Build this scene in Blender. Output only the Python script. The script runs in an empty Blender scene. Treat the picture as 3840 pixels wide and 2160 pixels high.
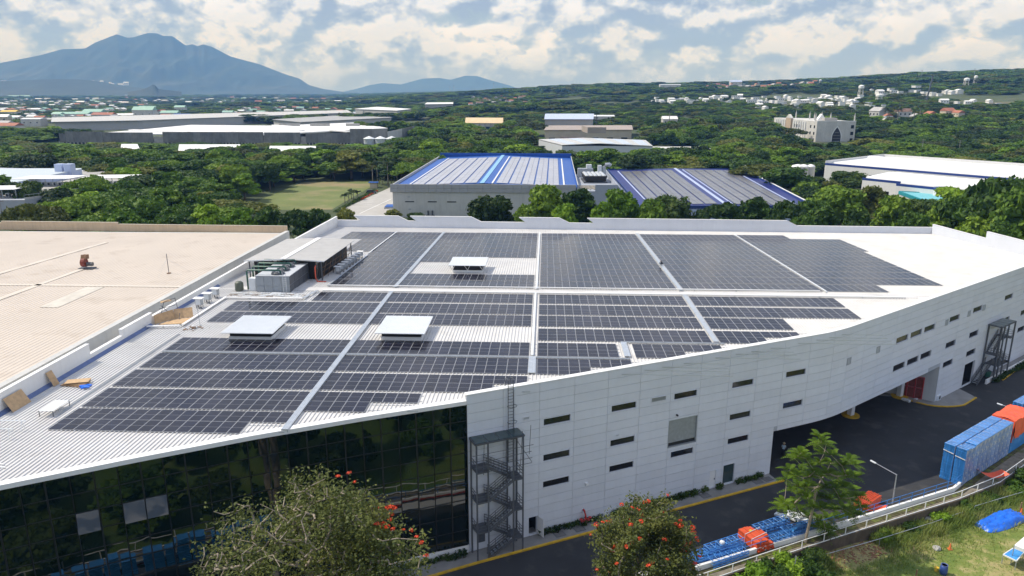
import bpy, bmesh, math, random
import numpy as np
from mathutils import Vector, Matrix
random.seed(7)
R = math.radians
scene = bpy.context.scene
COL = scene.collection
# ------------------------------------------------------------------ camera
F, CAMH = 2773.0, 46.0                      # focal length in pixels of a 3840 wide frame, camera height
PITCH = math.atan2(1080 - 341, F)
cam_d = bpy.data.cameras.new("camera")
cam = bpy.data.objects.new("camera", cam_d)
COL.objects.link(cam)
cam.location = (0, 0, CAMH)
cam.rotation_euler = (R(90) - PITCH, 0, 0)
cam_d.sensor_width = 36.0
cam_d.lens = 36.0 * F / 3840
cam_d.clip_start = 0.5
cam_d.clip_end = 60000
scene.camera = cam
# ------------------------------------------------------------------ view, sun, sky
vs = scene.view_settings
vs.view_transform = 'Standard'
vs.look = 'None'
vs.exposure = 0.0
vs.gamma = 1.0
vs.use_curve_mapping = False
scene.render.engine = 'CYCLES'
scene.cycles.use_denoising = True
scene.cycles.max_bounces = 6
scene.cycles.diffuse_bounces = 3
scene.cycles.glossy_bounces = 3
scene.cycles.transmission_bounces = 4
scene.cycles.transparent_max_bounces = 8
scene.cycles.volume_bounces = 0
scene.cycles.sample_clamp_indirect = 6.0
SUNV = Vector((-0.765, 0.20, 1.0)).normalized()
SUN_EL = math.asin(SUNV.z)
SUN_AZ = math.atan2(SUNV.x, SUNV.y)
sun_d = bpy.data.lights.new("sun", 'SUN')
sun_d.energy = 4.6
sun_d.angle = R(0.53)
sun_d.color = (1.0, 0.955, 0.89)
sun = bpy.data.objects.new("sun", sun_d)
COL.objects.link(sun)
sun.rotation_euler = (-SUNV).to_track_quat('-Z', 'Y').to_euler()
sun.location = (-200, 50, 300)
W = bpy.data.worlds.new("World")
scene.world = W
W.use_nodes = True
nt = W.node_tree
nt.nodes.clear()
class NT:
 """tiny helper for wiring node trees"""
 def __init__(s, tree): s.t = tree
 def n(s, typ, **kw):
  nd = s.t.nodes.new(typ)
  for k, v in kw.items():
   if k.startswith('i_'):
    nd.inputs[int(k[2:])].default_value = v
   else:
    setattr(nd, k, v)
  return nd
 def l(s, a, b): s.t.links.new(a, b)
 def inp(s, node, idx, v):
  if isinstance(v, (int, float)): node.inputs[idx].default_value = v
  elif isinstance(v, (tuple, list)): node.inputs[idx].default_value = v
  else: s.l(v, node.inputs[idx])
 def math(s, op, a, b=None, c=None, clamp=False):
  nd = s.n('ShaderNodeMath', operation=op, use_clamp=clamp)
  s.inp(nd, 0, a)
  if b is not None: s.inp(nd, 1, b)
  if c is not None: s.inp(nd, 2, c)
  return nd.outputs[0]
 def vmath(s, op, a, b=None, scale=None):
  nd = s.n('ShaderNodeVectorMath', operation=op)
  s.inp(nd, 0, a)
  if b is not None: s.inp(nd, 1, b)
  if scale is not None: s.inp(nd, 3, scale)
  return nd.outputs[0]
 def noise(s, vec, scale, detail=3, rough=0.55, dist=0.0):
  nd = s.n('ShaderNodeTexNoise')
  nd.inputs['Scale'].default_value = scale
  nd.inputs['Detail'].default_value = detail
  nd.inputs['Roughness'].default_value = rough
  nd.inputs['Distortion'].default_value = dist
  if vec is not None: s.l(vec, nd.inputs['Vector'])
  return nd.outputs['Fac']
 def ramp(s, fac, stops, interp='LINEAR'):
  nd = s.n('ShaderNodeValToRGB')
  cr = nd.color_ramp
  cr.interpolation = interp
  while len(cr.elements) < len(stops): cr.elements.new(0.5)
  for e, (p, c) in zip(cr.elements, stops):
   e.position = p
   e.color = c if len(c) == 4 else (*c, 1)
  s.l(fac, nd.inputs[0])
  return nd.outputs[0]
 def mix(s, fac, a, b, mode='MIX'):
  nd = s.n('ShaderNodeMix', data_type='RGBA', blend_type=mode)
  s.inp(nd, 0, fac)
  s.inp(nd, 6, a if not isinstance(a, tuple) or len(a) == 4 else (*a, 1))
  s.inp(nd, 7, b if not isinstance(b, tuple) or len(b) == 4 else (*b, 1))
  return nd.outputs[2]
n = NT(nt)
out = n.n('ShaderNodeOutputWorld')
sky = n.n('ShaderNodeTexSky', sky_type='NISHITA', sun_disc=False)
sky.sun_elevation = SUN_EL
sky.sun_rotation = SUN_AZ % (2 * math.pi)
sky.altitude = 50
sky.air_density = 1.0
sky.dust_density = 1.0
sky.ozone_density = 1.2
SKY_STRENGTH = 0.09
# cumulus: noise on the view direction; puffs get smaller and flatter towards the horizon
tc = n.n('ShaderNodeTexCoord')
sep = n.n('ShaderNodeSeparateXYZ')
n.l(tc.outputs['Generated'], sep.inputs[0])
zc = n.math('MAXIMUM', sep.outputs[2], 0.0)
pers = n.math('MULTIPLY_ADD', zc, -1.2, 1.75)
zst = n.math('MULTIPLY', zc, 2.1)
comb = n.n('ShaderNodeCombineXYZ')
n.l(n.math('MULTIPLY', sep.outputs[0], pers), comb.inputs[0])
n.l(n.math('MULTIPLY', sep.outputs[1], pers), comb.inputs[1])
n.l(zst, comb.inputs[2])
P = comb.outputs[0]
sunoff = (-0.012, 0.003, 0.030)
def cloud_density(vec):
 big = n.noise(vec, 4.4, 3, 0.5)
 puff = n.noise(vec, 13.5, 9, 0.58, 0.1)
 return n.math('ADD', n.math('MULTIPLY', big, 0.60), n.math('MULTIPLY', puff, 0.66))
d0 = cloud_density(P)
d1 = cloud_density(n.vmath('ADD', P, sunoff))
bigd = n.math('SUBTRACT', n.noise(P, 7.0, 3, 0.5), n.noise(n.vmath('ADD', P, (-0.03, 0.01, 0.06)), 7.0, 3, 0.5))
COVER = 0.445
alpha = n.math('DIVIDE', n.math('SUBTRACT', d0, COVER), 0.10, clamp=True)
lit = n.math('MULTIPLY_ADD', n.math('ADD', n.math('SUBTRACT', d0, d1), n.math('MULTIPLY', bigd, 0.40)), 5.6, 0.60, clamp=True)
thick = n.math('DIVIDE', n.math('SUBTRACT', d0, COVER), 0.24, clamp=True)
lit2 = n.math('SUBTRACT', lit, n.math('MULTIPLY', thick, 0.30), clamp=True)
ccol = n.ramp(lit2, [(0.0, (0.34, 0.42, 0.64)), (0.25, (0.48, 0.57, 0.80)), (0.50, (0.70, 0.79, 1.04)), (0.92, (1.16, 1.22, 1.52))])
# low clouds sink into the pale band over the horizon
lowfade = n.math('DIVIDE', zc, 0.055, clamp=True)
alpha = n.math('MULTIPLY', alpha, n.math('MULTIPLY_ADD', lowfade, 0.86, 0.12))
veil = n.math('MULTIPLY', n.math('SUBTRACT', 1.0, n.math('DIVIDE', zc, 0.16, clamp=True)), 0.62)
skyc = n.vmath('SCALE', sky.outputs[0], scale=SKY_STRENGTH)
blue = n.mix(veil, skyc, (0.47, 0.64, 1.02))
final = n.mix(alpha, blue, ccol)
bg = n.n('ShaderNodeBackground')
bg.inputs[1].default_value = 1.0
n.l(final, bg.inputs[0])
n.l(bg.outputs[0], out.inputs[0])
# ------------------------------------------------------------------ pixel <-> place (photograph 3840 x 2160)
_cp, _sp = math.cos(PITCH), math.sin(PITCH)
def ray(x, y):
 a, b = (x - 1920) / F, -(y - 1080) / F
 return (a, _cp + b * _sp, -_sp + b * _cp)
def S(x, y, z):
 d = ray(x, y)
 t = (z - CAMH) / d[2]
 return Vector((d[0] * t, d[1] * t, z))
def SY(x, y, Y):
 d = ray(x, y)
 t = Y / d[1]
 return Vector((d[0] * t, Y, CAMH + d[2] * t))
K = 3840 / 2576.0
def D(x, y, z): return S(x * K, y * K, z)        # same, for a 2576 wide copy
def DY(x, y, Y): return SY(x * K, y * K, Y)
def proj(p):
 zz = p[2] - CAMH
 f = p[1] * _cp - zz * _sp
 u = p[1] * _sp + zz * _cp
 return (1920 + F * p[0] / f, 1080 - F * u / f, f)
# ------------------------------------------------------------------ mesh helper
class MB:
 def __init__(s):
  s.v, s.f, s.m = [], [], []
  s.mi = 0
 def mat(s, i):
  s.mi = i
  return s
 def add(s, vs_, fs):
  o = len(s.v)
  s.v.extend([tuple(p) for p in vs_])
  for f in fs:
   s.f.append(tuple(i + o for i in f))
   s.m.append(s.mi)
  return s
 def hexa(s, b, t):
  return s.add(list(b) + list(t), [(3, 2, 1, 0), (4, 5, 6, 7), (0, 1, 5, 4), (1, 2, 6, 5), (2, 3, 7, 6), (3, 0, 4, 7)])
 def box(s, cx, cy, z0, sx, sy, sz, rz=0.0):
  c, n_ = math.cos(rz), math.sin(rz)
  q = [(-sx / 2, -sy / 2), (sx / 2, -sy / 2), (sx / 2, sy / 2), (-sx / 2, sy / 2)]
  q = [(cx + a * c - b * n_, cy + a * n_ + b * c) for a, b in q]
  return s.hexa([(a, b, z0) for a, b in q], [(a, b, z0 + sz) for a, b in q])
 def prism(s, poly, z0, z1, cap_bottom=True):
  k = len(poly)
  area = sum(poly[i][0] * poly[(i + 1) % k][1] - poly[(i + 1) % k][0] * poly[i][1] for i in range(k))
  if area < 0: poly = poly[::-1]
  vs_ = [(p[0], p[1], z0) for p in poly] + [(p[0], p[1], z1) for p in poly]
  fs = [(i, (i + 1) % k, k + (i + 1) % k, k + i) for i in range(k)] + [tuple(range(k, 2 * k))]
  if cap_bottom: fs.append(tuple(range(k - 1, -1, -1)))
  return s.add(vs_, fs)
 def poly(s, pts):
  return s.add(pts, [tuple(range(len(pts)))])
 def beam(s, a, b, w, h=None):
  h = h or w
  a, b = Vector(a), Vector(b)
  d = (b - a)
  if d.length < 1e-6: return s
  d.normalize()
  up = Vector((0, 0, 1)) if abs(d.z) < 0.95 else Vector((0, 1, 0))
  sd = d.cross(up).normalized() * (w / 2)
  u = sd.cross(d).normalized() * (h / 2)
  return s.hexa([a - sd - u, a + sd - u, b + sd - u, b - sd - u], [a - sd + u, a + sd + u, b + sd + u, b - sd + u])
 def tube(s, pts, r, k=6, r2=None, cap=True):
  pts = [Vector(p) for p in pts]
  rings = []
  N = len(pts)
  for i, p in enumerate(pts):
   d = (pts[min(i + 1, N - 1)] - pts[max(i - 1, 0)]).normalized()
   up = Vector((0, 0, 1)) if abs(d.z) < 0.9 else Vector((1, 0, 0))
   a = d.cross(up).normalized()
   b = a.cross(d).normalized()
   rr = r if r2 is None else r + (r2 - r) * i / max(1, N - 1)
   rings.append([p + a * rr * math.cos(2 * math.pi * j / k) + b * rr * math.sin(2 * math.pi * j / k) for j in range(k)])
  vs_ = [q for rg in rings for q in rg]
  fs = []
  for i in range(N - 1):
   for j in range(k):
    fs.append((i * k + (j + 1) % k, i * k + j, (i + 1) * k + j, (i + 1) * k + (j + 1) % k))
  if cap:
   fs.append(tuple(range(k)))
   fs.append(tuple((N - 1) * k + j for j in range(k - 1, -1, -1)))
  return s.add(vs_, fs)
 def lathe(s, cx, cy, prof, k=12):
  vs_ = []
  for r_, z in prof:
   for j in range(k):
    a = 2 * math.pi * j / k
    vs_.append((cx + r_ * math.cos(a), cy + r_ * math.sin(a), z))
  fs = []
  for i in range(len(prof) - 1):
   for j in range(k):
    fs.append((i * k + j, i * k + (j + 1) % k, (i + 1) * k + (j + 1) % k, (i + 1) * k + j))
  fs.append(tuple(range(k - 1, -1, -1)))
  fs.append(tuple((len(prof) - 1) * k + j for j in range(k)))
  return s.add(vs_, fs)
 def wallrect(s, p, q, z0, z1, d0, d1, nrm):
  """slab along the line p-q (2D) from offset d0 to d1 along the outward normal"""
  a = [(p[0] + nrm[0] * d, p[1] + nrm[1] * d) for d in (d0, d1)]
  b = [(q[0] + nrm[0] * d, q[1] + nrm[1] * d) for d in (d0, d1)]
  o = [a[1], b[1], b[0], a[0]]
  return s.hexa([(x, y, z0) for x, y in o], [(x, y, z1) for x, y in o])
 def mesh(s, name, mats, smooth=False):
  me = bpy.data.meshes.new(name)
  me.from_pydata(s.v, [], s.f)
  for m_ in (mats if isinstance(mats, (list, tuple)) else [mats]):
   me.materials.append(m_)
  if any(s.m):
   me.polygons.foreach_set('material_index', s.m)
  if smooth:
   me.polygons.foreach_set('use_smooth', [True] * len(s.f))
  me.update()
  return me
def link(name, data, parent=None, loc=None, local=False):
 o = bpy.data.objects.new(name, data)
 COL.objects.link(o)
 if parent is not None:
  o.parent = parent
  if not local:
   p, t = parent, Vector((0, 0, 0))
   while p is not None:
    t += p.location
    p = p.parent
   o.location = -t
 if loc is not None: o.location = loc
 return o
def ob(name, mb, mats, parent=None, local=False, smooth=False, loc=None):
 return link(name, mb.mesh(name, mats, smooth), parent, loc, local)
def tag(o, label=None, cat=None, group=None, kind=None):
 if label: o['label'] = label
 if cat: o['category'] = cat
 if group: o['group'] = group
 if kind: o['kind'] = kind
 return o
def thing(name, label, cat, loc=(0, 0, 0), rz=0.0, group=None):
 o = bpy.data.objects.new(name, None)
 o.empty_display_size = 0.5
 COL.objects.link(o)
 o.location = loc
 o.rotation_euler = (0, 0, rz)
 return tag(o, label, cat, group)
def copy_tree(o, parent=None):
 c = o.copy()
 COL.objects.link(c)
 if parent is not None: c.parent = parent
 for ch in list(o.children): copy_tree(ch, c)
 return c
def dup(o, loc, rz=0.0, label=None, group=None, scale=None):
 c = copy_tree(o)
 c.location = loc
 c.rotation_euler = (0, 0, rz)
 if scale: c.scale = (scale,) * 3 if isinstance(scale, (int, float)) else scale
 if label: c['label'] = label
 if group: c['group'] = group
 return c
# ------------------------------------------------------------------ materials
def mat(name, col, rough=0.6, metal=0.0, spec=0.5, var=0.12, scale=1.5, bump=0.0, bscale=None, streak=0.0, second=None, sfac=None, ior=None, rnd=0.0):
 m = bpy.data.materials.new(name)
 m.use_nodes = True
 q = NT(m.node_tree)
 b = m.node_tree.nodes['Principled BSDF']
 b.inputs['Roughness'].default_value = rough
 b.inputs['Metallic'].default_value = metal
 b.inputs['Specular IOR Level'].default_value = spec
 if ior: b.inputs['IOR'].default_value = ior
 t = q.n('ShaderNodeTexCoord').outputs['Object']
 if var > 0:
  f = q.noise(t, scale, 5, 0.6)
  lo = tuple(c * (1 - var) for c in col)
  hi = tuple(min(1, c * (1 + var)) for c in col)
  c = q.ramp(f, [(0.3, lo), (0.7, hi)])
  if second is not None:
   f2 = q.noise(t, sfac[0], 4, 0.6)
   c = q.mix(q.ramp(f2, [(sfac[1], (0, 0, 0)), (sfac[2], (1, 1, 1))]), c, second)
  if streak > 0:
   mp = q.n('ShaderNodeMapping')
   mp.inputs['Scale'].default_value = (1.3, 1.3, 0.09)
   q.l(t, mp.inputs[0])
   f3 = q.noise(mp.outputs[0], 1.6, 5, 0.65)
   c = q.mix(q.ramp(f3, [(0.45, (0, 0, 0)), (0.75, (streak,) * 3)]), c, tuple(x * 0.45 for x in col))
  if rnd > 0:
   oi = q.n('ShaderNodeObjectInfo')
   c = q.mix(1.0, c, q.ramp(oi.outputs['Random'], [(0, (1 - rnd,) * 3), (1, (1, 1, 1))]), 'MULTIPLY')
  q.l(c, b.inputs['Base Color'])
 else:
  b.inputs['Base Color'].default_value = (*col, 1)
 if bump > 0:
  bn = q.n('ShaderNodeBump')
  bn.inputs['Strength'].default_value = bump
  bn.inputs['Distance'].default_value = 0.05
  q.l(q.noise(t, bscale or scale * 4, 4), bn.inputs['Height'])
  q.l(bn.outputs[0], b.inputs['Normal'])
 return m
M = {}
M['white'] = mat('white_paint', (0.78, 0.78, 0.77), 0.55, var=0.05, scale=0.4, streak=0.10)
M['clad'] = mat('white_cladding', (0.69, 0.715, 0.765), 0.45, var=0.04, scale=0.35, streak=0.07, rnd=0.06)
M['backing'] = mat('joint_backing', (0.40, 0.42, 0.45), 0.8, var=0.05)
M['roofwhite'] = mat('white_roof_sheet', (0.60, 0.59, 0.575), 0.5, spec=0.3, var=0.07, scale=0.25, second=(0.52, 0.50, 0.475), sfac=(0.35, 0.54, 0.80))
M['roofgrey'] = mat('grey_roof_sheet', (0.50, 0.49, 0.47), 0.5, var=0.08, scale=0.5)
M['hood'] = mat('hood_sheet', (0.70, 0.73, 0.75), 0.4, var=0.04, scale=1)
M['alu'] = mat('aluminium', (0.56, 0.60, 0.64), 0.38, metal=0.55, var=0.10, scale=2)
M['galv'] = mat('galvanised_steel', (0.42, 0.45, 0.48), 0.45, metal=0.5, var=0.12, scale=3)
M['steel'] = mat('dark_grey_steel', (0.085, 0.092, 0.105), 0.5, var=0.15, scale=3)
M['black'] = mat('black', (0.012, 0.012, 0.013), 0.6, var=0.1)
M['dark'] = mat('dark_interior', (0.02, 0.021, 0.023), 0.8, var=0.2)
M['tan'] = mat('tan_roof_sheet', (0.57, 0.495, 0.415), 0.6, var=0.05, scale=0.12, second=(0.42, 0.345, 0.27), sfac=(0.22, 0.56, 0.82))
M['tanwall'] = mat('tan_parapet', (0.60, 0.46, 0.31), 0.75, var=0.07, scale=0.3, streak=0.25)
M['greywall'] = mat('pale_grey_plaster', (0.52, 0.52, 0.50), 0.8, var=0.06, scale=0.3, streak=0.25)
M['conc'] = mat('concrete', (0.36, 0.35, 0.33), 0.85, var=0.18, scale=0.6, bump=0.2)
M['rawconc'] = mat('raw_concrete', (0.235, 0.235, 0.225), 0.9, var=0.25, scale=0.16, streak=0.55, rnd=0.25)
M['asphalt'] = mat('asphalt', (0.030, 0.031, 0.034), 0.85, var=0.18, scale=0.25, bump=0.15, bscale=12, second=(0.062, 0.060, 0.056), sfac=(0.4, 0.54, 0.72))
M['pave'] = mat('sidewalk_concrete', (0.24, 0.235, 0.225), 0.85, var=0.2, scale=0.5, bump=0.15)
M['yellow'] = mat('yellow_kerb_paint', (0.60, 0.36, 0.02), 0.7, var=0.22, scale=1.2, second=(0.30, 0.24, 0.14), sfac=(1.1, 0.62, 0.74))
M['blue'] = mat('blue_paint', (0.045, 0.20, 0.55), 0.42, var=0.15, scale=2)
M['lblue'] = mat('light_blue_plastic', (0.045, 0.29, 0.72), 0.35, var=0.2, scale=1.2, second=(0.20, 0.46, 0.80), sfac=(1.6, 0.58, 0.70), rnd=0.25)
M['dblue'] = mat('navy_paint', (0.012, 0.04, 0.20), 0.45, var=0.1, scale=0.6)
M['blueroof'] = mat('blue_roof_sheet', (0.010, 0.085, 0.36), 0.45, var=0.12, scale=0.4)
M['navyroof'] = mat('navy_roof_sheet', (0.012, 0.022, 0.15), 0.45, var=0.12, scale=0.4)
M['orange'] = mat('orange_tarp', (0.80, 0.11, 0.045), 0.55, var=0.15, scale=0.8)
M['orangep'] = mat('orange_paint', (0.60, 0.085, 0.028), 0.5, var=0.2, scale=2)
M['bluetarp'] = mat('blue_tarp', (0.012, 0.14, 0.68), 0.35, var=0.2, scale=2)
M['ply'] = mat('plywood', (0.50, 0.34, 0.19), 0.8, var=0.18, scale=2.5)
M['wood'] = mat('brown_wood', (0.22, 0.13, 0.075), 0.85, var=0.25, scale=2)
M['rust'] = mat('rusty_red', (0.20, 0.045, 0.032), 0.7, var=0.3, scale=2)
M['red'] = mat('red_paint', (0.42, 0.03, 0.03), 0.5, var=0.2, scale=1)
M['terracotta'] = mat('terracotta_roof', (0.36, 0.14, 0.085), 0.8, var=0.2, scale=0.4)
M['greenroof'] = mat('pale_green_roof', (0.26, 0.45, 0.37), 0.6, var=0.1, scale=0.2)
M['greenpipe'] = mat('green_pipe', (0.010, 0.075, 0.055), 0.4, var=0.12, scale=2)
M['teal'] = mat('teal_fascia', (0.012, 0.25, 0.30), 0.5, var=0.1)
M['aqua'] = mat('aqua_roof', (0.16, 0.47, 0.52), 0.55, var=0.07, scale=0.3)
M['yellowp'] = mat('yellow_plastic', (0.62, 0.42, 0.03), 0.5, var=0.15)
M['cone'] = mat('orange_cone', (0.72, 0.18, 0.05), 0.6, var=0.1)
M['bark'] = mat('bark', (0.145, 0.112, 0.082), 0.9, var=0.3, scale=2, bump=0.4)
M['twig'] = mat('pale_bark', (0.31, 0.26, 0.20), 0.9, var=0.3, scale=2)
M['palmbark'] = mat('palm_bark', (0.26, 0.24, 0.20), 0.9, var=0.25, scale=1)
M['cream'] = mat('cream_wall', (0.52, 0.46, 0.36), 0.8, var=0.08, scale=0.2)
M['creamroof'] = mat('cream_vault_roof', (0.66, 0.50, 0.30), 0.6, var=0.07, scale=0.2)
M['oldwhite'] = mat('stained_white_wall', (0.56, 0.55, 0.52), 0.85, var=0.14, scale=0.12, streak=0.45)
M['lilac'] = mat('pale_blue_roof', (0.46, 0.53, 0.72), 0.5, var=0.06, scale=0.2)
M['skin'] = mat('skin', (0.30, 0.17, 0.11), 0.6, var=0.05)
M['shirt'] = mat('pale_blue_shirt', (0.40, 0.52, 0.62), 0.85, var=0.08, scale=6)
M['trousers'] = mat('dark_trousers', (0.025, 0.027, 0.035), 0.9, var=0.1)
M['hat'] = mat('straw_hat', (0.46, 0.38, 0.24), 0.9, var=0.1)
M['rubble'] = mat('rubble', (0.30, 0.25, 0.21), 0.95, var=0.4, scale=3)
M['lawn'] = mat('lawn_grass', (0.135, 0.165, 0.045), 0.95, var=0.18, scale=0.06, bump=0.3, bscale=2, second=(0.26, 0.20, 0.105), sfac=(0.03, 0.50, 0.66))
M['flower'] = mat('orange_red_petal', (0.72, 0.075, 0.018), 0.6, var=0.25, scale=4)
M['teallogo'] = mat('teal_sign', (0.01, 0.16, 0.17), 0.5, var=0.03)
M['signgrey'] = mat('dark_grey_sign', (0.10, 0.11, 0.13), 0.5, var=0.03)
M['wrap'] = mat('wrap_and_glints', (0.20, 0.31, 0.60), 0.22, var=0.3, scale=2.6, bump=0.5, bscale=5, second=(0.52, 0.57, 0.68), sfac=(2.2, 0.5, 0.64), rnd=0.3)
def glassmat(name, col, rough, ior, var=0.0):
 m = bpy.data.materials.new(name)
 m.use_nodes = True
 b = m.node_tree.nodes['Principled BSDF']
 b.inputs['Base Color'].default_value = (*col, 1)
 b.inputs['Roughness'].default_value = rough
 b.inputs['IOR'].default_value = ior
 q = NT(m.node_tree)
 t = q.n('ShaderNodeTexCoord').outputs['Object']
 bn = q.n('ShaderNodeBump')
 bn.inputs['Strength'].default_value = 0.10 if var else 0.0
 bn.inputs['Distance'].default_value = 0.12
 q.l(q.noise(t, 0.45, 2, 0.4), bn.inputs['Height'])
 if var: q.l(bn.outputs[0], b.inputs['Normal'])
 return m
M['facade'] = glassmat('reflective_glass', (0.003, 0.009, 0.009), 0.012, 1.8, 1)
M['pane'] = glassmat('dark_window_glass', (0.014, 0.015, 0.018), 0.08, 1.5)
M['canopyglass'] = glassmat('green_canopy_glass', (0.035, 0.06, 0.062), 0.08, 1.6)
def cellmat(name, uscale, base, rough, k=0.3):
 """dark photovoltaic glass with the fine busbar and half-cut lines of its cells"""
 m = bpy.data.materials.new(name)
 m.use_nodes = True
 q = NT(m.node_tree)
 b = m.node_tree.nodes['Principled BSDF']
 t = q.n('ShaderNodeTexCoord').outputs['Object']
 sp = q.n('ShaderNodeSeparateXYZ')
 q.l(t, sp.inputs[0])
 fx = q.math('FRACT', q.math('MULTIPLY', sp.outputs[0], uscale))
 ln = q.math('LESS_THAN', q.math('ABSOLUTE', q.math('SUBTRACT', fx, 0.5)), 0.055)
 fy = q.math('FRACT', q.math('MULTIPLY', sp.outputs[1], 1 / 0.093))
 ln2 = q.math('LESS_THAN', q.math('ABSOLUTE', q.math('SUBTRACT', fy, 0.5)), 0.03)
 oi = q.n('ShaderNodeObjectInfo')
 tint = q.ramp(oi.outputs['Random'], [(0.0, tuple(c * (1 - k) for c in base)), (1.0, tuple(c * (1 + k) for c in base))])
 c = q.mix(q.math('MULTIPLY', q.math('MAXIMUM', ln, ln2), 0.30), tint, (0.10, 0.10, 0.12))
 q.l(c, b.inputs['Base Color'])
 b.inputs['Roughness'].default_value = rough
 b.inputs['IOR'].default_value = 1.32
 return m
M['cell'] = cellmat('photovoltaic_glass', 1 / 0.182, (0.012, 0.013, 0.024), 0.13)
M['cell_glare'] = cellmat('sky_glare_solar_glass', 1 / 0.182, (0.42, 0.43, 0.48), 0.28, 0.06)  # pale base colour holds the sky reflection of a grazing view
M['cell_weak_glare'] = cellmat('weak_glare_solar_glass', 1 / 0.182, (0.17, 0.17, 0.185), 0.26, 0.08)  # darker copy: weaker sky reflection in the base colour for the navy roof's slopes
M['frame'] = mat('panel_frame', (0.46, 0.47, 0.49), 0.4, metal=0.3, var=0.03)
def leafmat(name, a, b_, c_, trans=0.25, rnd=0.55):
 """foliage: colour differs from tree to tree and from clump to clump"""
 m = bpy.data.materials.new(name)
 m.use_nodes = True
 q = NT(m.node_tree)
 b = m.node_tree.nodes['Principled BSDF']
 oi = q.n('ShaderNodeObjectInfo')
 t = q.n('ShaderNodeTexCoord').outputs['Object']
 f = q.noise(t, 0.42, 3, 0.6)
 col = q.ramp(q.math('ADD', f, q.math('MULTIPLY', q.math('SUBTRACT', oi.outputs['Random'], 0.5), rnd)), [(0.25, a), (0.5, b_), (0.78, c_)])
 q.l(col, b.inputs['Base Color'])
 b.inputs['Roughness'].default_value = 0.62
 b.inputs['Specular IOR Level'].default_value = 0.25
 tr = q.n('ShaderNodeBsdfTranslucent')
 q.l(col, tr.inputs[0])
 mx = q.n('ShaderNodeMixShader')
 mx.inputs[0].default_value = trans
 q.l(b.outputs[0], mx.inputs[1])
 q.l(tr.outputs[0], mx.inputs[2])
 q.l(mx.outputs[0], m.node_tree.nodes['Material Output'].inputs[0])
 return m
M['leaf'] = leafmat('green_foliage', (0.0317, 0.0683, 0.0122), (0.0805, 0.1586, 0.0171), (0.183, 0.2806, 0.0268))
M['leafdark'] = leafmat('dark_foliage', (0.0216, 0.0456, 0.0108), (0.048, 0.0888, 0.0156), (0.096, 0.144, 0.0264))
M['leafolive'] = leafmat('olive_foliage', (0.048, 0.0648, 0.0144), (0.108, 0.1296, 0.024), (0.198, 0.21, 0.0384))
M['leafbright'] = leafmat('bright_foliage', (0.0633, 0.1323, 0.0115), (0.1495, 0.2702, 0.0184), (0.253, 0.3795, 0.0287))
M['palmleaf'] = leafmat('palm_foliage', (0.022, 0.042, 0.012), (0.045, 0.075, 0.018), (0.085, 0.12, 0.03))
M['grassblade'] = leafmat('grass_blades', (0.088, 0.144, 0.0288), (0.168, 0.24, 0.048), (0.32, 0.336, 0.104), 0.3)
M['flowertree'] = leafmat('flame_tree_foliage', (0.0508, 0.0676, 0.0173), (0.1046, 0.1274, 0.0296), (0.1869, 0.1885, 0.042), rnd=0.0)
M['pinnate'] = leafmat('pinnate_foliage', (0.052, 0.0936, 0.0083), (0.0988, 0.1716, 0.0125), (0.1768, 0.2704, 0.0187), 0.35, 0.0)
M['mullion'] = mat('black_mullion', (0.016, 0.017, 0.018), 0.45, var=0.1)
# ------------------------------------------------------------------ lie of the land
GZ = 0.35          # road level beside the building
def ridge_h(az):
 """height of the hill crest by direction (x / y)"""
 xs = [-9, -0.25, 0.0, 0.11, 0.33, 0.5, 0.69, 0.85, 1.3, 9]
 hs = [0, 0, 40, 54, 70, 84, 92, 98, 98, 60]
 return float(np.interp(az, xs, hs))
def land(x, y):
 r = math.hypot(x, y)
 z = 0.0
 if y > 0 and r > 650:
  t = min(1.0, (r - 650) / 1850.0)
  z = ridge_h(x / max(y, 1)) * (t ** 0.95)
  z *= 1 + 0.06 * math.sin(x * 0.0041 + 1.3) * math.sin(y * 0.0033)
 return z
def near_drop(x, y):
 return -1.35 if (y < 140 or abs(x) > 900 and y < 100) else (-1.35 + 1.35 * min(1, (y - 140) / 40.0))
def build_ground():
 az = list(np.concatenate([np.arange(-60, 60, 1.0), np.arange(60, 300, 6.0)]))
 rr = [6.0]
 while rr[-1] < 30000: rr.append(rr[-1] * 1.16 + 1)
 vs_, fs = [(0, 0, -1.35)], []
 for r_ in rr:
  for a in az:
   x, y = r_ * math.sin(R(a)), r_ * math.cos(R(a))
   z = land(x, y)
   z += near_drop(x, y) if y < 180 else 0
   vs_.append((x, y, z))
 n_ = len(az)
 for j in range(n_): fs.append((0, 1 + (j + 1) % n_, 1 + j))
 for i in range(len(rr) - 1):
  for j in range(n_):
   a, b = 1 + i * n_ + j, 1 + i * n_ + (j + 1) % n_
   fs.append((a, b, b + n_, a + n_))
 mb = MB().add(vs_, fs)
 m = mat('undergrowth', (0.055, 0.075, 0.025), 0.95, var=0.3, scale=0.05, second=(0.15, 0.13, 0.07), sfac=(0.012, 0.58, 0.70))
 return tag(ob('ground', mb, m, smooth=True), kind='structure')
build_ground()
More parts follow.
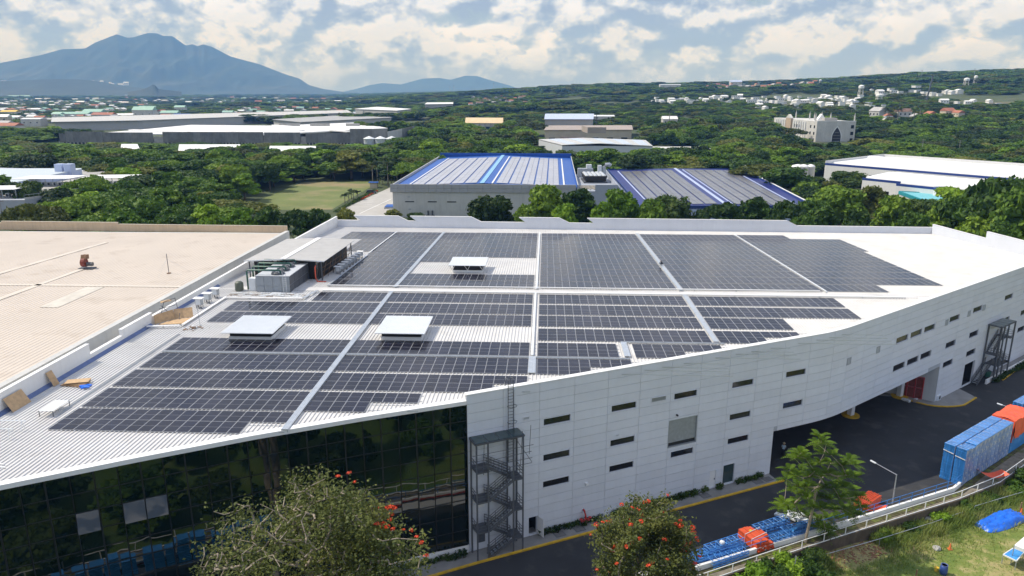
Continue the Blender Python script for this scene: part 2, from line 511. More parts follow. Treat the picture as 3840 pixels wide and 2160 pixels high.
# ------------------------------------------------------------------ the long front wall as a path (front face, then the face behind the bend)
P0, P1, P2 = Vector((-4.4, 66.1)), Vector((39.9, 85.8)), Vector((85.4, 120.0))
U1, U2 = (P1 - P0).normalized(), (P2 - P1).normalized()
N1, N2 = Vector((U1.y, -U1.x)), Vector((U2.y, -U2.x))
L1 = (P1 - P0).length
L2 = 73.0
def path_pt(s):
 """point and outward normal at distance s along the wall; softly rounded at the bend"""
 T = 3.2
 if s <= L1 - T: return P0 + U1 * s, N1
 if s >= L1 + T: return P1 + U2 * (s - L1), N2
 t = (s - (L1 - T)) / (2 * T)
 a, b, c = P1 - U1 * T, P1, P1 + U2 * T
 p = a * (1 - t) ** 2 + b * 2 * t * (1 - t) + c * t * t
 d = ((b - a) * (1 - t) + (c - b) * t).normalized()
 return p, Vector((d.y, -d.x))
def W1(s, d, z):
 p = P0 + U1 * s + N1 * d
 return Vector((p.x, p.y, z))
def W2(s, d, z):
 p = P1 + U2 * s + N2 * d
 return Vector((p.x, p.y, z))
ZT = 17.7
SOFF = 6.1
# roof frame
RR = R(-2.6)
CU, SU = math.cos(RR), math.sin(RR)
def UV(u, v): return Vector((u * CU - v * SU, u * SU + v * CU))
def roofz(v): return 17.0 if v < 106.5 else 17.0 - 0.034 * (v - 106.5)
def UVZ(u, v, dz=0.0):
 p = UV(u, v)
 return Vector((p.x, p.y, roofz(v) + dz))
FAC = [Vector((-53.5, 41.2)), Vector((-45.6, 46.3)), Vector((-38.8, 50.35)), Vector((-30.6, 54.7)), Vector((-22.4, 58.75)), Vector((-13.4, 62.6)), Vector((-4.4, 66.1))]
BACKL, BACKR = UV(-49.6, 171.6), Vector((94.6, 163.8))
CORN = W2(L2, 0, 0).xy
wallpts = [path_pt(s)[0] for s in (0, 20, L1 - 3.2, L1 - 1.6, L1, L1 + 1.6, L1 + 3.2, L1 + L2)]
ROOFPOLY = [p.copy() for p in FAC[:-1]] + wallpts + [BACKR, BACKL]
def inside(p, poly):
 x, y = p[0], p[1]
 c, j = False, len(poly) - 1
 for i in range(len(poly)):
  xi, yi, xj, yj = poly[i][0], poly[i][1], poly[j][0], poly[j][1]
  if (yi > y) != (yj > y) and x < (xj - xi) * (y - yi) / (yj - yi) + xi: c = not c
  j = i
 return c
def vrange(u, poly_uv):
 vs_ = []
 for i in range(len(poly_uv)):
  a, b = poly_uv[i], poly_uv[(i + 1) % len(poly_uv)]
  if (a[0] - u) * (b[0] - u) < 0:
   vs_.append(a[1] + (b[1] - a[1]) * (u - a[0]) / (b[0] - a[0]))
 return (min(vs_), max(vs_)) if len(vs_) >= 2 else None
POLYUV = [(p[0] * CU + p[1] * SU, -p[0] * SU + p[1] * CU) for p in ROOFPOLY]
bld = thing('factory_building', 'huge white factory with solar panels on its roof and a dark glass front', 'building', (0, 100, 0))
def build_roof():
 mb = MB()
 # base sheet cut at the ridge
 def clip(poly, v0, keep_below):
  o = []
  for i in range(len(poly)):
   a, b = poly[i], poly[(i + 1) % len(poly)]
   ia, ib = (a[1] <= v0) == keep_below, (b[1] <= v0) == keep_below
   if ia: o.append(a)
   if ia != ib:
    t = (v0 - a[1]) / (b[1] - a[1])
    o.append((a[0] + (b[0] - a[0]) * t, v0))
  return o
 for kb in (True, False):
  mb.poly([UVZ(u, v) for u, v in clip(POLYUV, 106.5, kb)])
 u = -50.0
 while u < 100:
  r_ = vrange(u, POLYUV)
  if r_ and r_[1] - r_[0] > 1:
   a0, b0 = r_[0] + 0.45, r_[1] - 0.3
   for a, b in ((a0, min(b0, 106.3)), (max(a0, 106.7), b0)):
    if b - a < 0.3: continue
    prof = [(-0.075, 0.002), (-0.035, 0.085), (0.035, 0.085), (0.075, 0.002)]
    vs_ = [UVZ(u + du, a, dz) for du, dz in prof] + [UVZ(u + du, b, dz) for du, dz in prof]
    mb.add(vs_, [(0, 1, 5, 4), (1, 2, 6, 5), (2, 3, 7, 6), (0, 3, 2, 1), (4, 5, 6, 7)])
  u += 0.40
 ob('roof', mb, M['roofwhite'], bld)
 # ridge flashing between the two slopes
 mb = MB()
 for (v0, v1, dz) in ((105.55, 106.5, 0.115), (106.5, 107.45, 0.115)):
  mb.hexa([UVZ(-46, v0, 0.05), UVZ(54, v0, 0.05), UVZ(54, v1, 0.05), UVZ(-46, v1, 0.05)],
    [UVZ(-46, v0, 0.07), UVZ(54, v0, 0.07), UVZ(54, v1, dz), UVZ(-46, v1, dz)])
 ob('ridge_cap', mb, M['roofwhite'], bld)
build_roof()
# ------------------------------------------------------------------ windows, doors and cladding of the front wall
SIDE0 = L1       # the second face starts at the bend
wins = []        # (path s0, s1, z0, z1)
for i in range(5):
 s0 = 8.30 + 8.06 * i
 rows = [(12.82, 13.68)]
 if i != 2: rows.append((8.78, 9.66))
 if i != 4: rows.append((5.70, 6.58))
 for z0, z1 in rows: wins.append((s0, s0 + 3.2, z0, z1))
for s0 in (15.1, 19.1, 23.05, 30.95, 38.9, 50.7, 58.6):
 wins.append((L1 + s0, L1 + s0 + 3.4, 12.75, 13.72))
for s0 in (15.3, 19.25, 23.15, 31.0, 39.0, 51.0, 59.0):
 wins.append((L1 + s0, L1 + s0 + 3.4, 8.6, 9.68))
for s0 in (31.1, 39.05, 51.2, 59.0):
 wins.append((L1 + s0, L1 + s0 + 3.4, 5.5, 6.58))
SHUT = (23.95, 27.9, 7.1, 10.48)
LOUV = (21.4, 23.4, 13.08, 13.68)
DOORS = [('door', 30.18, 31.25, GZ + .25, 2.9), ('glass_door', 32.15, 33.95, GZ + .25, 3.2), ('open_door', 6.66, 7.75, GZ + .2, 2.75), ('open_door', L1 + 39.2, L1 + 43.1, GZ + .1, 4.4)]
holes = [(a, b, c, d) for a, b, c, d in wins] + [SHUT, LOUV] + [(a, b, c, d) for _, a, b, c, d in DOORS]
def cut(rect, hs):
 out = [rect]
 for h in hs:
  nx = []
  for (a, b, c, d) in out:
   if h[0] >= b or h[1] <= a or h[2] >= d or h[3] <= c:
    nx.append((a, b, c, d))
    continue
   if h[0] > a: nx.append((a, h[0], c, d))
   if h[1] < b: nx.append((h[1], b, c, d))
   x0, x1 = max(a, h[0]), min(b, h[1])
   if h[2] > c: nx.append((x0, x1, c, h[2]))
   if h[3] < d: nx.append((x0, x1, h[3], d))
  out = nx
 return [r_ for r_ in out if r_[1] - r_[0] > 0.02 and r_[3] - r_[2] > 0.02]
def slab(mb, s0, s1, z0, z1, d0, d1):
 k = 1
 if s1 > L1 - 3.2 and s0 < L1 + 3.2: k = 4
 for i in range(k):
  a, b = s0 + (s1 - s0) * i / k, s0 + (s1 - s0) * (i + 1) / k
  (p, n1), (q, n2) = path_pt(a), path_pt(b)
  o = [(p + n1 * d1), (q + n2 * d1), (q + n2 * d0), (p + n1 * d0)]
  mb.hexa([(x, y, z0) for x, y in o], [(x, y, z1) for x, y in o])
def floor_z(s):
 """foot of the cladding: the passage runs under the building between these"""
 if s < 39.5 or s > L1 + 30.2: return GZ + 0.12
 return SOFF
def build_wall(name, sa, sb, label):
 back = MB()
 edges = sorted({sa, sb, 39.5, L1 + 30.2, *[s for s in (L1 - 3.2, L1 - 1.6, L1 + 1.6, L1 + 3.2)]})
 edges = [e for e in edges if sa <= e <= sb]
 for a, b in zip(edges, edges[1:]):
  z0 = floor_z((a + b) / 2)
  for r_ in cut((a, b, z0, ZT - 0.25), holes): slab(back, r_[0], r_[1], r_[2], r_[3], -0.28, -0.03)
 # coping along the top
 for a, b in zip(edges, edges[1:]): slab(back.mat(1), a, b, ZT - 0.06, ZT + 0.05, -0.62, 0.05)
 for a, b in zip(edges, edges[1:]): slab(back.mat(1), a, b, 16.7, ZT - 0.06, -0.55, -0.285)
 w = ob(name, back, [M['backing'], M['white']], bld)
 s_grid = [0.02] + [3.85 + 4.02 * i for i in range(12)] + [L1 + 2.7 + 3.95 * i for i in range(20)]
 s_grid = [s for s in s_grid if s < L1 + L2] + [L1 + L2]
 zg = [GZ + 0.12] + [1.0 * i + 0.72 for i in range(1, 17)] + [ZT - 0.07]
 for i in range(len(s_grid) - 1):
  a, b = s_grid[i], s_grid[i + 1]
  mid = (a + b) / 2
  if not (sa <= mid < sb): continue
  for z0, z1 in zip(zg, zg[1:]):
   a2, b2, fz = a, b, floor_z(mid)
   if floor_z(a + 0.05) != floor_z(b - 0.05) and z0 < SOFF:      # the panel at the mouth of the passage
    e = 39.5 if mid < L1 else L1 + 30.2
    fz = GZ + 0.12
    if mid < L1: b2 = e
    else: a2 = e
   zz0 = max(z0, fz)
   if z1 - zz0 < 0.05 or b2 - a2 < 0.05: continue
   g = 0.017
   mb = MB()
   for r_ in cut((a2 + g, b2 - g, zz0 + g, z1 - g), holes): slab(mb, r_[0], r_[1], r_[2], r_[3], -0.03, 0.02)
   if mb.v: ob('wall_panel', mb, M['clad'], w)
 return w
build_wall('front_wall', 0, L1 + 0.6, None)
build_wall('side_wall', L1 + 0.6, L1 + L2, None)
def rect_frame(mb, s0, s1, z0, z1, t, d0, d1):
 slab(mb, s0, s1, z0, z0 + t, d0, d1)
 slab(mb, s0, s1, z1 - t, z1, d0, d1)
 slab(mb, s0, s0 + t, z0 + t, z1 - t, d0, d1)
 slab(mb, s1 - t, s1, z0 + t, z1 - t, d0, d1)
for (s0, s1, z0, z1) in wins:
 fr = MB()
 rect_frame(fr, s0, s1, z0, z1, 0.06, -0.2, 0.035)
 f = ob('window', fr, M['clad'], bld)
 for k in range(3):
  a, b = s0 + 0.06 + (s1 - s0 - 0.12) * k / 3, s0 + 0.06 + (s1 - s0 - 0.12) * (k + 1) / 3
  mb = MB()
  slab(mb, a + 0.015, b - 0.015, z0 + 0.06, z1 - 0.06, -0.16, -0.12)
  ob('pane', mb, M['pane'], f)
# roller shutter
mb = MB()
rect_frame(mb, *SHUT, 0.09, -0.24, 0.03)
sh = ob('roller_shutter', mb, M['galv'], bld)
zz = SHUT[2] + 0.55
while zz < SHUT[3] - 0.15:
 mb = MB()
 slab(mb, SHUT[0] + 0.1, SHUT[1] - 0.1, zz, zz + 0.105, -0.14 if int(zz * 8) % 2 else -0.12, -0.10)
 ob('slat', mb, M['galv'], sh)
 zz += 0.118
mb = MB()
slab(mb, SHUT[0] + .1, SHUT[1] - .1, SHUT[2] + .1, SHUT[2] + .5, -0.24, -0.2)
ob('dark_gap', mb, M['dark'], sh)
# louvred vents
def vent(s0, s1, z0, z1, nm='wall_vent', m='clad'):
 mb = MB()
 rect_frame(mb, s0, s1, z0, z1, 0.07, 0.0, 0.075)
 v = ob(nm, mb, M[m], bld)
 mb = MB()
 k = max(2, int((z1 - z0) / 0.14))
 for i in range(k): slab(mb, s0 + .07, s1 - .07, z0 + .07 + (z1 - z0 - .14) * i / k, z0 + .07 + (z1 - z0 - .14) * (i + .6) / k, 0.022, 0.05)
 ob('louvre', mb, M['galv'], v)
vent(*LOUV)
for s0 in (6.0,): vent(s0, s0 + .75, 13.95, 14.3)
vent(17.0, 17.5, 9.95, 10.2)
for s0 in (2.75, 9.95, 29.65, 37.1, 42.5, 62.6): vent(L1 + s0, L1 + s0 + .9, 12.62, 13.55, 'wall_vent', 'galv')
mb = MB()
slab(mb, 13.4, 13.7, 5.0, 5.25, 0.02, 0.3)
ob('wall_light', mb, M['white'], bld)
mb = MB()
slab(mb, 24.85, 25.0, 10.95, 11.1, 0.02, 0.3)
ob('wall_camera', mb, M['black'], bld)
# doors
for nm, a, b, z0, z1 in DOORS:
 mb = MB()
 rect_frame(mb, a, b, z0, z1, 0.07, -0.26, 0.04)
 d = ob('door_frame' if nm != 'open_door' else 'doorway', mb, M['clad'], bld)
 mb = MB()
 if nm == 'door':
  slab(mb, a + .07, b - .07, z0 + .02, z1 - .07, -0.16, -0.08)
  ob('door', mb, M['white'], d)
  mb = MB(); slab(mb, b - .25, b - .18, z0 + .95, z0 + 1.15, -0.08, 0.0); ob('handle', mb, M['steel'], d)
 elif nm == 'glass_door':
  slab(mb, a + .07, b - .07, z0 + .02, z1 - .07, -0.16, -0.12)
  ob('pane', mb, M['canopyglass'], d)
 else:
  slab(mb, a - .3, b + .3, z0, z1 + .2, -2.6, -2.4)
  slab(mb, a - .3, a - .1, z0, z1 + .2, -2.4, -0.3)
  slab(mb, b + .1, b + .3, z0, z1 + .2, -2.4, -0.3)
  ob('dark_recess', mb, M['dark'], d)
  if a < 10:
   mb = MB()
   p, q = W1(b, 0.04, 0), W1(b + 0.25, 1.0, 0)
   mb.beam((p.x, p.y, (z0 + z1) / 2), (q.x, q.y, (z0 + z1) / 2), 0.05, z1 - z0 - .1)
   ob('door_leaf', mb, M['white'], d)
# left end return of the white wall above the glass
mb = MB()
mb.hexa([(*(P0 - U1 * 0.02), GZ), (*(P0 + N1 * 0.02 - U1 * 0.02), GZ), (*(P0 + N1 * 0.02 + U1 * 0.0), GZ), (*P0, GZ)],
  [(*(P0 - U1 * 0.02), ZT), (*(P0 + N1 * 0.02 - U1 * 0.02), ZT), (*(P0 + N1 * 0.02), ZT), (*P0, ZT)])
ob('wall_end', mb, M['clad'], bld)
# ------------------------------------------------------------------ passage under the building
mb = MB()
q = [W1(39.5, -0.3, 0), W2(0.0, -0.3, 0), W2(30.2, -0.3, 0), W2(30.2, -16, 0), W2(0, -34, 0), W1(30, -30, 0)]
mb.prism([(p.x, p.y) for p in q], SOFF + 0.02, SOFF + 0.3)
ob('passage_ceiling', mb, M['greywall'], bld)
mb = MB()
a, b = W1(39.5, -0.02, 0), W1(39.5, -9, 0)
mb.wallrect(a.xy, b.xy, GZ, SOFF, 0, 0.3, (-U1.x, -U1.y))
c = W1(27, -9, 0)
mb.wallrect(b.xy, c.xy, GZ, SOFF, 0, 0.3, (-N1.x, -N1.y))
d, e = W2(30.2, 0.0, 0), W2(30.2, 0, 0) + Vector((-13.0, 8.6, 0))
mb.wallrect(d.xy, e.xy, GZ, SOFF, 0.0, 0.3, (0.55, 0.83))
g = e + Vector((-34, -6, 0))
mb.wallrect(e.xy, g.xy, GZ, SOFF, 0.0, 0.3, (-0.17, 0.98))
ob('passage_wall', mb, M['greywall'], bld)
# red grille gate on the slanting wall
gd = (e - d).normalized()
nn = Vector((-0.55, -0.83, 0))
gate = MB()
for k in range(4):
 p = d + gd * (1.75 + k * 1.07) + nn * 0.08
 gate.beam((p.x, p.y, GZ + 0.05), (p.x, p.y, 4.0), 0.13)
for z in (GZ + 0.12, 2.15, 3.95):
 p, q = d + gd * 1.7 + nn * 0.08, d + gd * 5.0 + nn * 0.08
 gate.beam((p.x, p.y, z), (q.x, q.y, z), 0.1)
gt = ob('red_gate', gate, M['red'], bld)
for k in range(3):
 for z0, z1 in ((GZ + .2, 2.05), (2.25, 3.85)):
  mb = MB()
  p, q = d + gd * (1.85 + k * 1.07) + nn * 0.05, d + gd * (2.7 + k * 1.07) + nn * 0.05
  mb.beam((p.x, p.y, (z0 + z1) / 2), (q.x, q.y, (z0 + z1) / 2), 0.03, z1 - z0)
  ob('gate_panel', mb, M['rust'], gt)
# service door on the near return wall
mb = MB()
p, q = W1(39.52, -1.2, 0), W1(39.52, -3.6, 0)
mb.wallrect(p.xy, q.xy, GZ + .1, 3.4, -0.08, 0.0, (-U1.x, -U1.y))
ob('service_door', mb, M['galv'], bld)
# columns in the passage
for px, py in ((2880 + 622 / 2.0125, 1440 + 238 / 2.0125), (2880 + 992 / 2.0125, 1440 + 95 / 2.0125)):
 c = S(px, py, GZ)
 mb = MB().box(c.x, c.y, GZ, 0.7, 0.7, SOFF - GZ, 0.5)
 ob('column', mb, M['white'], bld)
 mb = MB().lathe(c.x, c.y, [(1.25, GZ + .004), (1.25, GZ + .16), (1.0, GZ + .17)], 14)
 tag(ob('kerb', mb, M['yellow']), kind='structure')
# ------------------------------------------------------------------ glass front
seg = [(FAC[i + 1] - FAC[i]).length for i in range(len(FAC) - 1)]
FL = sum(seg)
def fac_pt(s):
 s = max(0, min(FL, s))
 i = 0
 while i < len(seg) - 1 and s > seg[i]:
  s -= seg[i]
  i += 1
 d = (FAC[i + 1] - FAC[i]).normalized()
 return FAC[i] + d * s, Vector((d.y, -d.x))
cw = MB()
NC, NR = 33, 9
zlo, zhi = GZ + 1.0, 16.75
pw, ph = FL / NC, (zhi - zlo) / NR
for i in range(NC + 1):
 p, nn = fac_pt(i * pw)
 t = 0.06 if i % 2 == 0 else 0.03
 cw.hexa([(*(p + Vector((nn.y, -nn.x)) * sx + nn * sy), zlo) for sx, sy in ((-t, -.1), (t, -.1), (t, .05), (-t, .05))][::-1],
   [(*(p + Vector((nn.y, -nn.x)) * sx + nn * sy), zhi) for sx, sy in ((-t, -.1), (t, -.1), (t, .05), (-t, .05))][::-1])
for j in range(NR + 1):
 for i in range(NC):
  (p, n1), (q, n2) = fac_pt(i * pw + .08), fac_pt((i + 1) * pw - .08)
  cw.wallrect(p, q, zlo + j * ph - 0.03, zlo + j * ph + 0.03, -0.1, 0.03, n1)
curtain = ob('curtain_wall', cw, M['mullion'], bld)
OPEN = {(6, 5): 1, (7, 5): 0, (13, 6): 1, (15, 6): 1, (16, 6): 1, (3, 4): 1, (22, 2): 0}
rng = random.Random(4)
for i in range(NC):
 for j in range(NR):
  (p, n1), (q, n2) = fac_pt(i * pw + .05), fac_pt((i + 1) * pw - .05)
  z0, z1 = zlo + j * ph + .03, zlo + (j + 1) * ph - .03
  nrm = Vector((n1.x, n1.y, 0))
  ax = Vector((q.x - p.x, q.y - p.y, 0)).normalized()
  c = Vector(((p.x + q.x) / 2, (p.y + q.y) / 2, (z0 + z1) / 2))
  hw, hh = (q - p).length / 2, (z1 - z0) / 2
  mb = MB()
  if OPEN.get((i, j)):
   hp = c + Vector((0, 0, hh))
   dn = (Vector((0, 0, -1)) * math.cos(R(24)) + nrm * math.sin(R(24)))
   o = [hp - ax * hw + dn * 2 * hh, hp + ax * hw + dn * 2 * hh, hp + ax * hw, hp - ax * hw]
  else:
   tx, tz = rng.gauss(0, 0.0045), rng.gauss(0, 0.0045)
   o = [c - ax * hw * 1 + Vector((0, 0, -hh)), c + ax * hw + Vector((0, 0, -hh)), c + ax * hw + Vector((0, 0, hh)), c - ax * hw + Vector((0, 0, hh))]
   o = [v_ + nrm * (tx * (v_ - c).dot(ax) + tz * (v_.z - c.z) - 0.03) for v_ in o]
  nn3 = (o[1] - o[0]).cross(o[3] - o[0]).normalized()
  mb.hexa([v_ - nn3 * 0.03 for v_ in o], o)
  ob('glass_pane', mb, M['facade'], curtain)
mb = MB()
for i in range(len(FAC) - 1):
 d = (FAC[i + 1] - FAC[i]).normalized()
 nn = Vector((d.y, -d.x))
 mb.wallrect(FAC[i], FAC[i + 1], GZ, zlo - 0.03, -0.3, 0.03, nn)
ob('plinth', mb, M['white'], bld)
mb = MB()
for i in range(len(FAC) - 1):
 d = (FAC[i + 1] - FAC[i]).normalized()
 nn = Vector((d.y, -d.x))
 e2 = FAC[i + 1] - d * (0.02 if i == len(FAC) - 2 else 0)
 mb.wallrect(FAC[i], e2, 16.75, 17.16, -0.62, 0.14, nn)
ob('roof_edge', mb, M['white'], bld)
mb = MB()
inn = [p + Vector((-0.3, 0.9)) * 0.5 for p in FAC]
mb.prism([(p.x, p.y) for p in inn] + [(-3.5, 72), (-52, 60)], 8.4, 8.6)
for i in range(len(inn) - 1):
 d = (inn[i + 1] - inn[i]).normalized()
 mb.wallrect(inn[i], inn[i + 1], GZ, 16.7, -0.3, 0.0, (d.y, -d.x))
ob('interior_core', mb, M['dark'], bld)
# ------------------------------------------------------------------ parapets and outer walls at the sides and the back
def uwall(name, segs, mats=M['white'], th=0.35):
 mb = MB()
 for (a, b, z0, z1) in segs:
  d = (b - a).normalized()
  nn = (d.y, -d.x)
  mb.mat(0).wallrect(a, b, z0, z1, -th, 0, nn)
  mb.mat(1).wallrect(a, b, z1, z1 + 0.06, -th - 0.05, 0.05, nn)
 return ob(name, mb, [mats, M['white']], bld)
ul = -50.6
lp = [(60.0, 18.0), (66.0, 18.95), (75.2, 18.95), (75.2, 17.75), (81.6, 17.75), (81.6, 18.45), (88.0, 18.45), (88.0, 18.0), (110, 18.0)]
segs = [(UV(ul, 45.0), UV(ul, 61.0), 0, 17.75), (UV(ul, 61.0), UV(ul, 75.2), 0, 18.95), (UV(ul, 75.2), UV(ul, 81.6), 0, 17.75), (UV(ul, 81.6), UV(ul, 88.6), 0, 18.5),
  (UV(ul, 88.6), UV(ul, 134), 0, 18.0), (UV(ul, 134), BACKL, 0, 17.25)]
uwall('left_parapet', [(b, a, z0, z1) for a, b, z0, z1 in segs])
# inner gutter lining along the left parapet
mb = MB()
for a, b in ((46, 88), (94, 108)):
 mb.hexa([UVZ(ul + .36, a, .01), UVZ(ul + .75, a, .01), UVZ(ul + .75, b, .01), UVZ(ul + .36, b, .01)],
   [UVZ(ul + .36, a, .30), UVZ(ul + .75, a, .03), UVZ(ul + .75, b, .03), UVZ(ul + .36, b, .30)])
ob('gutter', mb, mat('gutter_lining', (0.12, 0.17, 0.33), 0.6, var=0.2), bld)
# back parapet with raised bays that have slanting ends
zb = 16.35
d = (BACKR - BACKL)
LB = d.length
d.normalize()
nn = Vector((-d.y, d.x))
pb = MB()
pts_up = []
for (px0, px1) in ((1328, 1496), (1538, 1770), (1946, 2100), (2202, 2955)):
 pts_up.append((px0, px1))
def back_s(px):
 p = S(px, 830, 17.0)
 # intersect viewing direction with the back line
 t = (BACKL.x * d.y - BACKL.y * d.x) / (p.x * d.y - p.y * d.x)
 q = p.xy * t
 return (q - BACKL).dot(d)
prof = [(0, zb)]
for a, b in pts_up:
 sa, sb = back_s(a), back_s(b)
 prof += [(sa + 1.6, zb), (sa, zb + 1.15), (sb - 0.2, zb + 1.15), (sb + 2.2, zb)]
prof += [(LB, zb)]
th = 0.4
for dd, flip in ((0.0, False), (th, True)):
 bot = [BACKL + nn * dd, BACKL + d * LB + nn * dd]
 v_ = [(*(BACKL + d * s + nn * dd), z) for s, z in prof]
 v_ = [(*bot[0], 0)] + v_ + [(*bot[1], 0)]
 pb.poly(v_ if flip else v_[::-1])
pb.mat(1)
for (s0, z0), (s1, z1) in zip(prof, prof[1:]):
 a0, a1 = BACKL + d * s0, BACKL + d * s1
 pb.hexa([(*(a0 - nn * .05), z0), (*(a1 - nn * .05), z1), (*(a1 + nn * (th + .05)), z1), (*(a0 + nn * (th + .05)), z0)],
   [(*(a0 - nn * .05), z0 + .08), (*(a1 - nn * .05), z1 + .08), (*(a1 + nn * (th + .05)), z1 + .08), (*(a0 + nn * (th + .05)), z0 + .08)])
ob('back_parapet', pb, [M['clad'], M['white']], bld)
rm = CORN + (BACKR - CORN) * 0.52
uwall('right_parapet', [(CORN, rm, 0, 18.5), (rm, BACKR, 0, 17.1)], M['clad'])
# ------------------------------------------------------------------ solar arrays on the white roof
PWD, PLN = 1.15, 2.29          # pitch of one panel
pm = MB()
pm.box(0, 0, -0.04, PWD - 0.022, PLN - 0.022, 0.037)
pm.mat(1)
hw, hl = (PWD - 0.022) / 2 - 0.024, (PLN - 0.022) / 2 - 0.024
pm.poly([(-hw, -hl, 0), (hw, -hl, 0), (hw, -0.012, 0), (-hw, -0.012, 0)])
pm.poly([(-hw, 0.012, 0), (hw, 0.012, 0), (hw, hl, 0), (-hw, hl, 0)])
PANEL = pm.mesh('solar_panel', [M['frame'], M['cell']])
TILT = math.atan(-0.034)
ROWS_F = {1: 57.95, 2: 62.85, 3: 67.95, 4: 73.15, 5: 78.65, 55: 84.1, 6: 89.6, 7: 94.75, 8: 100.1}
for k in range(11): ROWS_F[100 + k] = 108.75 + 5.0 * k
rail_parts = 0
def array(label, strips):
 """strips: (row key, u0, number of panels, which lines of the pair)"""
 back = strips[0][0] >= 100
 v0 = ROWS_F[strips[0][0]]
 u0 = strips[0][1]
 o = UVZ(u0, v0, 0.13)
 root = thing('solar_array', label, 'solar panels', o, RR, 'blocks of solar panels on the white roof')
 if back: root.rotation_euler = (TILT, 0, RR)
 rails = MB()
 cnt = 0
 for key, us, num, lines in strips:
  vv = ROWS_F[key]
  for ln in lines:
   for i in range(num):
    u, v = us + (i + 0.5) * PWD, vv + (ln + 0.5) * PLN
    if v < 104:
     ok = all(inside(UV(u + a * PWD * .5, v + b * PLN * .5), ROOFPOLY) for a in (-1, 1) for b in (-1, 1))
     p = UV(u, v)
     q = UV(u + 0.75, v - PLN * .5 - 0.75)
     if not ok or not inside(q, ROOFPOLY): continue
    s = o
    p = link('solar_panel', PANEL, root, (u - u0, v - v0, random.uniform(-.004, .004)), True)
    cnt += 1
   rails_v = [vv - v0 + (ln + t) * PLN for t in (0.22, 0.78)]
   for rv in rails_v:
    rails.box(us - u0 + num * PWD / 2, rv, -0.10, num * PWD + 0.7 if num * PWD + us < 19 or v0 > 104 else num * PWD - 0.2, 0.04, 0.05)
 if rails.v: ob('mounting_rail', rails, M['galv'], root, local=True)
 return cnt
LA, LB_, LC, LD, LE = -43.7, -22.35, -0.70, 20.95, 42.15
B2 = (0, 1)
tot = 0
tot += array('solar block left of the long walkway, nearest the glass front', [(k, LA, 18, B2) for k in (1, 2, 3, 4, 5)])
tot += array('solar block left of the long walkway, behind the left ventilator hood', [(6, LA, 18, B2), (7, LA, 18, B2), (8, -33.2, 9, B2)])
tot += array('solar block between long walkway and middle tray, below the two near hoods', [(2, LB_, 9, B2), (3, LB_, 18, B2), (4, LB_, 18, B2), (5, LB_, 18, B2)])
tot += array('solar block between long walkway and middle tray, just short of the ridge', [(k, LB_, 18, B2) for k in (6, 7, 8)])
tot += array('solar block right of the middle tray, reaching down to the front parapet', [(4, LC, 18, B2), (5, LC, 8, B2), (5, 10.35, 16, B2)])
tot += array('solar block right of the middle tray, just short of the ridge', [(k, LC, 18, B2) for k in (55, 6, 7, 8)])
tot += array('solar block at the bend of the front wall, stepped at its right end', [(55, LD, 18, B2), (6, LD, 9, B2), (7, LD, 18, B2), (8, LD, 18, B2)])
tot += array('solar block beyond the ridge beside the row of grey inverter boxes', [(100 + k, -33.25, 9, B2) for k in range(11)])
tot += array('small solar block in the far left corner behind the canopy', [(100 + k, -43.7 if k > 8 else -38.9, 9 if k > 8 else 5, B2) for k in range(6, 11)])
tot += array('two solar rows between the ridge and the far ventilator hood', [(100, LB_, 18, B2), (101, LB_, 18, B2)])
tot += array('solar block behind the far ventilator hood, up to the back parapet', [(104, LB_, 9, B2)] + [(100 + k, LB_, 18, B2) for k in range(5, 11)])
tot += array('wide solar block just beyond the ridge, right of the middle tray', [(100 + k, LC, 18, B2) for k in range(6)])
tot += array('wide solar block against the back parapet, right of the middle tray', [(100 + k, LC, 18, B2) for k in range(6, 11)])
tot += array('solar block just beyond the ridge, right of the walkway with the crouching person', [(100 + k, LD, 18, B2) for k in range(6)])
tot += array('solar block against the back parapet, right of the second walkway', [(100 + k, LD, 18, B2) for k in range(6, 11)])
tot += array('rightmost solar block by the bare roof, its near rows longest', [(100, LE, 8, B2)] + [(100 + k, LE, 17, B2) for k in range(1, 6)])
tot += array('rightmost solar block far back, with a short last row', [(106, LE, 17, B2)] + [(100 + k, LE, 18, B2) for k in range(7, 10)] + [(110, LE, 9, B2)])
# ------------------------------------------------------------------ walkways, trays and pipes
def lane(nm, label, cat, a, b, w, dz, m, h=0.06, step=3.0, group=None, pn='deck_plate', ridges=True):
 """a, b in roof (u, v); plates laid end to end on low feet"""
 a, b = Vector(a), Vector(b)
 d = b - a
 L = d.length
 d.normalize()
 sd = Vector((-d.y, d.x))
 o = UVZ(a.x, a.y, 0)
 t = thing(nm, label, cat, o, 0, group)
 k = max(1, round(L / step))
 feet = MB()
 for i in range(k):
  p, q = a + d * (L * i / k + .012), a + d * (L * (i + 1) / k - .012)
  c = [p - sd * w / 2, q - sd * w / 2, q + sd * w / 2, p + sd * w / 2]
  mb = MB()
  mb.hexa([UVZ(x.x, x.y, dz) for x in c], [UVZ(x.x, x.y, dz + h) for x in c])
  if ridges:
   for j in range(3):
    o1 = -w / 2 + w * (j + .5) / 3
    mb.hexa([UVZ(*(x), dz + h) for x in (p + sd * (o1 - .03), q + sd * (o1 - .03), q + sd * (o1 + .03), p + sd * (o1 + .03))],
      [UVZ(*(x), dz + h + .02) for x in (p + sd * (o1 - .03), q + sd * (o1 - .03), q + sd * (o1 + .03), p + sd * (o1 + .03))])
  ob(pn, mb, m, t)
  for s_ in (-1, 1):
   x = p + sd * s_ * (w / 2 - .05)
   x = UVZ(x.x, x.y, 0)
   feet.box(x.x, x.y, x.z, .05, .05, dz)
 ob('foot', feet, M['galv'], t)
 return t
WG = 'metal walkways between the solar blocks'
lane('walkway', 'longest grating walkway, running from the glass front toward the ridge', 'walkway', (-22.68, 58.6), (-22.68, 105), .62, .22, M['alu'], group=WG)
